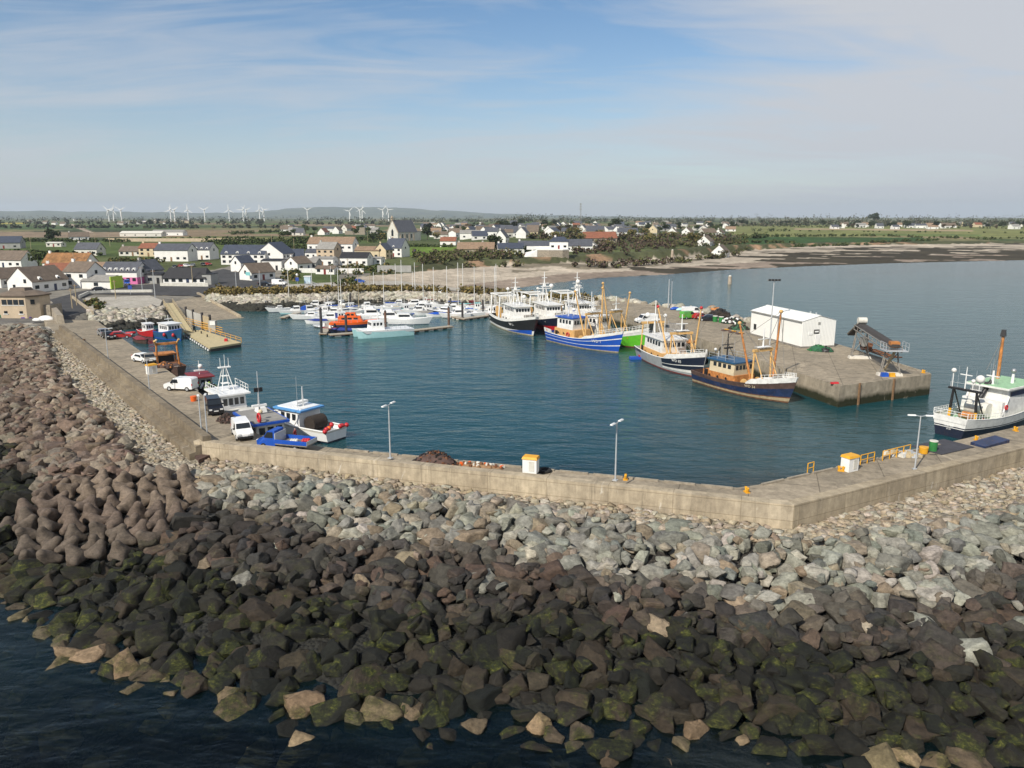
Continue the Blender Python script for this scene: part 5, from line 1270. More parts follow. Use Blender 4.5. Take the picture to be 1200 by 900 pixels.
def beam_trawler(label, pos, head, L, B, zs, bands, cfg):
    g = cfg.get
    t = thing('fishing_trawler', label, 'fishing boat', (*pos, 0), head, g('group', 'fishing trawlers moored along the right pier'))
    H = Hull(L, B, zs, bands, rake=g('rake', 1.3)); X = lambda f: (f - .5) * L
    H.mb(g('boot', 'boot_red')).build('hull', t)
    dk = H.deck(0.0, .97, g('drop', .95), g('deckmat', 'dull_steel')).build('deck', t)
    H.rail(0.0, .99, .02, .09, g('cap', 'white_paint')).build('gunwale', t)
    wb = MB(); t0 = g('wb', .68)
    H.bulwark(t0, .995, g('wbh', .55), g('wbmat', 'white_worn'), .03, .1).build('bow_bulwark', t)
    H.deck(t0 + .02, .985, -g('wbh', .55) * .55, g('wbdeck', 'white_paint'), .08, .25).build('foredeck', t)
    zd = zs[1] - g('drop', .95)
    # deckhouse and wheelhouse
    a, b, w, h1 = g('dh', (.12, .45, .36, 2.3)); w *= B
    dh = house(MB(), X(a), X(b), w * .9, w, zd, zd + h1, g('dhmat', 'deckhouse_tan'), .02).build('deckhouse', t)
    for k in range(3): MB().cyl((X(a) + (X(b) - X(a)) * (k + 1) / 4, -w - .0, zd + h1 * .62), (X(a) + (X(b) - X(a)) * (k + 1) / 4, -w * 1.0 - .05, zd + h1 * .62), .2, .2, 'glass_dark', 10).build('porthole', dh)
    MB().box((X(a) + .9, -w * .93 - .02, zd + .95), (.75, .08, 1.75), g('doormat', 'black')).build('door', dh)
    a2, b2, w2, h2 = g('wh', (.16, .42, .33, 2.3)); w2 *= B; z1 = zd + h1
    wh = house(MB(), X(a2), X(b2), w2 * .92, w2, z1, z1 + h2, g('whmat', 'white_worn'), g('slope', -.06)).build('wheelhouse', t)
    win_row(wh, X(a2), X(b2), w2 * .92, w2, z1, z1 + h2, g('slope', -.06), .48, .82, g('ns', 4), g('nf', 5))
    rf = MB(); rf.box(((X(a2) + X(b2)) / 2, 0, z1 + h2 + .1), ((X(b2) - X(a2)) * 1.1, w2 * 2.15, .22), g('roofmat', 'white_worn')); rf.build('wheelhouse_roof', wh)
    zr = z1 + h2 + .2
    rl = MB()
    for s in (-1, 1):
        for z in (.45, .9): rl.cyl((X(a2), s * w2, zr + z), (X(b2), s * w2, zr + z), .03, .03, 'galv', 4)
        for k in range(4): x = X(a2) + (X(b2) - X(a2)) * k / 3; rl.cyl((x, s * w2, zr), (x, s * w2, zr + .9), .03, .03, 'galv', 4)
    rl.build('roof_rail', wh)
    ms = MB(); mx = X(g('mast', .24)); mh = g('mh', 5.); mm = g('mastmat', 'white_paint')
    ms.cyl((mx, 0, zr), (mx, 0, zr + mh), .16, .07, mm, 8); ms.box((mx, 0, zr + mh * .55), (.2, 2.4, .1), mm); ms.box((mx + .2, 0, zr + mh * .42), (.3, 1.7, .22), mm)
    for s in (-1, 1): ms.cyl((mx + .9, s * .8, zr), (mx, 0, zr + mh * .6), .05, .05, mm, 5)
    ms.build('mast', t)
    for (fx, y, z, r) in g('domes', [(.30, .9, 1.2, .42), (.20, -1.0, .9, .3)]):
        d = MB(); d.cyl((X(fx), y, zr), (X(fx), y, zr + z), .05, .05, mm, 5); radome(d, (X(fx), y, zr + z + r * .8), r); d.build('radome', t)
    ant = MB()
    for fx, y, z in ((.2, .7, 3.4), (.28, -.9, 4.2), (.36, .4, 3.)): ant.cyl((X(fx), y, zr), (X(fx), y, zr + z), .025, .015, 'galv', 4)
    ant.build('aerials', t)
    # gantry and derricks
    gx = X(g('gantry', .6)); gh = g('gh', 6.2); gm = g('gmat', 'gantry_tan'); gw = B * .33
    a_frame(MB(), gx, gw, zd, gh, gm, .17, g('brace', 3.2)).build('gantry', t)
    if g('aft'): a_frame(MB(), X(g('aft')), B * .36, zd, g('ah', 5.4), g('amat', gm), .17, 0).build('stern_gantry', t)
    tm = MB(); tm.cyl((gx, 0, zd + gh), (gx, 0, zd + gh + g('th', 3.4)), .15, .08, g('topmat', 'white_paint'), 8); tm.box((gx, 0, zd + gh + 1.7), (.16, 2.2, .12), g('topmat', 'white_paint'))
    tm.box((gx, 0, zd + gh + .5), (.9, 2.6, .08), g('topmat', 'white_paint')); tm.build('top_mast', t)
    for s, (dx, dy, dz) in zip((-1, 1), g('booms', [(-1.6, 1.0, 10.), (.8, .6, 9.6)])):
        bo = MB(); p0 = Vector((gx + g('bx', .3), s * gw * 1.05, zd + .6)); p1 = p0 + Vector((dx, s * dy, dz)); bo.cyl(p0, p1, .2, .13, g('boommat', gm), 8); bo.sph(p1, .3, g('tipmat', gm), 8, 5); bo.build('derrick', t)
        wr = MB(); lines(wr, [(p1, (X(.92), s * .6, H.sheer(.92) + .4)), ((gx, s * .9, zd + gh), (X(.95), s * .3, H.sheer(.95) + .4)), ((gx, s * .9, zd + gh), (X(.1), s * 1.2, zd + 2.)), (p1, (gx, s * .5, zd + gh)), (p1, (X(.3), s * 1., zr + mh * .5))]); wr.build('rigging', bo and t)
    # working gear
    wn = MB(); wx = gx - 2.0; wn.cyl((wx, -1.4, zd + .7), (wx, 1.4, zd + .7), .55, .55, g('gear', 'rust'), 12)
    for y in (-1.45, 0, 1.45): wn.cyl((wx, y - .06, zd + .7), (wx, y + .06, zd + .7), .8, .8, gm, 12)
    wn.build('winch', t)
    rc = random.Random(hash(label) % 999 if False else len(label)); cl = MB()
    for k in range(16): cl.box((rc.uniform(X(.46), X(.74)), rc.uniform(-B * .33, B * .33), zd + .2), (rc.uniform(.3, .9), rc.uniform(.3, .8), rc.uniform(.2, .8)), rc.choice(['rust', 'net_green', 'dull_steel', 'orange', 'black', 'rust_orange']), rc.uniform(0, 3))
    cl.build('deck_gear', t)
    br = H.rail(.80, .985, 1.3, .035, g('railmat', 'white_paint'), 2); H.rail(.80, .985, .95, .03, g('railmat', 'white_paint'), 0, m=br); br.build('bow_rail', t)
    aw = MB(); aw.cyl((X(.9), 0, H.sheer(.9) + .3), (X(.9), 0, H.sheer(.9) + 1.0), .3, .22, 'dull_steel', 8); aw.cyl((X(.86), -.6, H.sheer(.86) + .6), (X(.86), .6, H.sheer(.86) + .6), .28, .28, 'dull_steel', 10); aw.build('anchor_winch', t)
    for f in g('tyres', ()):
        p = H.point(f, H.sheer(f) - .75, 1, .12); MB().torus(p, .42, .15, 'rubber', 'Y').build('tyre_fender', t)
    if g('buoy'):
        x, y, z = X(g('buoy')), -w * 1.0 - .08, zd + h1 * .55; MB().torus((x, y, z), .42, .12, 'red', 'Y').build('lifebuoy', t)
    return t, H

GRP = 'fishing trawlers moored along the right pier'
# blue beam trawler
p, hd, L = frame_px(654, 399, 718.5, 412); 
tb, Hb = beam_trawler('blue trawler with white stripe, tan deckhouse and blue wheelhouse roof', p, hd, 21., 6.4, (2.2, 1.9, 4.0), [(.30, 'blue'), (.36, 'white_worn'), (.70, 'blue'), (.76, 'white_worn'), (1., 'blue')],
    dict(boot='boot_tan', roofmat='blue', buoy=.37, dh=(.13, .47, .37, 2.4), wh=(.17, .43, .34, 2.4), gantry=.62, gh=6.2, wb=.62, booms=[(-2.6, .8, 10.2), (-.6, .6, 10.8)], aft=None, domes=[(.28, .8, 1.0, .35), (.2, -.9, 1.6, .25)], mastmat='white_paint', topmat='white_paint'))
letters_on(tb, Hb, .80, .62, 'WD 1', .85); letters_on(tb, Hb, .72, .33, 'I', .3)
MB().loft([[Hb.point(.0, 2.2, -1, .05), Hb.point(.14, 2.0, -1, .05), Hb.point(.14, 2.9, -1, .05), Hb.point(.0, 3.1, -1, .05)], [Hb.point(.0, 2.2, -1, -.05), Hb.point(.14, 2.0, -1, -.05), Hb.point(.14, 2.9, -1, -.05), Hb.point(.0, 3.1, -1, -.05)]], 'white_worn').build('stern_bulwark', tb)
letters_on(tb, Hb, .06, 1.15, 'IIII', .5, 'orange', -1, .12)
# green trawler between the blue one and the pier
dirv = Vector((math.cos(hd), math.sin(hd))); nrm = Vector((-dirv.y, dirv.x))
pg = Vector(p) + nrm * 7.2 + dirv * -.4
tg, Hg = beam_trawler('bright green trawler with white foredeck between the blue trawler and the pier', (pg.x, pg.y), hd + .1, 20., 6.2, (2.2, 1.9, 3.9), [(.8, 'green_bright'), (1., 'white_worn')],
    dict(gantry=.60, gh=6., booms=[(-1.6, .8, 11.6), (1.2, .5, 9.4)], tyres=(.7, .78, .86), dhmat='offwhite', wbdeck='green_deck', domes=[(.25, .8, 1., .3)]))
letters_on(tg, Hg, .84, .62, '-II', .5, 'yellow')
# grey and navy trawler
p, hd2, L = frame_px(757.5, 417, 823, 444)
ts, Hs = beam_trawler('grey and navy trawler with tan gantries and red flag topped derrick on the right pier', p, hd2, 22.5, 6.8, (2.2, 2.0, 4.0), [(.42, 'hull_grey'), (.46, 'hull_grey'), (.93, 'hull_grey'), (1., 'hull_grey')],
    dict(dh=(.10, .6, .40, 1.6), wh=(.16, .52, .36, 2.3), ns=5, gantry=.64, gh=5.6, aft=.1, ah=6., wb=.64, wbh=.8, booms=[(-4.2, .6, 9.4), (1.0, .6, 9.6)], tipmat='red', tyres=(.75, .83, .9), domes=[(.12, -1.4, 3.0, .5), (.22, 1.2, 3.2, .35)], boot='boot_red', mast=.14, mh=6.2))
nv = MB()     # navy bow panels with white lines: a painted shell plate stands just proud of the grey side
for side in (-1, 1):
    for za, zb, mt in ((.12, .28, 'white_worn'), (.28, .52, 'navy'), (.52, .57, 'white_worn'), (.57, .97, 'navy')):
        vs_ = []; fs = []
        for k in range(15):
            q = .60 + .398 * k / 14; zt = Hs.sheer(q)
            for f in (za, zb): vs_.append(Hs.point(q, .22 + (zt - .22) * f, side, .035))
        for k in range(14): fs.append((2 * k, 2 * k + 2, 2 * k + 3, 2 * k + 1))
        nv.add(vs_, fs, mt, None, True)
nv.build('bow_panel', ts)
letters_on(ts, Hs, .80, .76, 'WD 83', .75, 'white_paint', -1, .1); letters_on(ts, Hs, .09, .72, 'ETOWARI', .95, 'navy', -1, .08)
x, y = G(757, 420.5, 0); tw = thing('work_float', 'small blue work float with a red tub behind the stern of the grey trawler', 'float', (x - 1.5, y, 0), .1); MB().box((0, 0, .15), (3.4, 1.5, .6), 'blue', top=(.95, .9)).build('hull', tw); MB().box((.5, 0, .6), (.8, .6, .4), 'red').build('tub', tw)
# rusty blue and orange trawler
p, hd3, L = frame_px(834, 449, 909, 468.5)
tr_, Hr = beam_trawler('rusty dark blue trawler with orange deckhouse nearest the end of the right pier', p, hd3, 18.5, 6.2, (2.1, 1.9, 3.4), [(.16, 'boot_tan'), (.22, 'rust'), (.66, 'blue_dark'), (.72, 'rust_brown'), (1., 'rust_brown')],
    dict(cap='rust_brown', dh=(.12, .52, .36, 1.7), dhmat='rust_orange', wh=(.2, .50, .34, 1.9), whmat='cream_wall', roofmat='blue_teal', ns=4, gantry=.70, gh=6.2, wb=.68, wbh=.75, booms=[(-2.8, .5, 9.6), (.4, .4, 11.4)], boommat='rust_orange', gmat='yellow_tan', mastmat='black', mast=.3, mh=4., boot='rust', brace=2.6, deckmat='rust', domes=[(.2, -.8, 1., .25)]) if 'yellow_tan' in SPEC else dict(cap='rust_brown', dh=(.12, .52, .36, 1.7), dhmat='rust_orange', wh=(.2, .50, .34, 1.9), whmat='cream_wall', roofmat='blue_teal', ns=4, gantry=.70, gh=6.2, wb=.68, wbh=.75, booms=[(-2.8, .5, 9.6), (.4, .4, 11.4)], boommat='rust_orange', mastmat='black', mast=.3, mh=4., boot='rust', brace=2.6, deckmat='rust', domes=[(.2, -.8, 1., .25)]))
letters_on(tr_, Hr, .72, .72, 'WD 34', .6, 'cream_wall')
MB().cyl((-5.6, 0, 1.2), (-5.6, 0, 5.6), .07, .05, 'white_paint', 6).cyl((-5.6, -1.2, 4.6), (-5.6, 1.2, 4.6), .05, .05, 'white_paint', 5).build('stern_mast', tr_)

# ---- stern trawlers with long white superstructures
def stern_trawler(label, pos, head, L, B, zs, bands, cfg):
    g = cfg.get
    t = thing('fishing_trawler', label, 'fishing boat', (*pos, 0), head, g('group', GRP)); H = Hull(L, B, zs, bands, rake=g('rake', 1.8), full=.6); X = lambda f: (f - .5) * L
    H.mb(g('boot', 'boot_red')).build('hull', t); H.deck(0, .97, .9, g('deckmat', 'dull_steel')).build('deck', t)
    H.rail(0, .995, .03, .12, 'white_worn').build('gunwale', t)
    H.bulwark(g('wb', .0), .995, g('wbh', .55), 'white_worn', .03, .12).build('upper_bulwark', t)
    H.deck(.5, .985, -.25, 'white_paint', .1, .2).build('foredeck', t)
    zd = zs[1] + .1
    dh = house(MB(), X(.36), X(.8), B * .34, B * .30, zd - .9, zd + 1.3, 'white_worn', .15).build('deckhouse', t)
    for k in range(4): MB().cyl((X(.42 + .09 * k), -B * .34 - .06, zd + .5), (X(.42 + .09 * k), -B * .3, zd + .5), .2, .2, 'glass_dark', 10).build('porthole', dh)
    z1 = zd + 1.3; wh = house(MB(), X(.4), X(.72), B * .31, B * .28, z1, z1 + 2.4, 'white_worn', .1).build('wheelhouse', t)
    win_row(wh, X(.4), X(.72), B * .31, B * .28, z1, z1 + 2.4, .1, .5, .8, 6, 5)
    MB().box((X(.555), 0, z1 + 2.5), ((X(.76) - X(.39)), B * .68, .2), 'white_worn').build('wheelhouse_roof', wh)
    zr = z1 + 2.6; rl = MB()
    for s in (-1, 1):
        for z in (.5, 1.0): rl.cyl((X(.4), s * B * .32, zr + z), (X(.72), s * B * .3, zr + z), .035, .035, 'white_paint', 4)
        for k in range(6): x = X(.4 + .064 * k); rl.cyl((x, s * B * .31, zr), (x, s * B * .31, zr + 1.), .035, .035, 'white_paint', 4)
    rl.build('roof_rail', wh)
    mx = X(g('mast', .5)); ms = MB(); mh = g('mh', 6.5)
    for dx, dy in ((-1.1, -.8), (-1.1, .8), (.9, -.8), (.9, .8)): ms.cyl((mx + dx, dy, zr), (mx, dy * .25, zr + mh * .62), .13, .1, 'white_paint', 6)
    ms.cyl((mx, 0, zr + mh * .5), (mx, 0, zr + mh), .2, .07, 'white_paint', 8)
    for f, wd in ((.45, 3.), (.62, 2.4), (.8, 1.4)): ms.box((mx, 0, zr + mh * f), (.7 if f < .5 else .2, wd, .12), 'white_paint')
    ms.box((mx + .4, 0, zr + mh * .52), (.25, 2., .2), 'white_paint'); ms.build('mast', t)
    for fx, y, z, r in g('domes', [(.62, 1.2, 1.5, .5), (.44, -1.4, 3.2, .42), (.68, -1.2, .9, .3)]):
        d = MB(); d.cyl((X(fx), y, zr), (X(fx), y, zr + z), .07, .07, 'white_paint', 5); radome(d, (X(fx), y, zr + z + r * .8), r); d.build('radome', t)
    gp = MB(); a_frame(gp, X(.05), B * .38, zd - .9, g('gh', 6.4), 'white_paint', .24, 0); a_frame(gp, X(.30), B * .36, zd - .9, g('gh', 6.4), 'white_paint', .2, 0)
    for s in (-1, 1): gp.cyl((X(.05), s * B * .33, zd - .9 + g('gh', 6.4)), (X(.3), s * B * .31, zd - .9 + g('gh', 6.4)), .12, .12, 'white_paint', 6)
    gp.build('gantry', t)
    for k, fx in enumerate((.13, .24)):
        nd_ = MB(); nd_.cyl((X(fx), -1.5, zd + 1.2), (X(fx), 1.5, zd + 1.2), .8, .8, 'net_green' if k else 'pot_mesh', 14)
        for y in (-1.6, 1.6): nd_.cyl((X(fx), y - .08, zd + 1.2), (X(fx), y + .08, zd + 1.2), 1.35, 1.35, 'gantry_tan', 16)
        for y in (-1.6, 1.6): nd_.box((X(fx), y, zd), (.5, .2, 1.9), 'gantry_tan')
        nd_.build('net_drum', t)
    ant = MB()
    for fx, y, z in ((.45, .9, 5.), (.52, -1.1, 6.), (.6, .5, 4.4)): ant.cyl((X(fx), y, zr), (X(fx), y, zr + z), .03, .02, 'galv', 4)
    ant.build('aerials', t)
    br = H.rail(.72, .99, 1.35, .04, 'white_paint', 2); br.build('bow_rail', t)
    wl = MB(); wl.cyl((X(.86), -.9, H.sheer(.86) + .7), (X(.86), .9, H.sheer(.86) + .7), .45, .45, 'dull_steel', 10); wl.build('anchor_winch', t)
    return t, H
p, hd, L = frame_px(584, 377.5, 626.5, 394.5)
t1, H1 = stern_trawler('black trawler with white upperworks and blue bow stripe, leftmost of the moored trawlers', p, hd, 25., 7.4, (2.6, 2.2, 4.2), [(.18, 'white_worn'), (.24, 'white_worn'), (.9, 'black'), (1., 'black')], dict(boot='boot_tan', wbh=.6))
letters_on(t1, H1, .74, .62, 'W I--', .95)
bl = MB()
for side in (-1, 1):
    vs_ = []; fs = []
    for k in range(13):
        q = .62 + .36 * k / 12; zt = H1.sheer(q)
        for z in (.3, .32 + 1.05 * k / 12): vs_.append(H1.point(q, z, side, .03))
    for k in range(12): fs.append((2 * k, 2 * k + 2, 2 * k + 3, 2 * k + 1))
    bl.add(vs_, fs, 'blue', None, True)
bl.build('bow_stripe', t1)
dv = Vector((math.cos(hd), math.sin(hd))); nv_ = Vector((-dv.y, dv.x))
q = Vector(p) + nv_ * 8.2 + dv * -.6
t2_, H2 = stern_trawler('trawler with dark blue hull, red lower bow and white upperworks, second from left', (q.x, q.y), hd, 24., 7.2, (2.6, 2.2, 4.3), [(.34, 'red'), (.4, 'red'), (1., 'navy')], dict(wbh=.7, mast=.46, mh=7.5, boot='red', domes=[(.5, 1.5, 3.6, .55), (.4, -1.2, 3., .35)]))
letters_on(t2_, H2, .78, .72, '--', .7)
q = Vector(p) + nv_ * 16.6 + dv * -.5
t3_, H3 = stern_trawler('white trawler with many radomes half hidden behind the blue trawler', (q.x, q.y), hd + .02, 24., 7.2, (2.6, 2.3, 4.4), [(.3, 'red'), (1., 'navy')], dict(wbh=.8, mast=.5, mh=7.2, domes=[(.6, -1.2, 2.4, .5), (.44, 1.4, 3.2, .45), (.52, 0, 4.4, .55)]))

# ---- white trawler on the right quay, seen from astern
sx, sy = G(1106, 517, 0)
hd8 = math.atan2(27.2, 49.2) + .04
L8 = 26.; c8 = (sx + math.cos(hd8) * (L8 * .365 + 1.6) + .3, sy + math.sin(hd8) * (L8 * .365 + 1.6) + 1.3)
def right_trawler():
    t = thing('fishing_trawler', 'large white trawler with pale green roof and black legged gantry on the right quay', 'fishing boat', (*c8, 0), hd8); t.scale = (.73, .73, .73); L, B = L8, 8.2
    H = Hull(L, B, (3.6, 3.0, 5.0), [(.40, 'navy'), (.44, 'white_worn'), (.5, 'navy'), (1., 'white_worn')], stern=.72, full=.66); X = lambda f: (f - .5) * L
    H.mb('navy').build('hull', t); H.deck(0, .97, 1.0, 'green_deck').build('deck', t); H.rail(0, .99, .02, .1, 'white_worn').build('gunwale', t)
    MB().box((X(0), 0, 3.1), (.18, B * .7, 1.0), 'white_worn').build('stern_bulwark', t)
    r_ = H.rail(.0, .36, .95, .045, 'white_paint', 1); H.rail(.0, .36, .5, .04, 'white_paint', m=r_)
    for z in (.5, .95): r_.cyl((X(0), -B * .36, 3.6 + z), (X(0), B * .36, 3.6 + z), .045, .045, 'white_paint', 5)
    for k in range(6): y = B * .36 * (k / 2.5 - 1); r_.cyl((X(0), y, 3.5), (X(0), y, 4.55), .04, .04, 'white_paint', 5)
    r_.build('stern_rail', t)
    z0 = 2.3
    for nm, gx, legs in (('gantry', X(.14), 'mix'),):
        m = MB()
        for s in (-1, 1):
            m.cyl((gx, s * 2.3, z0), (gx, s * 2.2, z0 + 1.9), .26, .24, 'yellow', 10); m.cyl((gx, s * 2.2, z0 + 1.9), (gx, s * 2.0, z0 + 5.4), .24, .2, 'black', 10)
            m.cyl((gx + 3.2, s * 2.0, z0 + .4), (gx + .2, s * 1.9, z0 + 5.2), .13, .13, 'black', 6)
        m.box((gx, 0, z0 + 5.5), (.7, 5.6, .35), 'black'); m.build(nm, t)
        pf = MB(); zt = z0 + 5.7
        for y in (-2.6, 2.6): pf.cyl((gx, y, zt), (gx, y, zt + .8), .04, .04, 'galv', 5)
        pf.cyl((gx, -2.6, zt + .8), (gx, 2.6, zt + .8), .04, .04, 'galv', 5); pf.cyl((gx, 0.1, zt), (gx, .1, zt + 3.8), .12, .06, 'white_paint', 8); pf.box((gx, .1, zt + 2.4), (.2, 2., .14), 'white_paint')
        for y, z in ((-1.6, 3.4), (1.4, 3.8), (2.5, 3.2)): pf.cyl((gx, y, zt), (gx, y, zt + z), .025, .02, 'galv', 4)
        pf.build('gantry_mast', t)
        for y, z, rr in ((2.3, 2.6, .42), (-2.3, 1.6, .72), (-1.2, 1.3, .35)):
            d = MB(); d.cyl((gx, y, zt), (gx, y, zt + z), .08, .08, 'white_paint', 6); radome(d, (gx, y, zt + z + rr * .6), rr); d.build('radome', t)
    ho = house(MB(), X(.36), X(.86), B * .44, B * .36, z0 - .3, z0 + 3.1, 'white_worn', .1).build('deckhouse', t)
    wh = house(MB(), X(.44), X(.82), B * .41, B * .34, z0 + 3.1, z0 + 5.2, 'white_worn', .1).build('wheelhouse', t)
    MB().box((X(.63), -B * .395, z0 + 4.3), (L * .32, .12, .8), 'blue_dark').build('window', wh); MB().box((X(.63), B * .395, z0 + 4.3), (L * .32, .12, .8), 'blue_dark').build('window', wh)
    MB().box((X(.62), 0, z0 + 5.35), (L * .44, B * .93, .3), 'white_worn').build('wheelhouse_roof', wh); MB().box((X(.62), 0, z0 + 5.53), (L * .42, B * .86, .08), 'green_deck').build('roof_deck', wh)
    MB().cyl((X(.33), -1.9, z0 + 1.6), (X(.33), 1.9, z0 + 1.6), 1.25, 1.25, 'offwhite', 16).build('net_drum', t)
    MB().cyl((X(.25), -.6, z0 + .5), (X(.25), 1.4, z0 + .5), .6, .6, 'rust_orange', 12).build('winch', t)
    cl = MB(); rr = random.Random(8)
    for k in range(14): cl.box((X(rr.uniform(.05, .3)), rr.uniform(-2.6, 2.6), z0 + .2), (rr.uniform(.3, .8), rr.uniform(.3, .8), rr.uniform(.2, .7)), rr.choice(['rust_orange', 'yellow', 'offwhite', 'orange', 'rust', 'white_paint']), rr.uniform(0, 3))
    cl.build('deck_gear', t)
    for s in (-1, 1): MB().cyl((X(.36), s * B * .42, z0), (X(.44), s * B * .42, z0 + 4.), .22, .2, 'white_worn', 8).build('strut', t)
    m = MB(); m.cyl((X(.47), 0, z0 + 5.5), (X(.47), 0, z0 + 8.), .3, .14, 'white_paint', 8); m.box((X(.47), 0, z0 + 7.), (.3, 2.2, .16), 'white_paint')
    for k in range(5): m.cyl((X(.44 + .02 * k), -1.2 + .6 * k, z0 + 5.5), (X(.44 + .02 * k), -1.2 + .6 * k, z0 + 9 + k % 2), .025, .02, 'galv', 4)
    m.build('mast', t)
    m = MB(); m.cyl((X(.62), -1.4, z0 + 5.5), (X(.62), -1.4, z0 + 7.2), .3, .22, 'white_paint', 8); radome(m, (X(.62), -1.4, z0 + 7.8), .42, 'steel'); m.build('searchlight', t)
    m = MB(); m.cyl((X(.40), .8, z0 + 3.2), (X(.47), .2, z0 + 6.2), .45, .3, 'black', 10); m.box((X(.44), .6, z0 + 5.4), (1.1, .9, 1.), 'black', .4, (.7, .7)); m.build('crane', t)
    m = MB(); m.cyl((X(.70), 2.2, z0 + 5.), (X(.70), 2.2, z0 + 13.6), .32, .26, 'rust_orange', 10); m.box((X(.70), 2.2, z0 + 14.), (1., .9, 1.2), 'black', .3, (.7, .7)); lines(m, [((X(.70), 2.2, z0 + 13.4), (X(.45), 1., z0 + 8.)), ((X(.70), 2.2, z0 + 13.4), (X(.6), 2.2, z0 + 5.6))], .04); m.build('derrick', t)
    MB().torus((X(.41), -B * .44, z0 + 2.2), .4, .12, 'red', 'Y').build('lifebuoy', t)
    lettering('lettering', 'II IIII IIIIII', .42, 'white_paint', t, (X(0) - .1, 0, 1.75), (math.pi / 2, 0, -math.pi / 2)); lettering('lettering', 'III IIII', .38, 'white_paint', t, (X(0) - .1, 0, 1.25), (math.pi / 2, 0, -math.pi / 2))
right_trawler()

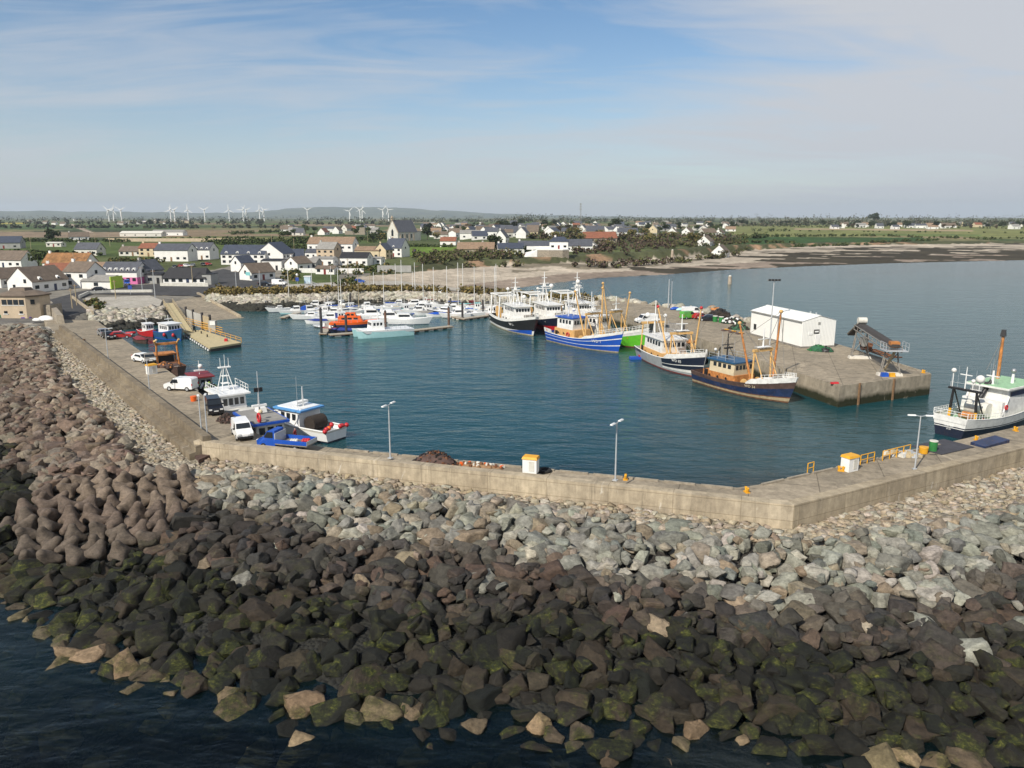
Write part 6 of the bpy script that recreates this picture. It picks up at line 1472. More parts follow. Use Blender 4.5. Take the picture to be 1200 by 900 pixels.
# ---------------------------------------------------------------- smaller boats
def small_boat(kind, label, u, v, head, L, c=None, grp=None, z=0., px_pos=None):
    c = c or {}; g = c.get; L *= .86 if grp else 1; x, y = px_pos or G(u, v, z); hull = g('hull', 'white_gloss'); stripe = g('stripe', hull); head = rad(head)
    if kind == 'yacht':
        t = thing('sailing_yacht', label, 'yacht', (x, y, z), head, grp); B = L * .31; H = Hull(L, B, (.95, .9, 1.3), [(.25, stripe), (.85, hull), (1., g('top', hull))], rake=.8, full=.5, stern=.66, keel=-.4, boot=.12, tumble=.7, fine=1.9)
        H.mb(g('boot', 'blue_dark')).build('hull', t); H.deck(0, .99, .02, 'white_paint', .0, .08).build('deck', t)
        co = house(MB(), -L * .22, L * .2, B * .28, B * .2, .9, 1.42, 'white_gloss', 1.2).build('coachroof', t)
        for s in (-1, 1): MB().box((-L * .02, s * B * .245, 1.2), (L * .26, .05, .16), 'glass_dark', -s * .16).build('window', co)
        MB().box((-L * .34, 0, .95), (L * .2, B * .42, .12), 'wood_pale').build('cockpit', t)
        mh = g('mast', L * 1.25); ma = MB(); ma.cyl((L * .08, 0, .9), (L * .08, 0, mh), .10, .07, g('mastmat', 'white_paint'), 6)
        for f in (.45, .7): ma.cyl((L * .08, -B * .3, mh * f), (L * .08, B * .3, mh * f), .03, .03, 'galv', 4)
        ma.build('mast', t)
        bo = MB(); bo.cyl((L * .06, 0, 1.95), (-L * .36, 0, 1.9), .06, .06, 'galv', 6); bo.cyl((L * .04, 0, 2.06), (-L * .34, 0, 2.0), .14, .1, g('cover', 'blue'), 8); bo.build('boom', t)
        st = MB(); lines(st, [((L * .08, 0, mh), (L * .49, 0, 1.3)), ((L * .08, 0, mh), (-L * .49, 0, 1.)), ((L * .08, 0, mh * .72), (L * .04, B * .46, .95)), ((L * .08, 0, mh * .72), (L * .04, -B * .46, .95))], .018); st.build('rigging', t)
        H.rail(.0, .98, .55, .02, 'galv', 3).build('guard_rail', t)
    elif kind == 'cruiser':
        t = thing('motor_cruiser', label, 'motor boat', (x, y, z), head, grp); B = L * .34; zs = g('zs', 1.25); H = Hull(L, B, (zs * .85, zs * .85, zs * 1.2), [(.35, stripe), (1., hull)], rake=1.2, full=.5, stern=.9, keel=-.4, boot=.12, tumble=.8, fine=2.1)
        H.mb(g('boot', 'blue_dark')).build('hull', t); H.deck(0, .99, .04, 'white_paint', .0, .1).build('deck', t)
        z0 = zs * .85; a, b = g('cab', (-.22, .2)); h = g('ch', 1.25)
        ca = house(MB(), L * a, L * b, B * .38, B * .26, z0, z0 + h, 'white_gloss', .9).build('cabin', t)
        for s in (-1, 1): MB().box((L * (a + b) / 2 - .25, s * B * .33, z0 + h * .62), (L * (b - a) * .62, .07, h * .34), 'glass_dark', -s * .1).build('window', ca)
        MB().add([(L * b - h * .42, -B * .24, z0 + h * .45), (L * b - h * .42, B * .24, z0 + h * .45), (L * b - h * .8, B * .24, z0 + h * .88), (L * b - h * .8, -B * .24, z0 + h * .88)], [(0, 1, 2, 3)], 'glass_dark', Matrix.Translation((.09, 0, .05))).build('windscreen', ca)
        if g('fly'):
            fb = house(MB(), L * a - .2, L * b - h * 1.1, B * .34, B * .24, z0 + h, z0 + h + .55, 'white_gloss', .6).build('flybridge', t)
            ar = MB(); ar.cyl((L * a + .3, -B * .33, z0 + h), (L * a + .1, -B * .3, z0 + h + 1.4), .09, .09, 'white_gloss', 6); ar.cyl((L * a + .3, B * .33, z0 + h), (L * a + .1, B * .3, z0 + h + 1.4), .09, .09, 'white_gloss', 6); ar.box((L * a + .1, 0, z0 + h + 1.4), (.4, B * .64, .12), 'white_gloss'); ar.build('radar_arch', t)
        if g('canopy'): MB().loft([[(L * a, -B * .4, z0), (L * a, B * .4, z0), (L * a, B * .3, z0 + h), (L * a, -B * .3, z0 + h)], [(-L * .46, -B * .42, z0), (-L * .46, B * .42, z0), (-L * .46, B * .36, z0 + h * .5), (-L * .46, -B * .36, z0 + h * .5)]], g('canopy')).build('canopy', t)
        H.rail(.5, .99, .5, .022, 'galv', 3).build('bow_rail', t)
        an = MB(); an.cyl((L * a, .3, z0 + h), (L * a - .2, .3, z0 + h + 2.2), .02, .015, 'galv', 4); an.build('aerial', t)
    elif kind == 'fisher':
        t = thing('small_fishing_boat', label, 'fishing boat', (x, y, z), head, grp); B = L * .37; zs = g('zs', 1.2); H = Hull(L, B, (zs * .8, zs * .75, zs * 1.35), [(.55, hull), (.75, stripe), (1., g('top', 'white_gloss'))], rake=.7, full=.55, stern=.85, keel=-.4, boot=.15)
        H.mb(g('boot', 'boot_red')).build('hull', t); H.deck(0, .98, .45, g('deckmat', 'galv')).build('deck', t); H.rail(0, .99, .02, .05, g('cap', 'white_paint')).build('gunwale', t)
        a, b = g('cab', (.0, .26)); h = g('ch', 2.0); z0 = zs * .75 - .45; wm = g('wh', 'white_gloss')
        wh = house(MB(), L * a, L * b, B * .33, B * .28, z0, z0 + h, wm, .05).build('wheelhouse', t); win_row(wh, L * a, L * b, B * .33, B * .28, z0, z0 + h, .05, .56, .86, 2, 3)
        MB().box((L * (a + b) / 2, 0, z0 + h + .06), (L * (b - a) * 1.15, B * .68, .12), g('roof', wm)).build('wheelhouse_roof', wh)
        ma = MB(); ma.cyl((L * (a + .04), 0, z0 + h), (L * (a + .04), 0, z0 + h + g('mast', 2.2)), .06, .04, 'white_paint', 6); ma.box((L * (a + .04), 0, z0 + h + 1.), (.1, .9, .08), 'white_paint'); ma.build('mast', t)
        cl = MB(); rr = random.Random(int(u * 7 + v))
        for k in range(8): cl.box((rr.uniform(-L * .44, L * a - .3), rr.uniform(-B * .3, B * .3), z0 + .2), (.5, .45, .4), rr.choice(g('gear', ['orange', 'net_green', 'red', 'dull_steel', 'blue'])), rr.uniform(0, 3))
        cl.build('deck_gear', t)
    elif kind == 'rib':
        t = thing('inflatable_boat', label, 'inflatable boat', (x, y, z), head, grp); m = MB(); P = [(-L * .5, -L * .17, .35), (L * .2, -L * .17, .38), (L * .42, -L * .08, .5), (L * .5, 0, .55), (L * .42, L * .08, .5), (L * .2, L * .17, .38), (-L * .5, L * .17, .35)]
        m.tube(P, .26, g('hull', 'galv'), 8); m.build('tube', t); MB().box((-.1, 0, .2), (L * .85, L * .3, .2), 'black').build('floor', t); MB().box((0, 0, .75), (.6, .5, .9), 'white_paint', top=(.7, .9)).build('console', t); MB().box((-L * .5, 0, .7), (.4, .35, .9), 'black').build('outboard_motor', t)
    elif kind == 'dinghy':
        t = thing('covered_boat', label, 'boat', (x, y, z), head, grp); B = L * .36; H = Hull(L, B, (.7, .65, .95), [(1., hull)], rake=.4, full=.5, keel=-.3, boot=.1); H.mb(hull).build('hull', t)
        MB().loft([[(-L * .48, -B * .4, .72), (L * .1, -B * .5, .72), (L * .46, 0, .95), (L * .1, B * .5, .72), (-L * .48, B * .4, .72)], [(-L * .42, -.05, 1.15), (L * .1, -.05, 1.3), (L * .3, 0, 1.1), (L * .1, .05, 1.3), (-L * .42, .05, 1.15)]], g('cover', 'tarp')).build('cover', t)
    return t
MG = 'pleasure boats moored in the marina'
for a in [
 ('fisher', 'small blue and white fishing boat at the far left of the marina', 317, 362, -140, 7.5, dict(hull='blue', stripe='blue_sky', wh='white_gloss', roof='blue_dark')),
 ('cruiser', 'low white speedboat just right of the blue fishing boat at the left of the marina', 328, 365.5, -150, 7, dict(cab=(-.1, .2), ch=.8)),
 ('yacht', 'white yacht with tall mast left of the marina gangway, beside the low white speedboat', 337, 361, 35, 9.5, dict(mast=11.5)),
 ('cruiser', 'white cabin cruiser with pale teal stripe near the left end of the marina', 345, 368, -150, 8.5, dict(stripe='aqua', cab=(-.2, .15))),
 ('cruiser', 'large white flybridge cruiser at the back of the left marina group', 350, 358, -15, 10, dict(fly=1)),
 ('cruiser', 'white cruiser with a bright blue canopy in the left marina group', 365, 367, 20, 8, dict(canopy='blue')),
 ('cruiser', 'sleek white sports cruiser with bow pointing left at the front of the left group', 362, 374, 195, 9.5, dict(ch=.9, cab=(-.2, .12))),
 ('fisher', 'white boat with blue wheelhouse roof near the gangway foot', 375, 359, -30, 8.5, dict(hull='white_gloss', stripe='blue', roof='blue_sky')),
 ('fisher', 'blue hulled boat with white wheelhouse in the middle of the left group', 385, 364, -25, 9, dict(hull='blue', stripe='blue', cab=(-.05, .25))),
 ('yacht', 'white yacht with blue boom cover in front of the gangway', 395, 366, 20, 9.5, dict(mast=12.5, cover='blue')),
 ('cruiser', 'white cruiser with navy canopy left of the orange lifeboat', 386, 377, 190, 8.5, dict(canopy='tarp')),
 ('rib', 'grey inflatable with a white console behind the left dark pile', 380, 384, 170, 6.5, {}),
 ('rib', 'black and red inflatable beside the end pontoon left of the lifeboat', 387, 387, 160, 5.5, dict(hull='red_dark')),
 ('fisher', 'white fishing boat with red gear close behind the orange lifeboat', 396, 377, 10, 8, dict(hull='offwhite')),
 ('cruiser', 'small white cruiser between the gangway foot and the left group', 398, 359, 150, 7, dict(ch=1.0)),
 ('yacht', 'yacht with a thick tan mast behind the orange lifeboat', 418, 367, 15, 10, dict(mast=10.8, mastmat='wood_pale')),
 ('fisher', 'low red hulled boat moored at the rear pontoon near the gangway foot', 424, 354, 185, 8, dict(hull='red_dark', stripe='red', wh='offwhite', ch=1.5)),
 ('yacht', 'small yacht with a thin tan mast on the rear pontoon right of the red boat', 432, 357, 10, 8.5, dict(mast=9.5, mastmat='wood_pale')),
 ('cruiser', 'tall white flybridge cruiser right behind the orange lifeboat', 438, 374, 0, 12, dict(fly=1, zs=1.5, ch=1.6)),
 ('cruiser', 'long white cruiser with flybridge behind the aqua catamaran', 458, 377, 5, 13, dict(fly=1, zs=1.5, ch=1.5)),
 ('cruiser', 'white cruiser with dark side windows and bow pointing right beyond the catamaran', 479, 379.5, -4, 12, dict(zs=1.6, ch=1.4, cab=(-.28, .15))),
 ('cruiser', 'white cabin boat at the left of the rear yacht row', 446, 352, 180, 8.5, {}),
 ('cruiser', 'white cruiser with green lower hull in the rear row', 459, 354, 200, 9.5, dict(stripe='green', boot='green')),
 ('yacht', 'pale blue yacht with the tallest mast in the rear row', 474, 357, 205, 11, dict(stripe='aqua', mast=14)),
 ('yacht', 'small yacht with furled white sail at the back near the boulder bank', 486, 350, 190, 8.5, dict(cover='white_gloss')),
 ('cruiser', 'white cruiser in the middle row just right of the pale blue yacht', 484, 360, 200, 9.5, {}),
 ('yacht', 'white yacht with maroon boom cover in the middle row', 499, 359, 195, 10.5, dict(mast=13, cover='red_dark')),
 ('cruiser', 'white flybridge cruiser fourth along the middle row', 493, 364, 205, 9.5, dict(fly=1)),
 ('fisher', 'white wheelhouse boat in the centre of the middle row', 506, 366, 205, 9, dict(hull='white_gloss')),
 ('cruiser', 'biggest white motor yacht with radar arch at the back of the middle row', 516, 353, 195, 13, dict(fly=1, zs=1.6, ch=1.6)),
 ('cruiser', 'navy and red striped cruiser in the middle row', 521, 369, 160, 10.5, dict(hull='navy', stripe='red_dark')),
 ('cruiser', 'small white cruiser at the back right of the biggest motor yacht', 531, 357, 190, 8, {}),
 ('yacht', 'white yacht with teal boom cover right of the navy cruiser', 540, 364, 190, 10.5, dict(mast=14, cover='teal_paint')),
 ('cruiser', 'white cruiser moored at the tip of the second pontoon', 536, 372, 195, 9.5, dict(fly=1)),
 ('yacht', 'white yacht with bow pointing right along the second pontoon', 553, 370, -5, 11, dict(mast=13.6, cover='blue')),
 ('fisher', 'white boat with a small red wheelhouse behind the second pontoon', 556, 362, 190, 7.5, dict(hull='white_gloss', wh='red_dark')),
 ('fisher', 'white boat with teal deck cover near the second black pile', 563, 365, 185, 7.5, dict(hull='white_gloss', roof='teal_paint', stripe='blue_sky')),
 ('yacht', 'white yacht moored closest to the black trawler stern', 577, 366, 10, 10, dict(mast=13, cover='offwhite')),
 ('dinghy', 'navy covered boat on the pontoon in front of the orange lifeboat', 402, 390, 175, 7.5, dict(hull='navy')),
]:
    small_boat(*a[:6], a[6], MG)
for k, (u, v, m_, l) in enumerate([(369, 356, 11, 'slim white yacht behind the blue wheelhouse boat'), (392, 357, 12, 'white yacht with thin mast at the foot of the gangway'), (404, 372, 10.5, 'small white yacht left of the lifeboat bow'), (441, 356, 10, 'small yacht left of the white cabin boat in the rear row'), (453, 363, 11, 'yacht standing alone in the water between the rows'), (467, 352, 12, 'white yacht behind the pale blue yacht in the rear row'), (489, 356, 13, 'white yacht left of the maroon covered yacht'), (511, 359, 12, 'white yacht just left of the biggest motor yacht'), (527, 361, 12.5, 'white yacht between the navy cruiser and teal covered yacht'), (545, 358, 13, 'white yacht behind the red wheelhouse boat'), (570, 362, 12, 'white yacht right of the teal roofed boat'), (584, 363, 13.5, 'white yacht furthest right against the boulder bank')]):
    small_boat('yacht', l, u, v, 185 + 8 * (k % 4), 9 + k % 3, dict(mast=m_, cover=('blue', 'offwhite', 'blue_dark', 'white_gloss')[k % 4], stripe=('blue', 'white_gloss')[k % 2]), MG)
for k, (u, v, l) in enumerate([(333, 360, 'between the pale blue open boat and the leftmost yacht'), (343, 357, 'left of the flybridge cruiser in the left group'), (368, 361, 'behind the bright blue canopy cruiser'), (380, 369, 'left of the navy canopy cruiser'), (390, 370.5, 'in front of the blue hulled boat'), (408, 365, 'left of the tan masted yacht'), (428, 363, 'between the lifeboat and the rear row'), (452, 357, 'below the green hulled cruiser'), (466, 360, 'in the gap below the tallest mast'), (473, 367, 'behind the bow of the long white cruiser'), (489, 368, 'below the fourth flybridge cruiser'), (500, 352, 'at the back left of the biggest motor yacht'), (529, 366, 'right of the navy and red striped cruiser'), (547, 354, 'at the back by the boulder bank behind the red wheelhouse'), (560, 358, 'behind the teal roofed boat'), (573, 370, 'on the tip of the second pontoon near the black trawler')]):
    small_boat(('cruiser', 'fisher')[k % 2], 'small white ' + ('cabin cruiser', 'wheelhouse boat')[k % 2] + ' ' + l, u, v, (190, 10, 200, -20)[k % 4], 7.5, dict(hull='white_gloss', stripe=('white_gloss', 'blue', 'white_gloss', 'red_dark')[(k // 2) % 4]), MG)
for u, v, h, c, l in [(322, 358.5, 170, 'blue_sky', 'pale blue open boat behind the blue fishing boat at far left'), (358, 360, 10, 'red_dark', 'small maroon covered boat in the left group'), (372, 379, 190, 'tarp', 'navy covered dinghy left of the black and red inflatable'), (498, 369, 200, 'grey_roof', 'grey covered boat below the maroon covered yacht'), (512, 371, 195, 'blue', 'blue covered boat left of the navy cruiser'), (480, 366, 190, 'teal_paint', 'teal covered boat right of the brown mooring pile')]:
    small_boat('dinghy', l, u, v, h, 6.5, dict(cover=c), MG)
def lifeboat():
    x, y = G(414, 383, 0); t = thing('lifeboat', 'bright orange rescue lifeboat moored behind the navy covered boat', 'lifeboat', (x, y, 0), rad(5)); L, B = 11.5, 3.9
    H = Hull(L, B, (1.2, 1.25, 2.0), [(.5, 'blue_dark'), (1., 'orange')], rake=.8, full=.5, stern=.8); H.mb('blue_dark').build('hull', t); H.deck(0, .98, .1, 'orange', 0, .1).build('deck', t)
    c = house(MB(), -3.6, 2.6, 1.5, 1.2, 1.2, 2.7, 'orange', .5).build('cabin', t); win_row(c, -3.6, 2.6, 1.5, 1.2, 1.2, 2.7, .5, .5, .85, 3, 3)
    c2 = house(MB(), -1.8, .9, 1.15, 1.0, 2.7, 3.6, 'orange', .3).build('upper_cabin', t); win_row(c2, -1.8, .9, 1.15, 1., 2.7, 3.6, .3, .3, .8, 2, 3)
    m = MB(); m.cyl((-.6, 0, 3.6), (-.6, 0, 5.6), .08, .05, 'white_paint', 6); m.box((-.6, 0, 4.6), (.2, 1.4, .1), 'white_paint'); m.build('mast', t); H.rail(.1, .98, .8, .03, 'galv', 2).build('guard_rail', t)
lifeboat()
def catamaran():
    a, b = G(472, 393, 0), G(424, 396.5, 0); hd = math.atan2(b[1] - a[1], b[0] - a[0]); x, y = (a[0] + b[0]) / 2, (a[1] + b[1]) / 2 + 1.6
    t = thing('catamaran', 'white and pale aqua work catamaran alongside the nearest pontoon', 'catamaran', (x, y, 0), hd); L = 13.2
    for s in (-1, 1):
        H = Hull(L, 1.9, (1.5, 1.5, 2.0), [(.85, 'aqua'), (1., 'white_gloss')], rake=.4, full=.55, keel=-.5); m = H.mb('aqua'); m.v = [(p[0], p[1] + s * 1.75, p[2]) for p in m.v]; m.build('hull', t)
    MB().loft([[(-L / 2, -2.6, 1.0), (L * .36, -2.4, 1.0), (L * .36, 2.4, 1.0), (-L / 2, 2.6, 1.0)], [(-L / 2, -2.75, 1.62), (L * .44, -2.5, 1.75), (L * .44, 2.5, 1.75), (-L / 2, 2.75, 1.62)]], 'white_gloss').build('deck', t)
    c = house(MB(), L * .02, L * .26, 1.7, 1.5, 1.65, 3.7, 'white_gloss', .12).build('cabin', t); win_row(c, L * .02, L * .26, 1.7, 1.5, 1.65, 3.7, .12, .5, .82, 3, 4)
    r_ = MB()
    for s in (-1, 1):
        for z in (.5, .95): r_.cyl((-L * .49, s * 2.7, 1.6 + z), (L * .0, s * 2.6, 1.6 + z), .03, .03, 'galv', 4)
        for k in range(7): xx = -L * .49 + L * .49 * k / 6; r_.cyl((xx, s * 2.65, 1.6), (xx, s * 2.65, 2.6), .03, .03, 'galv', 4)
    r_.build('guard_rail', t)
    m = MB(); m.cyl((L * .1, 0, 3.7), (L * .1, 0, 6.), .08, .05, 'white_paint', 6); m.box((L * .1, 0, 4.8), (.2, 1.6, .1), 'white_paint'); m.build('mast', t)
catamaran()

# ---- working boats along the left quay
small_boat('fisher', 'small red fishing boat with white wheelhouse in the harbour corner', 173, 393, -50, 8.2, dict(hull='red', stripe='red', top='red', cab=(-.05, .3), ch=2.3, zs=1.4))
def blue_workboat():
    x, y = G(198, 396, 0); t = thing('fishing_boat', 'blue fishing boat with large white wheelhouse and red fender beside the landing stage', 'fishing boat', (x, y, 0), rad(-40)); L, B = 11., 4.4
    H = Hull(L, B, (1.6, 1.5, 2.7), [(.8, 'blue_teal'), (1., 'blue_teal')], rake=.8, full=.62); H.mb('blue').build('hull', t); H.deck(0, .98, .6, 'galv').build('deck', t); H.rail(0, .99, .02, .08, 'blue').build('gunwale', t)
    w = house(MB(), -1.2, 3.0, 1.7, 1.5, .9, 3.4, 'white_gloss', .05).build('wheelhouse', t); win_row(w, -1.2, 3.0, 1.7, 1.5, .9, 3.4, .05, .55, .85, 4, 4); MB().box((.9, 0, 3.5), (4.8, 3.5, .15), 'white_gloss').build('wheelhouse_roof', w)
    m = MB(); m.cyl((.4, 0, 3.5), (.4, 0, 5.3), .1, .06, 'white_paint', 6); m.box((.4, 0, 4.4), (.2, 1.6, .16), 'white_paint'); m.build('mast', t)
    for f in (.72, .9): MB().sph(H.point(f, 1.2, -1, .3), .42, 'red', 10, 7, (.8, .8, 1.1)).build('fender', t)
blue_workboat()
small_boat('dinghy', 'dark open boat with red cover below the quay near the parked cars', 166, 401, -50, 7, dict(hull='rust_brown', cover='red_dark'))
small_boat('rib', 'red and white inflatable moored at the boulder slope by the parked cars', 142, 393, 15, 6, dict(hull='red'))
def rust_workboat():
    x, y = -60.1, 134.2; t = thing('fishing_boat', 'rust brown dredger workboat with orange cabin frame on the left quay', 'fishing boat', (x, y, 0), rad(-56)); L, B = 13.5, 4.6
    H = Hull(L, B, (1.7, 1.5, 2.4), [(.6, 'rust_brown'), (1., 'rust_brown')], rake=.5, full=.65); H.mb('rust').build('hull', t); H.deck(0, .98, .6, 'rust_brown').build('deck', t); H.rail(0, .99, .02, .09, 'rust').build('gunwale', t)
    c = MB()
    for a in (-4.6, -1.9):
        for s in (-1.5, 1.5): c.box((a, s, 2.0), (.25, .25, 2.4), 'rust_orange')
    c.box((-3.25, 0, 3.2), (3.1, 3.4, .25), 'rust_orange'); c.box((-3.25, 0, 1.2), (3.0, 3.2, .8), 'rust_orange'); c.box((-3.25, 0, 2.2), (2.2, 2.6, 1.6), 'black'); c.build('cabin', t)
    g_ = MB(); a_frame(g_, -.8, 1.9, .9, 4.4, 'rust_orange', .2, 0)
    for s in (-1, 1): g_.cyl((-.8, s * 1.7, 5.2), (-.2, s * 2.0, 6.0), .16, .2, 'gantry_tan', 6)
    g_.build('gantry', t)
    w = MB(); w.cyl((1.2, -1.2, 1.6), (1.2, 1.2, 1.6), .7, .7, 'rust', 12); w.box((3., 0, 1.5), (2.2, 2.4, 1.3), 'rust_brown', .1, (.8, .8)); w.box((4.6, .3, 1.6), (1., 1.2, .9), 'dull_steel', .4); w.build('winch', t)
    m = MB(); m.cyl((-4.4, -1., 3.2), (-4.4, -1., 5.4), .05, .04, 'galv', 5); radome(m, (-4.4, -1., 5.5), .2, 'cream_wall'); m.build('mast', t)
rust_workboat()
def maroon_boat():
    x, y = -47.0, 115.2; t = thing('fishing_boat', 'dark boat with maroon wheelhouse roof behind the white box van on the left quay', 'fishing boat', (x, y, 0), rad(-56)); L, B = 9.5, 3.6
    H = Hull(L, B, (1.6, 1.5, 2.3), [(1., 'navy')], rake=.5, full=.6); H.mb('boot_red').build('hull', t); H.deck(0, .98, .6, 'dull_steel').build('deck', t)
    w = house(MB(), -2.6, 1.4, 1.5, 1.4, .9, 3.5, 'grey_render', .02).build('wheelhouse', t); win_row(w, -2.6, 1.4, 1.5, 1.4, .9, 3.5, .02, .5, .86, 3, 3); MB().box((-.6, 0, 3.6), (4.9, 3.3, .18), 'red_dark').build('wheelhouse_roof', w)
    m = MB(); m.cyl((-.6, 0, 3.6), (-.6, 0, 5.8), .06, .04, 'white_paint', 6); radome(m, (-.6, .2, 4.9), .35); m.box((-.6, 0, 4.3), (.3, 1.5, .2), 'white_paint'); m.build('mast', t)
maroon_boat()
def white_workboat():
    x, y = -37.3, 101.2; t = thing('fishing_boat', 'white boat with lattice mast and upper rails beyond the black van, its hull maroon', 'fishing boat', (x, y, 0), rad(-52)); L, B = 13., 4.5
    H = Hull(L, B, (1.8, 1.7, 2.7), [(.7, 'red_dark'), (1., 'white_gloss')], rake=.8, full=.6); H.mb('boot_red').build('hull', t); H.deck(0, .98, .6, 'galv').build('deck', t); H.rail(0, .99, .02, .09, 'white_paint').build('gunwale', t)
    H.bulwark(.6, .99, .6, 'white_gloss', .02, .1).build('bow_bulwark', t); H.deck(.62, .98, -.3, 'offwhite', .08, .2).build('foredeck', t)
    w = house(MB(), -4.4, .6, 1.9, 1.7, 1.1, 3.9, 'white_gloss', .05).build('wheelhouse', t); win_row(w, -4.4, .6, 1.9, 1.7, 1.1, 3.9, .05, .52, .84, 4, 4); MB().box((-1.9, 0, 4.), (5.9, 4.3, .2), 'white_gloss').build('wheelhouse_roof', w)
    MB().box((-1.2, -1.85, 2.2), (.9, .1, 2.), 'grey_render').build('door', w)
    m = MB()
    for dx, dy in ((-1, -.8), (-1, .8), (1, -.8), (1, .8)): m.cyl((-2.4 + dx, dy, 4.1), (-2.4 + dx * .2, dy * .2, 7.2), .07, .05, 'white_paint', 5)
    for z in (5., 6.): m.box((-2.4, 0, z), (1.4 - (z - 4) * .3, 1.2 - (z - 4) * .2, .06), 'white_paint')
    m.box((-2.4, 0, 7.2), (.6, 1.6, .14), 'white_paint')
    for y in (-.5, .1, .6): m.cyl((-2.4, y, 7.2), (-2.4, y, 9. - abs(y)), .04, .03, 'white_paint', 5)
    m.build('mast', t); r_ = MB()
    for s in (-1, 1):
        for z in (.5, 1.): r_.cyl((-4.4, s * 2., 4.1 + z), (.8, s * 1.9, 4.1 + z), .035, .035, 'white_paint', 5)
        for k in range(6): r_.cyl((-4.4 + k, s * 2., 4.1), (-4.4 + k, s * 2., 5.1), .035, .035, 'white_paint', 5)
    r_.build('roof_rail', t)
white_workboat()
def cabin_boat():
    x, y = -28.9, 87.9; t = thing('fishing_boat', 'grey cabin boat with blue edged flat roof and a mast beside the white van', 'fishing boat', (x, y, 0), rad(-54)); L, B = 10.5, 4.0
    H = Hull(L, B, (1.9, 1.8, 2.6), [(1., 'white_gloss')], rake=.6, full=.62); H.mb('navy').build('hull', t); H.deck(0, .98, .6, 'galv').build('deck', t); H.rail(0, .99, .02, .09, 'white_paint').build('gunwale', t)
    w = house(MB(), -4.4, 2.2, 1.8, 1.7, 1.2, 3.9, 'offwhite', .03).build('cabin', t); win_row(w, -4.4, 2.2, 1.8, 1.7, 1.2, 3.9, .03, .55, .85, 2, 3, ends=(.5, .95)); MB().box((-2.2, -1.8, 2.4), (.9, .1, 2.1), 'black').build('door', w)
    rf = MB(); rf.box((-1.1, 0, 4.), (7.4, 4.3, .26), 'blue'); rf.box((-1.1, 0, 4.16), (6.9, 3.8, .08), 'grey_roof'); rf.build('roof', t)
    m = MB(); m.cyl((-1.4, 0, 4.2), (-1.4, 0, 9.4), .1, .05, 'galv', 6); m.cyl((-3.4, .4, 4.2), (-1.4, 0, 7.2), .05, .05, 'galv', 5); m.box((-1.4, 0, 7.2), (.12, 1., .5), 'black'); m.box((-1.4, 0, 5.3), (.4, 1.7, .24), 'white_paint'); m.build('mast', t)
    MB().box((-2.8, .6, 4.5), (1.4, 1.1, .6), 'white_paint', top=(.8, .8)).build('liferaft', t)
    MB().torus((2.0, -1.2, 4.7), .48, .13, 'red', 'Y').build('lifebuoy', t); m = MB(); m.cyl((.8, -.6, 4.1), (.8, -.6, 5.), .04, .04, 'galv', 5); radome(m, (.8, -.6, 5.1), .26, 'cream_wall'); m.build('radar', t)
cabin_boat()
def blue_white_boat():
    x, y = -26.0, 95.2; t = thing('fishing_boat', 'white boat with blue roof edge and red buoys at its stern behind the blue pickup', 'fishing boat', (x, y, 0), rad(147)); L, B = 10.6, 4.0
    H = Hull(L, B, (1.5, 1.5, 2.4), [(.8, 'white_gloss'), (1., 'offwhite')], rake=.6, full=.6, stern=.9); H.mb('navy').build('hull', t); H.deck(0, .98, .6, 'galv').build('deck', t); H.rail(0, .99, .02, .1, 'white_paint').build('gunwale', t)
    w = house(MB(), -.8, 3.4, 1.8, 1.6, .9, 3.4, 'white_gloss', .05).build('wheelhouse', t); win_row(w, -.8, 3.4, 1.8, 1.6, .9, 3.4, .05, .52, .84, 3, 4); rf = MB(); rf.box((1.2, 0, 3.5), (5.0, 4., .22), 'blue_sky'); rf.box((1.2, 0, 3.65), (4.2, 3.2, .14), 'white_gloss'); rf.build('wheelhouse_roof', w)
    m = MB(); m.cyl((.4, 0, 3.6), (.4, 0, 6.2), .12, .07, 'white_paint', 6); m.cyl((.4, .9, 3.6), (.4, .9, 7.6), .03, .02, 'galv', 4); m.box((.8, 0, 4.2), (.8, 1.8, .25), 'white_paint'); m.build('mast', t)
    MB().cyl((-1.8, -1.1, 1.9), (-1.8, 1.1, 1.9), .95, .95, 'pot_mesh', 14).build('net_drum', t)
    rr = random.Random(4)
    for k in range(7): MB().sph((-4.9 + rr.uniform(-.5, .5), -1.9 + k * .62, 1.75 + rr.uniform(-.2, .3)), .3, 'red' if k != 4 else 'orange', 9, 6).build('buoy', t)
blue_white_boat()

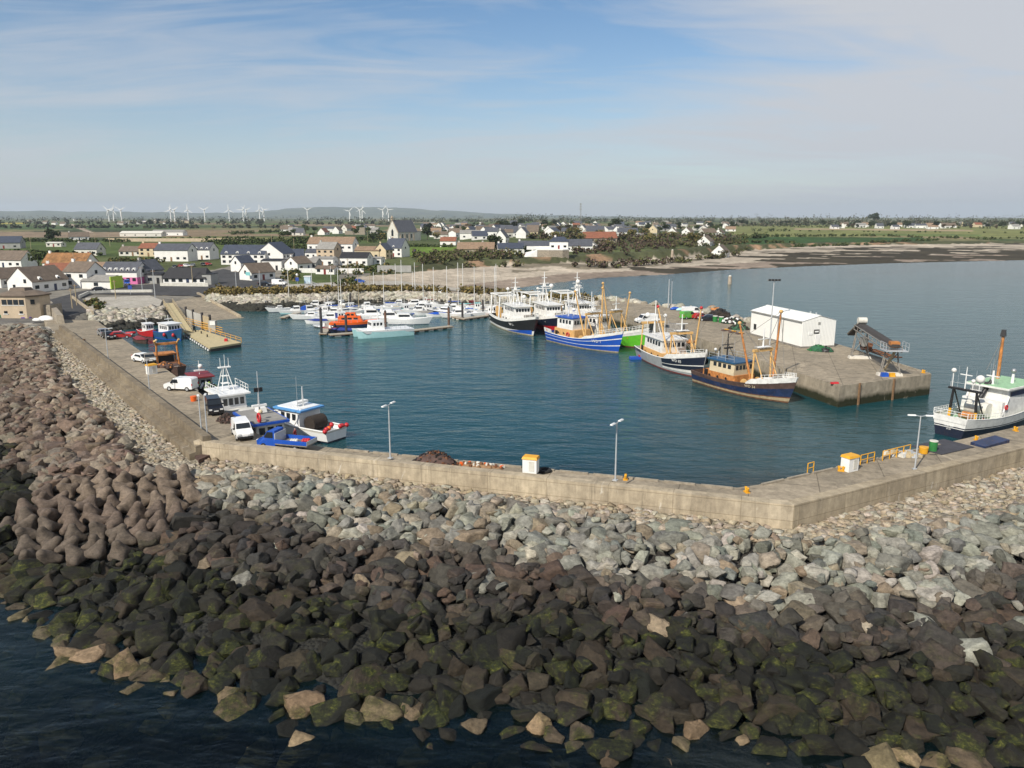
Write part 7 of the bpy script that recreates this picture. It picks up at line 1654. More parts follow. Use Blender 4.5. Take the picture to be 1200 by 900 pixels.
# ---------------------------------------------------------------- vehicles
def vehicle(kind, label, u, v, rz, paint, z=DECK, name=None, cat=None, pos=None, grp='vehicles parked around the harbour'):
    x, y = pos or G(u, v, z)
    if kind == 'van': prof = [(-2.1, .35), (2.15, .35), (2.2, .75), (2.05, 1.0), (1.25, 1.15), (.75, 1.72), (.55, 1.84), (-1.9, 1.86), (-2.1, 1.7)]; wdt = 1.75; W = 1.35
    elif kind == 'bigvan': prof = [(-2.5, .4), (2.45, .4), (2.5, .9), (2.2, 1.15), (1.6, 1.3), (1.0, 2.0), (.8, 2.12), (-2.4, 2.15), (-2.5, 2.0)]; wdt = 1.95; W = 1.6
    else: prof = [(-2.1, .35), (2.1, .35), (2.15, .7), (1.95, .88), (1.0, .98), (.35, 1.4), (.1, 1.46), (-1.2, 1.44), (-1.75, 1.02), (-2.1, .95)]; wdt = 1.72; W = 1.3
    t = thing(name or ('parked_van' if 'van' in kind else 'parked_car'), label, cat or ('van' if 'van' in kind else 'car'), (x, y, z), rz, grp)
    m = MB(); zt = max(p[1] for p in prof)
    def yw(zz): return wdt / 2 * (1 if zz < 1. else 1 - .13 * (zz - 1.) / (zt - 1.))
    m.loft([[(px_, -yw(pz) * k, pz) for px_, pz in prof] for k in (1,)] + [[(px_, yw(pz), pz) for px_, pz in prof]], paint); body = m.build('body', t)
    i = 4 if 'van' in kind else 4
    (ax, az), (bx, bz) = prof[4], prof[5]
    MB().add([(ax - .06, -yw(az) * .88, az + .06), (ax - .06, yw(az) * .88, az + .06), (bx + .03, yw(bz) * .88, bz - .02), (bx + .03, -yw(bz) * .88, bz - .02)], [(0, 1, 2, 3)], 'glass_dark', Matrix.Translation((.035, 0, .025))).build('windscreen', t)
    for s in (-1, 1):
        x1 = bx + .2 if 'van' in kind else bx + .25; x0 = (x1 - 1.0) if 'van' in kind else -1.2
        zlo, zhi = az + .02, bz - .06; MB().add([(x0, s * (yw(zlo) + .012), zlo), (x1 + .25, s * (yw(zlo) + .012), zlo), (x1 - .15, s * (yw(zhi) + .012), zhi), (x0 + (.1 if 'van' in kind else .3), s * (yw(zhi) + .012), zhi)], [(0, 1, 2, 3)], 'glass_dark').build('side_window', t)
        for wx in (-W, W):
            wh = MB(); wh.cyl((wx, s * (wdt / 2 - .2), .33), (wx, s * (wdt / 2 + .02), .33), .33, .33, 'rubber', 14); w_ = wh.build('wheel', t); MB().cyl((wx, s * (wdt / 2 + .0), .33), (wx, s * (wdt / 2 + .03), .33), .19, .19, 'galv', 10).build('rim', w_)
        MB().box((prof[2][0] - .03, s * wdt * .36, prof[2][1] + .05), (.14, .34, .16), 'lamp_glass').build('headlight', t)
        MB().box((prof[0][0] + .0, s * wdt * .44, .95), (.08, .16, .3), 'red').build('tail_light', t)
        MB().box((ax - .35, s * (wdt / 2 + .1), az + .05), (.12, .2, .16), 'black').build('mirror', t)
    MB().box((prof[1][0] + .02, 0, .45), (.16, wdt * .96, .24), 'black').build('bumper', t); MB().box((prof[2][0] + .02, 0, .62), (.06, .52, .12), 'white_paint').build('number_plate', t)
    return t
vehicle('van', 'white panel van parked beside the lobster pots on the left quay', 284, 511.5, rad(-62), 'white_gloss')
vehicle('van', 'black van with one window parked further along the left quay', 251, 483, rad(-62), 'car_black')
vehicle('van', 'white van parked across the left quay by the maroon roofed boat', 213, 457, rad(170), 'white_gloss')
vehicle('car', 'white car parked alone on the left quay near the rusty workboat', 168, 424, rad(-35), 'white_gloss')
vehicle('car', 'dark grey car parked next to the white car on the left quay', 175.5, 424.5, rad(-60), 'dull_steel')
vehicle('car', 'silver car at the left of the cars by the harbour basin', 122, 393.5, rad(-50), 'car_silver')
vehicle('car', 'dark car in front of the silver car by the harbour basin', 128, 397, rad(-50), 'car_black')
vehicle('car', 'red car parked by the harbour basin beside the boulder slope', 141, 396.5, rad(20), 'car_red')
vehicle('bigvan', 'white van with blue lower half on the right pier behind the green trawler', 757, 379, rad(200), 'white_gloss')
vehicle('van', 'bright green van parked in front of the white van on the right pier', 806.5, 373.5, rad(30), 'car_green')
vehicle('bigvan', 'white van parked at the back of the right pier behind the green one', 811, 369.5, rad(10), 'white_gloss')
vehicle('car', 'red car between the green van and the black car on the right pier', 820, 373.5, rad(30), 'car_red')
vehicle('car', 'black car at the right of the row on the right pier', 829, 376, rad(170), 'car_black')
vehicle('bigvan', 'dark forklift-like truck behind the gantry of the grey trawler', 787, 391, rad(150), 'dull_steel')
vehicle('bigvan', 'white van parked on the shore road above the gorse', *(lambda p: (None, None, rad(-8)))(0), 'white_gloss', z=hgt(*G(327.5, 332.5, 3.8)) + .15, pos=G(327.5, 332.5, 3.8))
vehicle('car', 'black car parked on the shore road beside the white van', None, None, rad(-10), 'car_black', z=hgt(*G(310, 333, 3.8)) + .15, pos=G(310, 333, 3.8))
vehicle('car', 'blue car on the shore road above the marina', None, None, rad(-5), 'blue', z=hgt(*G(421, 329.5, 3.8)) + .35, pos=G(421, 329.5, 3.8))
vehicle('van', 'blue van parked outside the pink house', None, None, rad(-60), 'blue', z=hgt(*G(149, 333.5, 3.8)) + .15, pos=G(149, 333.5, 3.8))
vehicle('car', 'dark car on the main road left of the slipway', None, None, rad(5), 'car_black', z=hgt(*G(117, 341.5, 3.4)) + .15, pos=G(117, 341.5, 3.4))
for k, (u, v, c, n) in enumerate([(205, 314.5, 'car_black', 'black car leftmost in the row below the white pub'), (212, 313.5, 'car_red', 'dark red car second in the row below the white pub'), (219, 313, 'white_gloss', 'white car in the middle of the row below the white pub'), (226, 312.5, 'car_silver', 'silver car right of the white car below the white pub'), (238, 311.5, 'car_black', 'black car near the right end of the row below the white pub'), (244, 311, 'car_red', 'red car at the right end of the row below the white pub'), (486, 295.5, 'blue', 'dark blue car parked on the grass near the church')]):
    x, y, z = GR(u, v, hgt); vehicle('car', n, None, None, rad(-80 + 20 * (k % 3)), c, z=z + .05, pos=(x, y))

def pickup():
    x, y = G(338, 527, DECK); t = thing('pickup_truck', 'blue dropside pickup truck with an open load bed on the middle quay', 'truck', (x - .4, y + .35, DECK), rad(-16 + 180))
    prof = [(.6, .45), (2.75, .45), (2.8, .95), (2.5, 1.2), (2.0, 1.35), (1.55, 2.0), (1.35, 2.1), (.65, 2.1)]; m = MB(); m.loft([[(a, s * .95 * (1 if b < 1.3 else .9), b) for a, b in prof] for s in (-1, 1)], 'blue'); m.build('cab', t)
    MB().add([(1.98, -.8, 1.4), (1.98, .8, 1.4), (1.58, .78, 1.96), (1.58, -.78, 1.96)], [(0, 1, 2, 3)], 'glass_dark', Matrix.Translation((.05, 0, .03))).build('windscreen', t)
    for s in (-1, 1):
        MB().add([(.85, s * .935, 1.35), (1.9, s * .935, 1.35), (1.5, s * .87, 1.95), (.85, s * .87, 1.95)], [(0, 1, 2, 3)], 'glass_dark', Matrix.Translation((0, s * .02, 0))).build('side_window', t)
        for wx in (-1.7, 2.0):
            w_ = MB().cyl((wx, s * .72, .36), (wx, s * .96, .36), .36, .36, 'rubber', 14).build('wheel', t); MB().cyl((wx, s * .95, .36), (wx, s * .98, .36), .2, .2, 'galv', 10).build('rim', w_)
        MB().box((2.78, s * .7, .95), (.12, .35, .2), 'lamp_glass').build('headlight', t)
    b = MB(); b.box((-1.3, 0, .78), (3.7, 2.1, .14), 'dull_steel')
    for s in (-1, 1): b.box((-1.3, s * 1.04, 1.05), (3.7, .06, .42), 'blue')
    b.box((-3.15, 0, 1.05), (.06, 2.1, .42), 'galv'); b.box((.52, 0, 1.35), (.08, 2.1, 1.05), 'galv'); b.build('load_bed', t)
    for k, (dx, dy, c, nm) in enumerate([(-2.3, -.3, 'red', 'red pot buoys bundled in the bed of the blue pickup'), (-1.2, .2, 'offwhite', 'pale tarpaulin bundle in the bed of the blue pickup')]):
        T = Matrix.Rotation(rad(164), 4, 'Z') @ Vector((dx, dy, .86)); m = MB()
        for j in range(6): m.sph((.25 * (j % 3) - .25, .3 * (j // 3) - .15, .16), .2, c, 7, 5)
        m.build('cargo_bundle', label=nm, cat='cargo', loc=(x - .4 + T.x, y + .35 + T.y, DECK + T.z))
pickup()
# ---------------------------------------------------------------- person by the pickup
def person(u, v, z, rz, label, top='red_dark', legs='cloth_dark', pos=None):
    x, y = pos or G(u, v, z); t = thing('person', label, 'person', (x, y, z), rz)
    J = {'pel': (0, 0, .93), 'ch': (.02, 0, 1.25), 'nk': (.02, 0, 1.46), 'hd': (.05, 0, 1.64), 'sl': (0, .19, 1.4), 'sr': (0, -.19, 1.4), 'el': (.05, .27, 1.14), 'er': (.1, -.26, 1.15), 'hl': (.22, .24, .96), 'hr': (.3, -.2, 1.0), 'kl': (.03, .11, .5), 'kr': (-.02, -.11, .5), 'fl': (0, .12, .08), 'fr': (-.05, -.12, .08), 'tl': (.16, .13, .04), 'tr': (.11, -.13, .04)}
    Rr = dict(pel=.15, ch=.16, nk=.06, hd=.105, sl=.08, sr=.08, el=.05, er=.05, hl=.04, hr=.04, kl=.07, kr=.07, fl=.05, fr=.05, tl=.045, tr=.045)
    E_ = [('pel', 'ch'), ('ch', 'nk'), ('nk', 'hd'), ('ch', 'sl'), ('ch', 'sr'), ('sl', 'el'), ('sr', 'er'), ('el', 'hl'), ('er', 'hr'), ('pel', 'kl'), ('pel', 'kr'), ('kl', 'fl'), ('kr', 'fr'), ('fl', 'tl'), ('fr', 'tr')]
    K = list(J); me = bpy.data.meshes.new('body'); me.from_pydata([J[k] for k in K], [(K.index(a), K.index(b)) for a, b in E_], []); o = bpy.data.objects.new('sk', me); COL.objects.link(o); o.modifiers.new('s', 'SKIN')
    for k, n in enumerate(K): me.skin_vertices[0].data[k].radius = (Rr[n], Rr[n])
    me.skin_vertices[0].data[0].use_root = True; o.modifiers.new('b', 'SUBSURF').levels = 1
    m2 = bpy.data.meshes.new_from_object(o.evaluated_get(bpy.context.evaluated_depsgraph_get())); bpy.data.objects.remove(o)
    m2.materials.clear()
    for k in ('skin', top, legs): m2.materials.append(M(k))
    for p in m2.polygons:
        c = p.center; p.material_index = 0 if c.z > 1.47 or (c.z < 1.05 and abs(c.y) > .18 and c.x > .12) else (1 if c.z > .92 else 2)
        p.use_smooth = True
    b = bpy.data.objects.new('body', m2); COL.objects.link(b); b.parent = t
    MB().sph((.035, 0, 1.69), .118, 'cloth_dark', 10, 7, (1, 1, .8), -.1).build('hair', b)
person(359, 520, DECK, rad(160), 'person in a dark red top standing beside the blue pickup', pos=(lambda p: (p[0] - .9, p[1] + 1.6))(G(352, 524, DECK)))
# ---------------------------------------------------------------- village
def gable_house(label, u, v, L, W, he, hr, rz, wall='white_wall', roof='slate', wf=3, storeys=1, chim=1, dormers=0, gable_win=1, door=True, name='house', group=None, hip=0., lower=None, cat='house', base=None, z=None, pos=None, eaves=.35, wing=None, parts=None):
    if pos: x, y = pos; z = hgt(x, y) if z is None else z
    else:
        x, y, z0 = GR(u, v, hgt); z = z0 if z is None else z
    t = thing(name, label, cat, (x, y, z), rad(rz), group); l, w = L / 2, W / 2
    m = MB(); zb = -1.5
    vs_ = [(-l, -w, zb), (l, -w, zb), (l, w, zb), (-l, w, zb), (-l, -w, he), (l, -w, he), (l, w, he), (-l, w, he), (-l + hip, 0, hr), (l - hip, 0, hr)]
    if hip > 0: fs = [(0, 1, 5, 4), (1, 2, 6, 5), (2, 3, 7, 6), (3, 0, 4, 7), (4, 5, 6, 7)]
    else: fs = [(0, 1, 5, 4), (1, 2, 6, 9, 5), (2, 3, 7, 6), (3, 0, 4, 8, 7)]
    if lower:
        k = he * .52; m.add([(-l - .03, -w - .03, zb), (l + .03, -w - .03, zb), (l + .03, w + .03, zb), (-l - .03, w + .03, zb), (-l - .03, -w - .03, k), (l + .03, -w - .03, k), (l + .03, w + .03, k), (-l - .03, w + .03, k)], [(0, 1, 5, 4), (1, 2, 6, 5), (2, 3, 7, 6), (3, 0, 4, 7)], lower)
    m.add(vs_, fs, wall); wl = m.build('wall', t)
    r_ = MB(); e = eaves; sl = (hr - he) / w; th = .18
    for s in (-1, 1):
        yo, zo = s * (w + e), he - sl * e + .03
        a = [(-l - (0 if hip else e * .7) - (e if hip else 0), yo, zo), (l + (e if hip else e * .7), yo, zo), (l - hip + (0 if hip else e * .7), 0, hr + .03), (-l + hip - (0 if hip else e * .7), 0, hr + .03)]
        b = [(p[0], p[1], p[2] + th) for p in a]; r_.add(a + b, [(0, 3, 2, 1), (4, 5, 6, 7), (0, 1, 5, 4), (1, 2, 6, 5), (2, 3, 7, 6), (3, 0, 4, 7)], roof)
    if hip:
        for s in (-1, 1): r_.add([(s * (l + e), -w - e, he - sl * e + .05), (s * (l + e), w + e, he - sl * e + .05), (s * (l - hip), 0, hr + .05 + th)], [(0, 1, 2)], roof)
    ro = r_.build('roof', t)
    for k in range(chim):
        cx = (-1, 1, 0)[k] * (l - hip - .7) if not (k == 2) else 0
        c = MB(); c.box((cx, 0, hr + .25), (1.0, .7, 1.5), wall if wall.startswith(('white', 'cream', 'grey')) else 'grey_render'); c.cyl((cx, 0, hr + 1.), (cx, 0, hr + 1.35), .14, .12, 'tile_red', 6); c.build('chimney', ro)
    rows = [(1.0, 2.1)] if storeys == 1 else [(1.0, 2.2), (he * .55 + .5, min(he - .25, he * .55 + 1.6))]
    for ri, (za, zbz) in enumerate(rows):
        for k in range(wf):
            f = (k + .5) / wf; xx = -l + L * f
            if door and ri == 0 and k == wf // 2 and wf > 1:
                MB().box((xx, -w - .03, 1.05), (1.0, .1, 2.1), RND.choice(['wood', 'blue_dark', 'red_dark', 'black'])).build('door', t); continue
            fr = MB().box((xx, -w - .04, (za + zbz) / 2), (min(1.5, L / wf * .55), .1, zbz - za), 'glass_dark').build('window', t)
    for s in (-1, 1):
        for k in range(gable_win):
            za = 1.1 if (k or storeys == 1 and hr - he < 2) else max(1.2, he * .85); yy = 0 if gable_win == 1 else (k - .5) * w * .9
            MB().box((s * (l + .04), yy, za + .6), (.1, 1.0, 1.2), 'glass_dark').build('window', t)
    for k in range(dormers):
        f = (k + .5) / dormers; xx = -l + L * f; d = MB(); yf = -w + .15; zt = he + 1.35; yb = -w * .25
        d.loft([[(xx - .65, yf, he - .2), (xx + .65, yf, he - .2), (xx + .65, yf, he + .75), (xx, yf, zt), (xx - .65, yf, he + .75)], [(xx - .65, yb, he - .2), (xx + .65, yb, he - .2), (xx + .65, yb, he + .75), (xx, yb, zt), (xx - .65, yb, he + .75)]], 'white_wall'); dd = d.build('dormer', ro)
        MB().box((xx, yf - .03, he + .35), (.7, .08, .8), 'glass_dark').build('window', dd)
    return t
def lean(t, name, c, size, mat, roof=None, rz=0.):
    m = MB(); m.box(c, size, mat); o = m.build(name, t)
    if roof: MB().box((c[0], c[1], c[2] + size[2] / 2 + .1), (size[0] * 1.04, size[1] * 1.06, .2), roof).build('roof', o)
    return o
V = 'houses of the harbour village'
# pilot house
def pilot_house():
    x, y = G(31, 371, 3.1); t = thing('pilot_house', 'beige two-storey lookout building with chamfered corners and a row of square windows', 'building', (x, y, 3.0), rad(-4)); t.scale = (.9, .9, .86); W, D, c = 11.6, 9., 2.3
    oc = lambda k, z: [(-W / 2 * k + c, -D / 2 * k, z), (W / 2 * k - c, -D / 2 * k, z), (W / 2 * k, -D / 2 * k + c, z), (W / 2 * k, D / 2 * k - c, z), (W / 2 * k - c, D / 2 * k, z), (-W / 2 * k + c, D / 2 * k, z), (-W / 2 * k, D / 2 * k - c, z), (-W / 2 * k, -D / 2 * k + c, z)]
    MB().loft([oc(1, -1), oc(1, 6.2)], 'beige_wall').build('wall', t); r_ = MB(); r_.loft([oc(1.06, 6.2), oc(1.08, 6.55), oc(.62, 7.6), oc(.58, 7.65)], 'slate_brown'); r_.build('roof', t)
    MB().box((-.3, -.3, 8.0), (4.6, 3.6, .8), 'slate_brown', 0, (.85, .8)).build('roof_lantern', t)
    for k in range(4): f = MB().box((-2.4 + 1.6 * k, -D / 2 - .04, 4.7), (1.3, .1, 1.4), 'glass_dark').build('window', t); MB().box((-2.4 + 1.6 * k, -D / 2 - .02, 3.85), (1.5, .2, .14), 'white_paint').build('sill', f)
    for xx in (-2.3, 2.0): f = MB().box((xx, -D / 2 - .04, 1.9), (.9, .1, .7), 'glass_dark').build('window', t); MB().box((xx, -D / 2 - .06, 1.4), (1.4, .2, .2), 'white_paint').build('sill', f)
    a = -math.atan2(c, c)
    for s in (-1, 1): MB().box((s * (W / 2 - c / 2 + .02), -D / 2 + c / 2 - .02, 4.7), (1.0, .1, 1.3), 'glass_dark', s * rad(45)).build('window', t)
    MB().box((W / 2 + .9, 1.5, 1.8), (2., 5., 3.6), 'stone_wall').build('annexe', t)
pilot_house()
for u, v, l, m_, s in ((30, 373, 'purple tarpaulin heap at the foot of the lookout building', 'purple', (3.2, 1.2, 1.1)), (54, 375, 'white covered boat on a trailer beside the lookout building', 'white_gloss', (4.2, 1.9, 1.2)), (43, 375.5, 'small white upturned dinghy by the lookout building', 'white_paint', (2.2, 1., .7)), (8, 372, 'grey green gear heap left of the lookout building', 'net_green', (5., 1.6, 1.)), (92, 399.5, 'dark timber pallet on the pale apron beside the sea wall', 'wood', (2., 1.4, .4))):
    x, y = G(u, v, 3.15); m = MB(); m.sph((0, 0, 0), 1, m_, 12, 8, (s[0] / 2, s[1] / 2, s[2]), -.05) if s[2] > .5 else m.box((0, 0, .2), s, m_)
    m.build('tarpaulin_heap' if m_ in ('purple', 'net_green') else 'pallet' if m_ == 'wood' else 'covered_boat', label=l, cat='pallet' if m_ == 'wood' else 'boat' if 'white' in m_ else 'heap', loc=(x, y, 3.05))
gable_house('large white gabled house with brown roof and two dormers beside the lookout building', 46, 340, 14, 10, 3.4, 7.6, 74, roof='slate_brown', wf=4, dormers=2, chim=0, group=V, gable_win=2)
gable_house('white gabled house at the left edge with a brown roof', 8, 335, 12, 9, 3.0, 6.0, 74, roof='slate_brown', chim=1, group=V)
gable_house('wide house with grey-brown roof and shaded grey gable at the left edge', 14, 312.5, 20, 9, 3.4, 7.2, -14, wall='white_wall', roof='slate_brown', wf=5, group=V)
gable_house('long white house with a rust coloured roof', 84, 317, 20, 9, 3.6, 7.4, -8, roof='rust_roof', wf=4, chim=1, group=V)
gable_house('small brown roofed house directly below the rust roofed house', 74, 325, 11, 8, 2.8, 5.4, 12, roof='tile_red', wf=3, group=V)
gable_house('cream two-bay house with grey slate roof in the green field at left', 106, 299, 14, 8, 3.6, 7.0, -8, wall='offwhite', roof='slate', wf=4, chim=1, group=V)
gable_house('tall white house with grey-brown roof between the gabled house and the pink house', 101, 336, 10, 8, 5.4, 8.4, -18, roof='slate_brown', wf=2, storeys=2, group=V)
h = gable_house('low white building with grey roof and a lime green end panel', 121, 337.5, 10.5, 7, 2.6, 4.2, -8, roof='grey_roof', wf=1, chim=0, door=False, group=V); MB().box((5.5, -.6, 2.0), (.35, 6.4, 4.2), 'lime_paint').build('end_panel', h)
gable_house('low dark roofed house behind the low white building', 118, 322, 9, 8, 2.8, 5., -10, roof='tile_tan', wf=2, group=V)
h = gable_house('pink and white house with slate roof and six dormers', 148, 331.5, 13.5, 8, 4.4, 7.4, -6, wall='white_wall', roof='slate', wf=6, dormers=6, chim=0, lower='pink_wall', group=V)
po = MB(); po.loft([[(-.9, -5.2, 0), (.9, -5.2, 0), (.9, -5.2, 2.2), (0, -5.2, 3.3), (-.9, -5.2, 2.2)], [(-.9, -4, 0), (.9, -4, 0), (.9, -4, 2.2), (0, -4, 3.3), (-.9, -4, 2.2)]], 'white_wall'); po.build('porch', h)
gable_house('grey rendered gabled house attached to the right of the pink house', 174, 330.5, 8, 7.5, 4.6, 8., 70, wall='grey_render', roof='slate', wf=2, group=V)
h = gable_house('small flat roofed grey house right of the pink house', 186, 331.5, 6, 6, 3.2, 3.7, -5, wall='grey_wall', roof='black_roof', wf=2, chim=0, group=V)
h = gable_house('long low white building with thick black roof and rounded grey end', 222, 332.5, 15.5, 7.5, 2.4, 5.6, -4, wall='white_wall', roof='black_roof', wf=6, chim=0, group=V, hip=.8); lean(h, 'end_bay', (8.2, -.6, 1.8), (3.2, 6., 3.6), 'grey_wall', 'black_roof')
MB().box((0, 0, .7), (17, .3, 1.4), 'offwhite').build('garden_wall', label='low pale wall in front of the long black roofed building', cat='wall', loc=(*G(216, 335.5, 3.4), 3.2), rz=-.05)
gable_house('big white pub with slate roof and a blue sign board', 207, 305.5, 18, 10, 5.6, 8.6, -6, roof='slate', wf=5, storeys=1, chim=1, group=V)
MB().box((0, 0, 0), (5, .1, 1.2), 'blue_sky').build('sign_board', label='pale blue sign board on the front of the big white pub', cat='sign', loc=(G(209, 305, 4.5)[0], G(209, 305, 4.5)[1] - 5.3, hgt(*G(207, 305.5, 4.5)) + 4.4))
gable_house('white house with four dormers attached to the right of the big pub', 239, 303.5, 12.5, 9, 5.2, 8.6, -10, roof='slate', wf=4, storeys=1, dormers=4, chim=0, group=V)
gable_house('cream bungalow with long brown roof left of the pub', 157, 299.5, 13, 8, 2.6, 5.2, -4, wall='offwhite', roof='slate_brown', wf=4, group=V)
gable_house('cream villa with balcony and tan roof between the bungalow and the pub', 179, 300, 11, 9, 4.6, 7.2, -4, wall='cream_wall', roof='tile_red', wf=3, storeys=2, group=V)
gable_house('white hotel block with dark blue slate roof and long dormer', 291, 309.5, 22, 12, 5.2, 9.2, -4, roof='slate_blue', wf=7, storeys=2, chim=0, dormers=4, group=V)
gable_house('white hotel wing with a broad dark blue hipped gable', 324, 309.5, 15, 14, 5.4, 10.6, 82, roof='slate_blue', wf=4, storeys=2, chim=0, group=V)
gable_house('dark blue roofed wing at the right end of the hotel', 346, 308.5, 9, 9, 3.6, 7., 10, roof='slate_blue', wf=2, chim=1, group=V)
gable_house('small white gable cottage with dark roof left of the hotel front', 285, 318, 8, 6.2, 4., 6.8, 62, roof='slate_blue', wf=2, chim=0, group=V)
gable_house('white shop with teal sign and brown roof beside the shore road', 302, 327.5, 11, 7.2, 3.0, 6.2, 56, roof='slate_brown', wf=3, chim=0, group=V)
MB().box((0, 0, 0), (2.6, .1, 1.3), 'teal_paint').build('shop_sign', label='teal sign on the white shop gable beside the shore road', cat='sign', loc=(G(294, 327, 3.8)[0], G(294, 327, 3.8)[1] - 3, 6.0), rz=-.6)
gable_house('white annexe with flat black roof between the shop and the hotel', 322, 316, 9, 7, 4.2, 4.8, -4, roof='black_roof', wf=2, chim=0, group=V)
gable_house('white and dark timber chalet right of the hotel', 350, 316.5, 9, 8, 3.2, 6., 60, wall='white_wall', roof='slate_brown', wf=2, group=V)
gable_house('grey roofed bungalow beside the timber chalet', 363, 314.5, 9, 8, 2.8, 4.6, -6, wall='grey_wall', roof='grey_roof', wf=3, group=V)
h = gable_house('long white house with tan roof, blue gable and solar panels', 391, 299.5, 27, 11, 7., 10.6, -8, wall='white_wall', roof='tile_tan', wf=7, storeys=2, chim=1, group=V); MB().box((2, -2.9, 9.25), (8.6, 3.2, .12), 'solar').build('solar_panel', h).rotation_euler = (math.atan2(3.6, 5.5), 0, 0)
h.children[-1].location = (0, 0, 0)
gable_house('beige gabled house standing in front of the long solar roofed house', 386, 303.5, 11, 7.5, 5.6, 9., -20, wall='beige_wall', roof='grey_roof', wf=3, storeys=2, group=V)
gable_house('white house with black roof at the centre above the marina', 418, 310.5, 14, 9, 3.8, 6.2, -8, roof='black_roof', wf=4, chim=0, group=V)
gable_house('flat white house left of the black roofed white house', 381, 311, 11, 8, 3.4, 4.2, -6, roof='grey_roof', wf=3, chim=0, group=V)
gable_house('white house with white boundary wall left of the beige house', 371, 302.5, 10, 8, 3.2, 5., -10, roof='slate', wf=3, chim=1, group=V)
gable_house('low white shed with brown roof above the boulder bank', 384, 321, 8.6, 5, 2.4, 3.4, -14, roof='slate_brown', wf=3, chim=0, group=V)
gable_house('white extension with pale roof right of the black roofed house', 439, 309.5, 9, 7, 3., 3.6, -8, roof='grey_roof', wf=3, chim=0, group=V)
gable_house('cream house with tan roof left of the slate gables', 433, 302.5, 14, 9, 4.4, 6.4, -8, wall='cream_wall', roof='tile_tan', wf=4, chim=1, group=V)
gable_house('yellow gabled house with slate roof above the tennis court', 450, 303, 8, 7, 5., 8.4, 70, wall='cream_wall', roof='slate_blue', wf=2, storeys=2, chim=1, group=V)
gable_house('white house with steep slate roof and dormer below the church', 466, 300.5, 11, 9, 5.2, 10.2, -24, roof='slate_blue', wf=3, storeys=2, dormers=1, chim=1, group=V)
gable_house('white gabled cottage on the hill left of the church', 407, 273, 12, 10, 6., 11., 60, wall='offwhite', roof='slate_brown', wf=2, group=V)
# court and shore walls
MB().box((0, 0, 1.5), (15, .2, 3.0), 'grey_wall').build('court_fence', label='tall dark green-grey fence below the slate gabled houses', cat='fence', loc=(*G(462, 314, 5), hgt(*G(462, 314, 5)) - .2), rz=-.05)
MB().box((0, 0, .9), (36, .4, 2.2), 'white_wall').build('garden_wall', label='long white boundary wall above the scrub at the centre of the village', cat='wall', loc=(*G(378, 315, 5), hgt(*G(378, 315, 5))), rz=-.06)
# villa on stone terrace
x, y, z = GR(650, 312, hgt); tv = thing('terrace_wall', 'curved stone sea terrace with white parapet walls above the beach', 'terrace', (x, y, z)); tv.scale = (.8, .8, .78); P = [(-12, -1.5), (-4, -4.5), (5, -5), (9.5, -2), (9.5, 8), (-12, 8)]
MB().prism(P, -2.5, 4.6, 'stone_wall').build('terrace', tv); MB().prism([(p[0] * 1.01, p[1] * 1.02) for p in P], 4.6, 5.3, 'white_wall').build('parapet', tv)
MB().loft([[(-21, -3, -1), (-12, -2.2, -1), (-12, 5, -1), (-21, 5, -1)], [(-20, -2, 2.6), (-12, -1.8, 4.6), (-12, 5, 4.6), (-20, 5, 2.6)]], 'white_wall').build('garden_wall', tv)
MB().box((-8.5, 9, 5.6), (21, .4, 2.4), 'white_wall').build('garden_wall', tv)
gable_house('white villa with slate roof on the stone sea terrace', 0, 0, 10, 7.5, 4.2, 6.4, -6, roof='slate_blue', wf=3, storeys=1, chim=1, hip=2.2, pos=(x + 2.4, y + 2.4), z=z + 4.0)
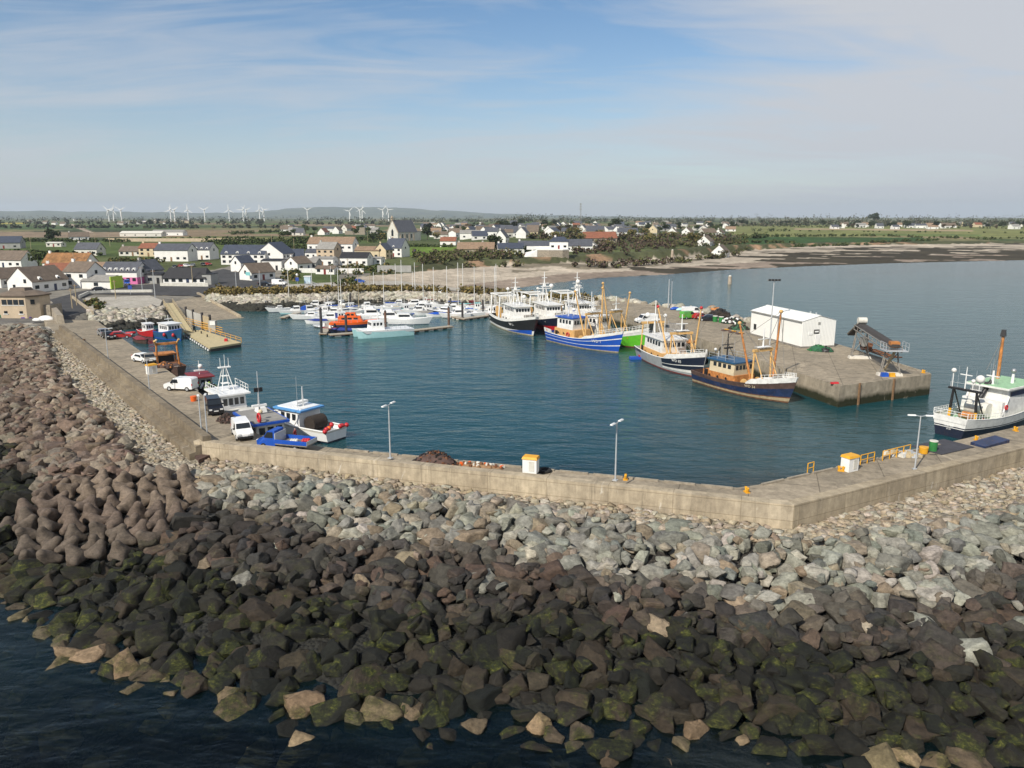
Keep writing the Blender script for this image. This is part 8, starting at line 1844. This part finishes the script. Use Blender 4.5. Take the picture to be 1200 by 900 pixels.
for a in [(526, 288, 11, 8, 3.4, 6., -5, 'white_wall', 'tile_red', 'white cottage with red roof at the left of the cliff top green'),
          (558, 291, 21, 10, 3., 6.4, -3, 'stone_wall', 'tile_tan', 'wide stone bungalow with tan roof on the cliff top green'),
          (573, 289, 9, 8, 2.8, 5.2, -3, 'beige_wall', 'tile_tan', 'beige garage right of the wide stone bungalow'),
          (598, 291, 15, 9, 3.2, 6., 8, 'white_wall', 'slate_blue', 'white bungalow with grey slate roof above the cliff'),
          (588, 283.5, 9, 8, 4.2, 9., 75, 'white_wall', 'slate', 'narrow white gabled house behind the slate bungalow'),
          (631, 288.5, 24, 9, 3.4, 6.4, -4, 'white_wall', 'slate', 'long white house with slate roof above the sea terrace'),
          (674, 290.5, 20, 10, 3.4, 7., -2, 'white_wall', 'slate', 'white double gabled house right of the sea terrace'),
          (693, 289.5, 8, 7, 3., 5.4, 80, 'white_wall', 'grey_roof', 'white cottage at the right end of the double gabled house'),
          (702, 283.5, 24, 12, 3., 7.2, 6, 'stone_wall', 'tile_red', 'large red tiled house behind the double gabled house'),
          (735, 277, 18, 9, 4., 7.4, -2, 'white_wall', 'slate', 'white two-bay house with grey roof right of the big dark tree'),
          (752, 279, 24, 8, 3., 4., -3, 'white_wall', 'grey_roof', 'long low white terrace at the right of the village'),
          (766, 273, 14, 10, 4., 9., 70, 'cream_wall', 'grey_roof', 'cream gabled house behind the long low white terrace'),
          (788, 276.5, 11, 9, 4., 8., 70, 'white_wall', 'slate_brown', 'white gabled house on the edge of the scrub'),
          (806, 276, 13, 9, 3.6, 7.4, 60, 'white_wall', 'slate_brown', 'white gabled house right of the scrub edge house'),
          (829, 277, 14, 10, 3.6, 7.4, 20, 'offwhite', 'slate_brown', 'left cottage of the upper pair beside the dark green field'),
          (843, 277, 10, 8, 3.4, 6.8, 60, 'white_wall', 'slate_brown', 'right cottage of the upper pair beside the dark green field'),
          (827, 287, 11, 9, 3.4, 7.2, 60, 'white_wall', 'slate_brown', 'left white gabled cottage of the lower pair beside the dark green field'),
          (845, 288, 12, 9, 3.4, 7.6, 64, 'white_wall', 'slate_brown', 'right white gabled cottage of the lower pair, nearest the beach')]:
    gable_house(a[9], a[0], a[1], a[2], a[3], a[4], a[5], a[6], a[7], a[8], wf=max(2, int(a[2] / 4)), chim=1, group='houses along the cliff top')
# farm sheds and walls in the fields at left
gable_house('long low white farm shed in the fields at left', 168, 277, 46, 12, 3.4, 5.6, -2, wall='offwhite', roof='offwhite', wf=4, chim=0, name='farm_shed', cat='shed', door=False)
gable_house('white farm shed with grey roof right of the long low shed', 199, 276, 36, 12, 4., 6.4, -2, wall='white_wall', roof='grey_roof', wf=3, chim=0, name='farm_shed', cat='shed', door=False)
MB().box((0, 0, 1.4), (125, .6, 2.8), 'beige_wall').build('field_wall', label='long beige wall across the fields in front of the farm sheds', cat='wall', loc=(*G(208, 281, 7.5), hgt(*G(208, 281, 7.5))), rz=-.02)
gable_house('white gabled bungalow with brown roof out in the left fields', 93, 281, 17, 10, 3., 7., 30, roof='slate_brown', wf=3, group=V)
gable_house('dark barn with curved grey gable at the left edge', 8, 291, 20, 12, 4., 8., 16, wall='grey_wall', roof='slate_blue', wf=3, chim=0, name='barn', cat='barn')
gable_house('pale flat roofed hut in the field beside the dark bush', 66, 289, 11, 6, 2.6, 3.2, -3, wall='offwhite', roof='offwhite', wf=3, chim=0, name='hut', cat='hut')
# church
def church():
    x, y, z = GR(472, 282, hgt); t = thing('church', 'tall pale stone church with steep slate roof and a bellcote on its gable', 'church', (x, y, z), rad(50)); L, W, he, hr = 24, 14., 8., 18.
    m = MB(); l, w = L / 2, W / 2; m.add([(-l, -w, -2), (l, -w, -2), (l, w, -2), (-l, w, -2), (-l, -w, he), (l, -w, he), (l, w, he), (-l, w, he), (-l, 0, hr), (l, 0, hr)], [(0, 1, 5, 4), (1, 2, 6, 9, 5), (2, 3, 7, 6), (3, 0, 4, 8, 7)], 'offwhite')
    for s in (-1, 1):
        for k in range(4): m.box((-l + 3 + 5.3 * k, s * (w + .35), he * .4), (.9, .9, he * .85), 'sandstone', 0, (.9, .6))
    m.build('wall', t); r_ = MB()
    for s in (-1, 1): r_.add([(-l + .3, s * (w + .5), he - .5), (l - .3, s * (w + .5), he - .5), (l - .3, 0, hr + .1), (-l + .3, 0, hr + .1)], [(0, 1, 2, 3)], 'slate')
    r_.build('roof', t); c = MB()
    for s in (-1, 1): c.add([(-l - .25, s * (w + .7), he - .8), (-l + .35, s * (w + .7), he - .8), (-l + .35, 0, hr + .7), (-l - .25, 0, hr + .7), (-l - .25, s * (w + .1), he - .9), (-l - .25, 0, hr - .3)], [(0, 1, 2, 3), (0, 3, 5, 4)], 'sandstone')
    c.build('coping', t); b = MB(); b.box((-l, 0, hr + 1.2), (1.2, 2.0, 2.6), 'sandstone'); b.box((-l, 0, hr + 3.2), (1.2, 2.2, 1.6), 'sandstone', 0, (.6, .1)); b.box((-l - .1, 0, hr + 1.6), (1.1, .8, 1.2), 'black'); b.build('bellcote', t)
    for zz, hh, ww in ((7.2, 6.0, 2.8),):
        m = MB(); pts = [(-l - .06, -ww / 2, zz - hh / 2), (-l - .06, ww / 2, zz - hh / 2), (-l - .06, ww / 2, zz + hh * .25), (-l - .06, 0, zz + hh * .6), (-l - .06, -ww / 2, zz + hh * .25)]; m.add(pts, [(0, 1, 2, 3, 4)], 'glass_dark'); m.build('window', t)
    MB().box((-l - .05, 0, 1.6), (.12, 2.2, 3.2), 'wood').build('door', t)
    for k in range(3): MB().box((-l + 5.6 + 5.3 * k, -w - .04, 4.2), (1.2, .12, 3.4), 'glass_dark').build('window', t)
    lean(t, 'aisle', (l + 2.6, -1., 3.), (5., 9., 10.), 'offwhite', 'slate')
church()
x, y, z = GR(425, 275, hgt); t = thing('ruined_tower', 'squat old stone tower among the fields left of the church', 'tower', (x, y, z)); t.scale = (.65, .65, .65); MB().box((0, 0, 6), (10, 9, 14), 'stone_wall', 0, (.95, .95)).build('tower', t); MB().box((-18, 0, 3.2), (28, 9, 7), 'stone_wall').build('nave', t)

# ---- far houses, each a thing; small in the picture
def far_house(u, v, L, W, he, hr, rz, wall, roof, label, group):
    x, y, z = GR(u, v, hgt); t = thing('house', label, 'house', (x, y, z), rad(rz), group); l, w = L / 2, W / 2; m = MB()
    m.add([(-l, -w, -1), (l, -w, -1), (l, w, -1), (-l, w, -1), (-l, -w, he), (l, -w, he), (l, w, he), (-l, w, he), (-l, 0, hr), (l, 0, hr)], [(0, 1, 5, 4), (1, 2, 6, 9, 5), (2, 3, 7, 6), (3, 0, 4, 8, 7)], wall); m.build('wall', t)
    r_ = MB()
    for s in (-1, 1): r_.add([(-l - .3, s * (w + .4), he - .3), (l + .3, s * (w + .4), he - .3), (l + .3, 0, hr + .15), (-l - .3, 0, hr + .15)], [(0, 1, 2, 3)], roof)
    r_.build('roof', t)
    if v > 266:
        for f in (-.28, .28): MB().box((L * f, -w - .05, 1.6), (1.8, .1, 1.3), 'glass_dark').build('window', t)
rr = random.Random(123); far_spots = []
def clash(x, y, d): return any(math.hypot(x - a, y - b) < d for a, b in far_spots)
for (u0, u1, v0, v1, n, where) in [(335, 455, 267, 276, 16, 'left of the church'), (495, 620, 263.5, 280, 58, 'between the church and the radio mast'), (620, 735, 263.5, 277, 44, 'near the radio mast'), (735, 865, 262.5, 271, 24, 'right of the radio mast'), (960, 1195, 264.5, 268.5, 24, 'along the right horizon'), (5, 260, 258.5, 265, 14, 'in the far left fields')]:
    k = 0; tries = 0
    while k < n and tries < 600:
        tries += 1; u, v = rr.uniform(u0, u1), rr.uniform(v0, v1); x, y, z = GR(u, v, hgt)
        if clash(x, y, 22): continue
        far_spots.append((x, y)); k += 1; wl = rr.choice(['white_wall'] * 8 + ['offwhite', 'cream_wall', 'grey_render']); rf = rr.choice(['slate', 'slate', 'slate', 'slate_brown', 'slate_blue', 'slate_brown', 'grey_roof', 'tile_tan'] + (['tile_red'] if rr.random() < .3 else []))
        wn = {'white_wall': 'white', 'offwhite': 'off-white', 'cream_wall': 'cream', 'grey_render': 'grey'}[wl]; rn = {'slate': 'dark grey', 'slate_brown': 'brown', 'slate_blue': 'blue-grey', 'tile_tan': 'tan', 'tile_red': 'reddish', 'grey_roof': 'pale grey'}[rf]; g = rr.random() < .4
        far_house(u, v, rr.uniform(10, 18), rr.uniform(8, 10), rr.uniform(3, 5), rr.uniform(6.5, 9), rr.uniform(55, 85) if g else rr.uniform(-15, 15), wl, rf, f'distant {wn} house, {rn} roof, {"gable on" if g else "side on"}, {where}', f'distant {wn} houses with {rn} roofs, {"gable on" if g else "side on"}, {where}')

# ---- trees
def tree_proto(seed, cols, H, Rr, n, label, grp):
    r = random.Random(seed); t = thing('tree', label, 'tree', (0, 0, 0), 0, grp); m = MB(); m.cyl((0, 0, -.6), (.2, .1, H * .45), H * .035, H * .022, 'bark', 7)
    for k in range(5):
        a = k * 1.26 + r.uniform(0, 1); m.cyl((.15, .08, H * r.uniform(.28, .42)), (math.cos(a) * Rr * .6, math.sin(a) * Rr * .6, H * r.uniform(.55, .8)), H * .015, H * .006, 'bark', 5)
    m.build('trunk', t); heap = Heap(); leaves(r, (0, 0, H * .62), Rr, Rr, H * .42, n, H * .075, cols, heap)
    me = mesh_from(np.concatenate(heap.V), heap.F, np.concatenate(heap.C), 'crown', 'leaves'); o = bpy.data.objects.new('crown', me); COL.objects.link(o); o.parent = t; return t
TP = [tree_proto(1, GREENL, 9, 4.2, 420, 'x', 'x'), tree_proto(2, [(.03, .042, .018), (.04, .05, .022)], 11, 5.6, 520, 'x', 'x'), tree_proto(3, [(.12, .085, .05), (.10, .075, .045), (.09, .08, .04)], 9, 4.4, 300, 'x', 'x'), tree_proto(4, GORSE + GREENL, 7, 4, 360, 'x', 'x')]
used = set(); KN = ['mid green', 'dark evergreen', 'bare brown', 'olive and gold']
def put_tree(k, u, v, s, label, grp):
    x, y, z = GR(u, v, hgt)
    if k in used: copy_tree(TP[k], (x, y, z - .2), rr.uniform(0, 6), label, grp, s)
    else: used.add(k); o = TP[k]; o.location = (x, y, z - .2); o.scale = (s, s, s); o['label'] = label; o['group'] = grp
put_tree(1, 62, 285.5, 1.0, 'dark bushy tree standing alone in the left field beside a hut', 'dark trees standing alone'); put_tree(1, 723, 270, 1.35, 'big dark spreading tree right of the radio mast', 'dark trees standing alone'); put_tree(1, 1024, 262.6, 2.4, 'broad dark tree clump standing up on the right horizon', 'dark trees standing alone')
put_tree(1, 501, 281, 1.0, 'dark tree immediately right of the church', 'trees beside the church'); put_tree(3, 511, 281.5, 1.0, 'golden green tree second to the right of the church', 'trees beside the church'); put_tree(3, 446, 284, 1.1, 'golden green tree immediately left of the church', 'trees beside the church'); put_tree(0, 438, 284, .9, 'green tree second to the left of the church', 'trees beside the church')
put_tree(1, 581, 290, .9, 'dark upright tree between the stone bungalow and the white bungalow', 'garden trees on the cliff top'); put_tree(0, 618, 293, .6, 'rounded green garden tree left of the long white house', 'garden trees on the cliff top'); put_tree(3, 38, 311.5, .9, 'golden bush beside the wide house at the left edge', 'garden trees at the left'); put_tree(0, 46, 316, .9, 'green bush between the wide house and the rust roofed house', 'garden trees at the left')
for (u0, u1, v0, v1, n, k, where) in [(540, 600, 266, 272, 16, 2, 'between the church and the radio mast'), (640, 675, 271, 277, 12, 2, 'below the radio mast'), (500, 860, 263, 276, 40, 0, 'among the distant houses of the village'), (500, 860, 262, 274, 30, 1, 'among the distant houses of the village'), (640, 850, 276, 290, 26, 3, 'on the slope behind the scrub'), (330, 455, 270, 284, 18, 0, 'in the fields left of the church'), (955, 1200, 262.5, 268.5, 30, 1, 'along the right horizon'), (955, 1200, 262.5, 269, 20, 2, 'along the right horizon'), (865, 960, 262, 265, 14, 1, 'beyond the pale field'), (0, 330, 258, 264, 24, 1, 'in the far left fields')]:
    for q in range(n):
        put_tree(k, rr.uniform(u0, u1), rr.uniform(v0, v1), rr.uniform(.6, 1.15), f'small {KN[k]} tree {where}', f'{KN[k]} trees {where}')
# hedgerows and far woods
def hedge(segs, cols, seed, h, per=7, size=1.1):
    sp_ = []; r = random.Random(seed)
    for (u0, v0, u1, v1, n, s) in segs:
        for k in range(n):
            f = r.random(); x, y, z = GR(u0 + (u1 - u0) * f, v0 + (v1 - v0) * f + r.uniform(-.15, .15), hgt); sp_.append((x, y, z - .3, s * r.uniform(.7, 1.3)))
    thicket('hedgerow', sp_, cols, per, size, seed, h)
hedge([(240, 285, 455, 281, 130, 1.6), (255, 287, 440, 284, 110, 1.5), (0, 283, 150, 284, 70, 1.2), (0, 297, 120, 300, 40, 1.), (270, 275, 330, 272, 50, 1.6), (480, 289, 640, 291, 70, .8), (330, 290, 372, 293, 30, 1.3), (150, 283, 300, 280, 60, 1.2)], GREENL, 201, 2.2, 22, .8)
hedge([(850, 266, 960, 264, 60, 2.), (860, 277.6, 1010, 276.8, 60, .9), (870, 280, 900, 278.5, 26, 1.6), (1000, 276.6, 1200, 278, 60, .8), (905, 266, 1200, 268.2, 70, 1.2), (900, 270.5, 1200, 273.5, 30, .7), (880, 271, 930, 271.6, 12, 1.6), (850, 292, 1100, 285, 110, .8)], GREENL + SCRUB[:2], 202, 2.4, 16, 1.1)
DK = [(.045, .055, .03), (.06, .065, .035), (.075, .07, .045)]
hedge([(-10, 263, 480, 263.6, 130, 3.2), (-10, 259.6, 520, 260, 150, 5.5), (480, 261, 900, 261.4, 200, 4.5), (900, 263.2, 1210, 263.4, 160, 4.5), (-10, 257.6, 600, 257.9, 130, 9.), (600, 259, 1210, 259.6, 180, 8.), (-10, 267.5, 330, 267.6, 80, 2.2), (880, 265.4, 1210, 265.6, 110, 3.)], DK, 203, 2.6, 12, 2.6)
hedge([(500, 268, 860, 268, 120, 2.), (500, 274, 720, 276, 90, 1.5), (620, 280, 870, 279, 110, 1.6), (720, 282, 860, 285, 100, 1.7)], SCRUB + BROWN[:1], 204, 2.4, 18, 1.1)

# ---- utility poles
for k, (u, v, h, l) in enumerate([(37, 296, 9, 'beside the wide house at the left edge'), (88, 318, 8, 'in front of the rust roofed house'), (167, 341, 8, 'on the main road in front of the pink house'), (182, 349, 8.5, 'beside the link bridge'), (226, 334, 7, 'in front of the long black roofed building'), (112, 287, 10, 'in the left field behind the cream house'), (129, 289, 10, 'in the left field right of the cream house'), (319, 294, 10, 'in the hedge behind the hotel'), (345, 297, 9, 'to the right of the hotel'), (305, 338, 6, 'on the shore road by the white shop'), (277, 337, 6, 'on the shore road left of the white shop'), (408, 323, 7, 'in the scrub above the marina'), (431, 284, 10, 'left of the church'), (85, 362, 5.5, 'at the end of the high brown wall stub'), (92, 374, 6, 'at the near end of the quay road'), (136, 352, 6, 'behind the concrete platform'), (826, 270, 12, 'above the upper pair of cottages')]):
    x, y, z = GR(u, v, hgt); t = thing('utility_pole', 'thin pole ' + l, 'pole', (x, y, z), 0, 'utility and lamp poles in the village'); MB().cyl((0, 0, -.5), (0, 0, h), .14, .1, 'wood_pale' if k not in (2, 3, 9, 10) else 'galv', 6).build('post', t); MB().box((0, 0, h - .5), (1.3, .12, .12), 'wood').build('crossarm', t)
# blue road sign
x, y = G(153, 345, 3.4); t = thing('road_sign', 'blue square sign on the low wall in front of the pink house', 'sign', (x, y, 3.3)); MB().box((0, 0, 2.3), (1.2, .08, 1.2), 'sign_blue').build('panel', t); MB().cyl((0, .08, 0), (0, .08, 2.6), .05, .05, 'galv', 6).build('post', t)
x, y = G(348.5, 333, 3.8); t = thing('road_sign', 'blue and white round topped sign beside the gangway head', 'sign', (x, y, 3.9)); MB().box((0, 0, 1.6), (1.1, .1, 1.3), 'sign_blue').build('panel', t); MB().cyl((0, .08, 0), (0, .08, 3.2), .05, .05, 'galv', 6).build('post', t); MB().sph((0, .08, 3.2), .45, 'white_paint', 8, 6).build('globe', t)
x, y = G(361, 332, 3.8); t = thing('ticket_hut', 'small pale blue hut at the head of the marina gangway', 'hut', (x, y, 3.8)); MB().box((0, 0, 1.2), (2.2, 2., 2.4), 'blue_wall').build('wall', t); MB().box((0, 0, 2.5), (2.5, 2.3, .2), 'white_paint').build('roof', t)

# ---------------------------------------------------------------- radio mast and wind farm
x, y, z = GR(680, 267, hgt); t = thing('radio_mast', 'tall dark lattice radio mast behind the village', 'mast', (x, y, z)); hm = 38; m = MB()
for a in range(3):
    c, s = math.cos(a * 2.094), math.sin(a * 2.094); m.cyl((c * 1.6, s * 1.6, 0), (c * .55, s * .55, hm), .16, .12, 'dull_steel', 5)
for k in range(14):
    z0, z1 = hm * k / 14, hm * (k + 1) / 14
    for a in range(3):
        r0, r1 = 1.6 - 1.05 * k / 14, 1.6 - 1.05 * (k + 1) / 14; m.cyl((math.cos(a * 2.094) * r0, math.sin(a * 2.094) * r0, z0), (math.cos(a * 2.094 + 2.094) * r1, math.sin(a * 2.094 + 2.094) * r1, z1), .09, .09, 'dull_steel', 4)
m.build('lattice', t)
for zz in (hm - 1, hm - 5, hm - 9):
    a = MB()
    for q in range(3): a.box((math.cos(q * 2.094) * 1.5, math.sin(q * 2.094) * 1.5, zz), (.5, .5, 2.6), 'grey_wall', q * 2.094)
    a.build('antenna', t)
MB().cyl((0, 0, hm), (0, 0, hm + 6), .12, .06, 'galv', 5).build('whip_aerial', t)
def turbine(u, vb, vh, ph, label):
    D = 3600.; d = (u - 600) / F; x, y = D * d / math.hypot(1, d) , D / math.hypot(1, d); z = hgt(x, y); _, vt, dep = PJ(x, y, z)
    hub = (vb - vh) / F * dep + max(0, (vt - vb)) / F * dep; t = thing('wind_turbine', label, 'wind turbine', (x, y, z), 0, 'white wind turbines on the horizon')
    MB().cyl((0, 0, -2), (0, 0, hub), 2.6, 1.5, 'white_paint', 10).build('tower', t); MB().box((0, .8, hub + .4), (3.6, 9., 3.8), 'white_paint').build('nacelle', t)
    hb_ = MB().sph((0, -5, hub + .4), 2.2, 'white_paint', 8, 6).build('hub', t)
    for k in range(3):
        a = ph + k * 2.094; b = MB(); c, s = math.cos(a), math.sin(a); R_ = 25.; W = lambda r, w: [(c * r - s * w * q, -5 + .5 * p_, hub + .4 + s * r + c * w * q) for q, p_ in ((-1, -1), (1, -1), (1, 1), (-1, 1))]
        b.loft([W(1.5, .9), W(7, 1.4), W(R_, .4)], 'white_paint'); b.build('blade', t)
tu = [(138, .3), (143.5, 1.2), (152.5, .5), (209, 1.4), (213.5, .6), (229, 1.57), (248, .55), (276, 1.6), (292, 1.0), (296, .4), (311, 1.5), (316, .2), (366, .45), (414, .8), (426, .5), (428.5, 1.3), (452, .75), (458.5, .1)]
wd = ['leftmost wind turbine on the horizon', 'second wind turbine from the left', 'third wind turbine from the left, right of the first close pair', 'fourth wind turbine from the left, starting the second group', 'fifth wind turbine from the left, beside the fourth', 'sixth wind turbine from the left, standing alone', 'seventh wind turbine from the left, standing alone', 'eighth wind turbine from the left, standing alone', 'ninth wind turbine from the left, left of a close pair', 'tenth wind turbine from the left, right of a close pair', 'eleventh wind turbine from the left, left of a spaced pair', 'twelfth wind turbine from the left, right of a spaced pair', 'lone wind turbine above the solar roofed house', 'lone short wind turbine left of the church group', 'left of two overlapping wind turbines near the church', 'right of two overlapping wind turbines near the church', 'wind turbine second from the right, just left of the church bellcote', 'rightmost wind turbine, directly beside the church bellcote']
for (u, ph), l in zip(tu, wd): turbine(u, 259.5, 246.5 if u != 414 else 248, ph, l)
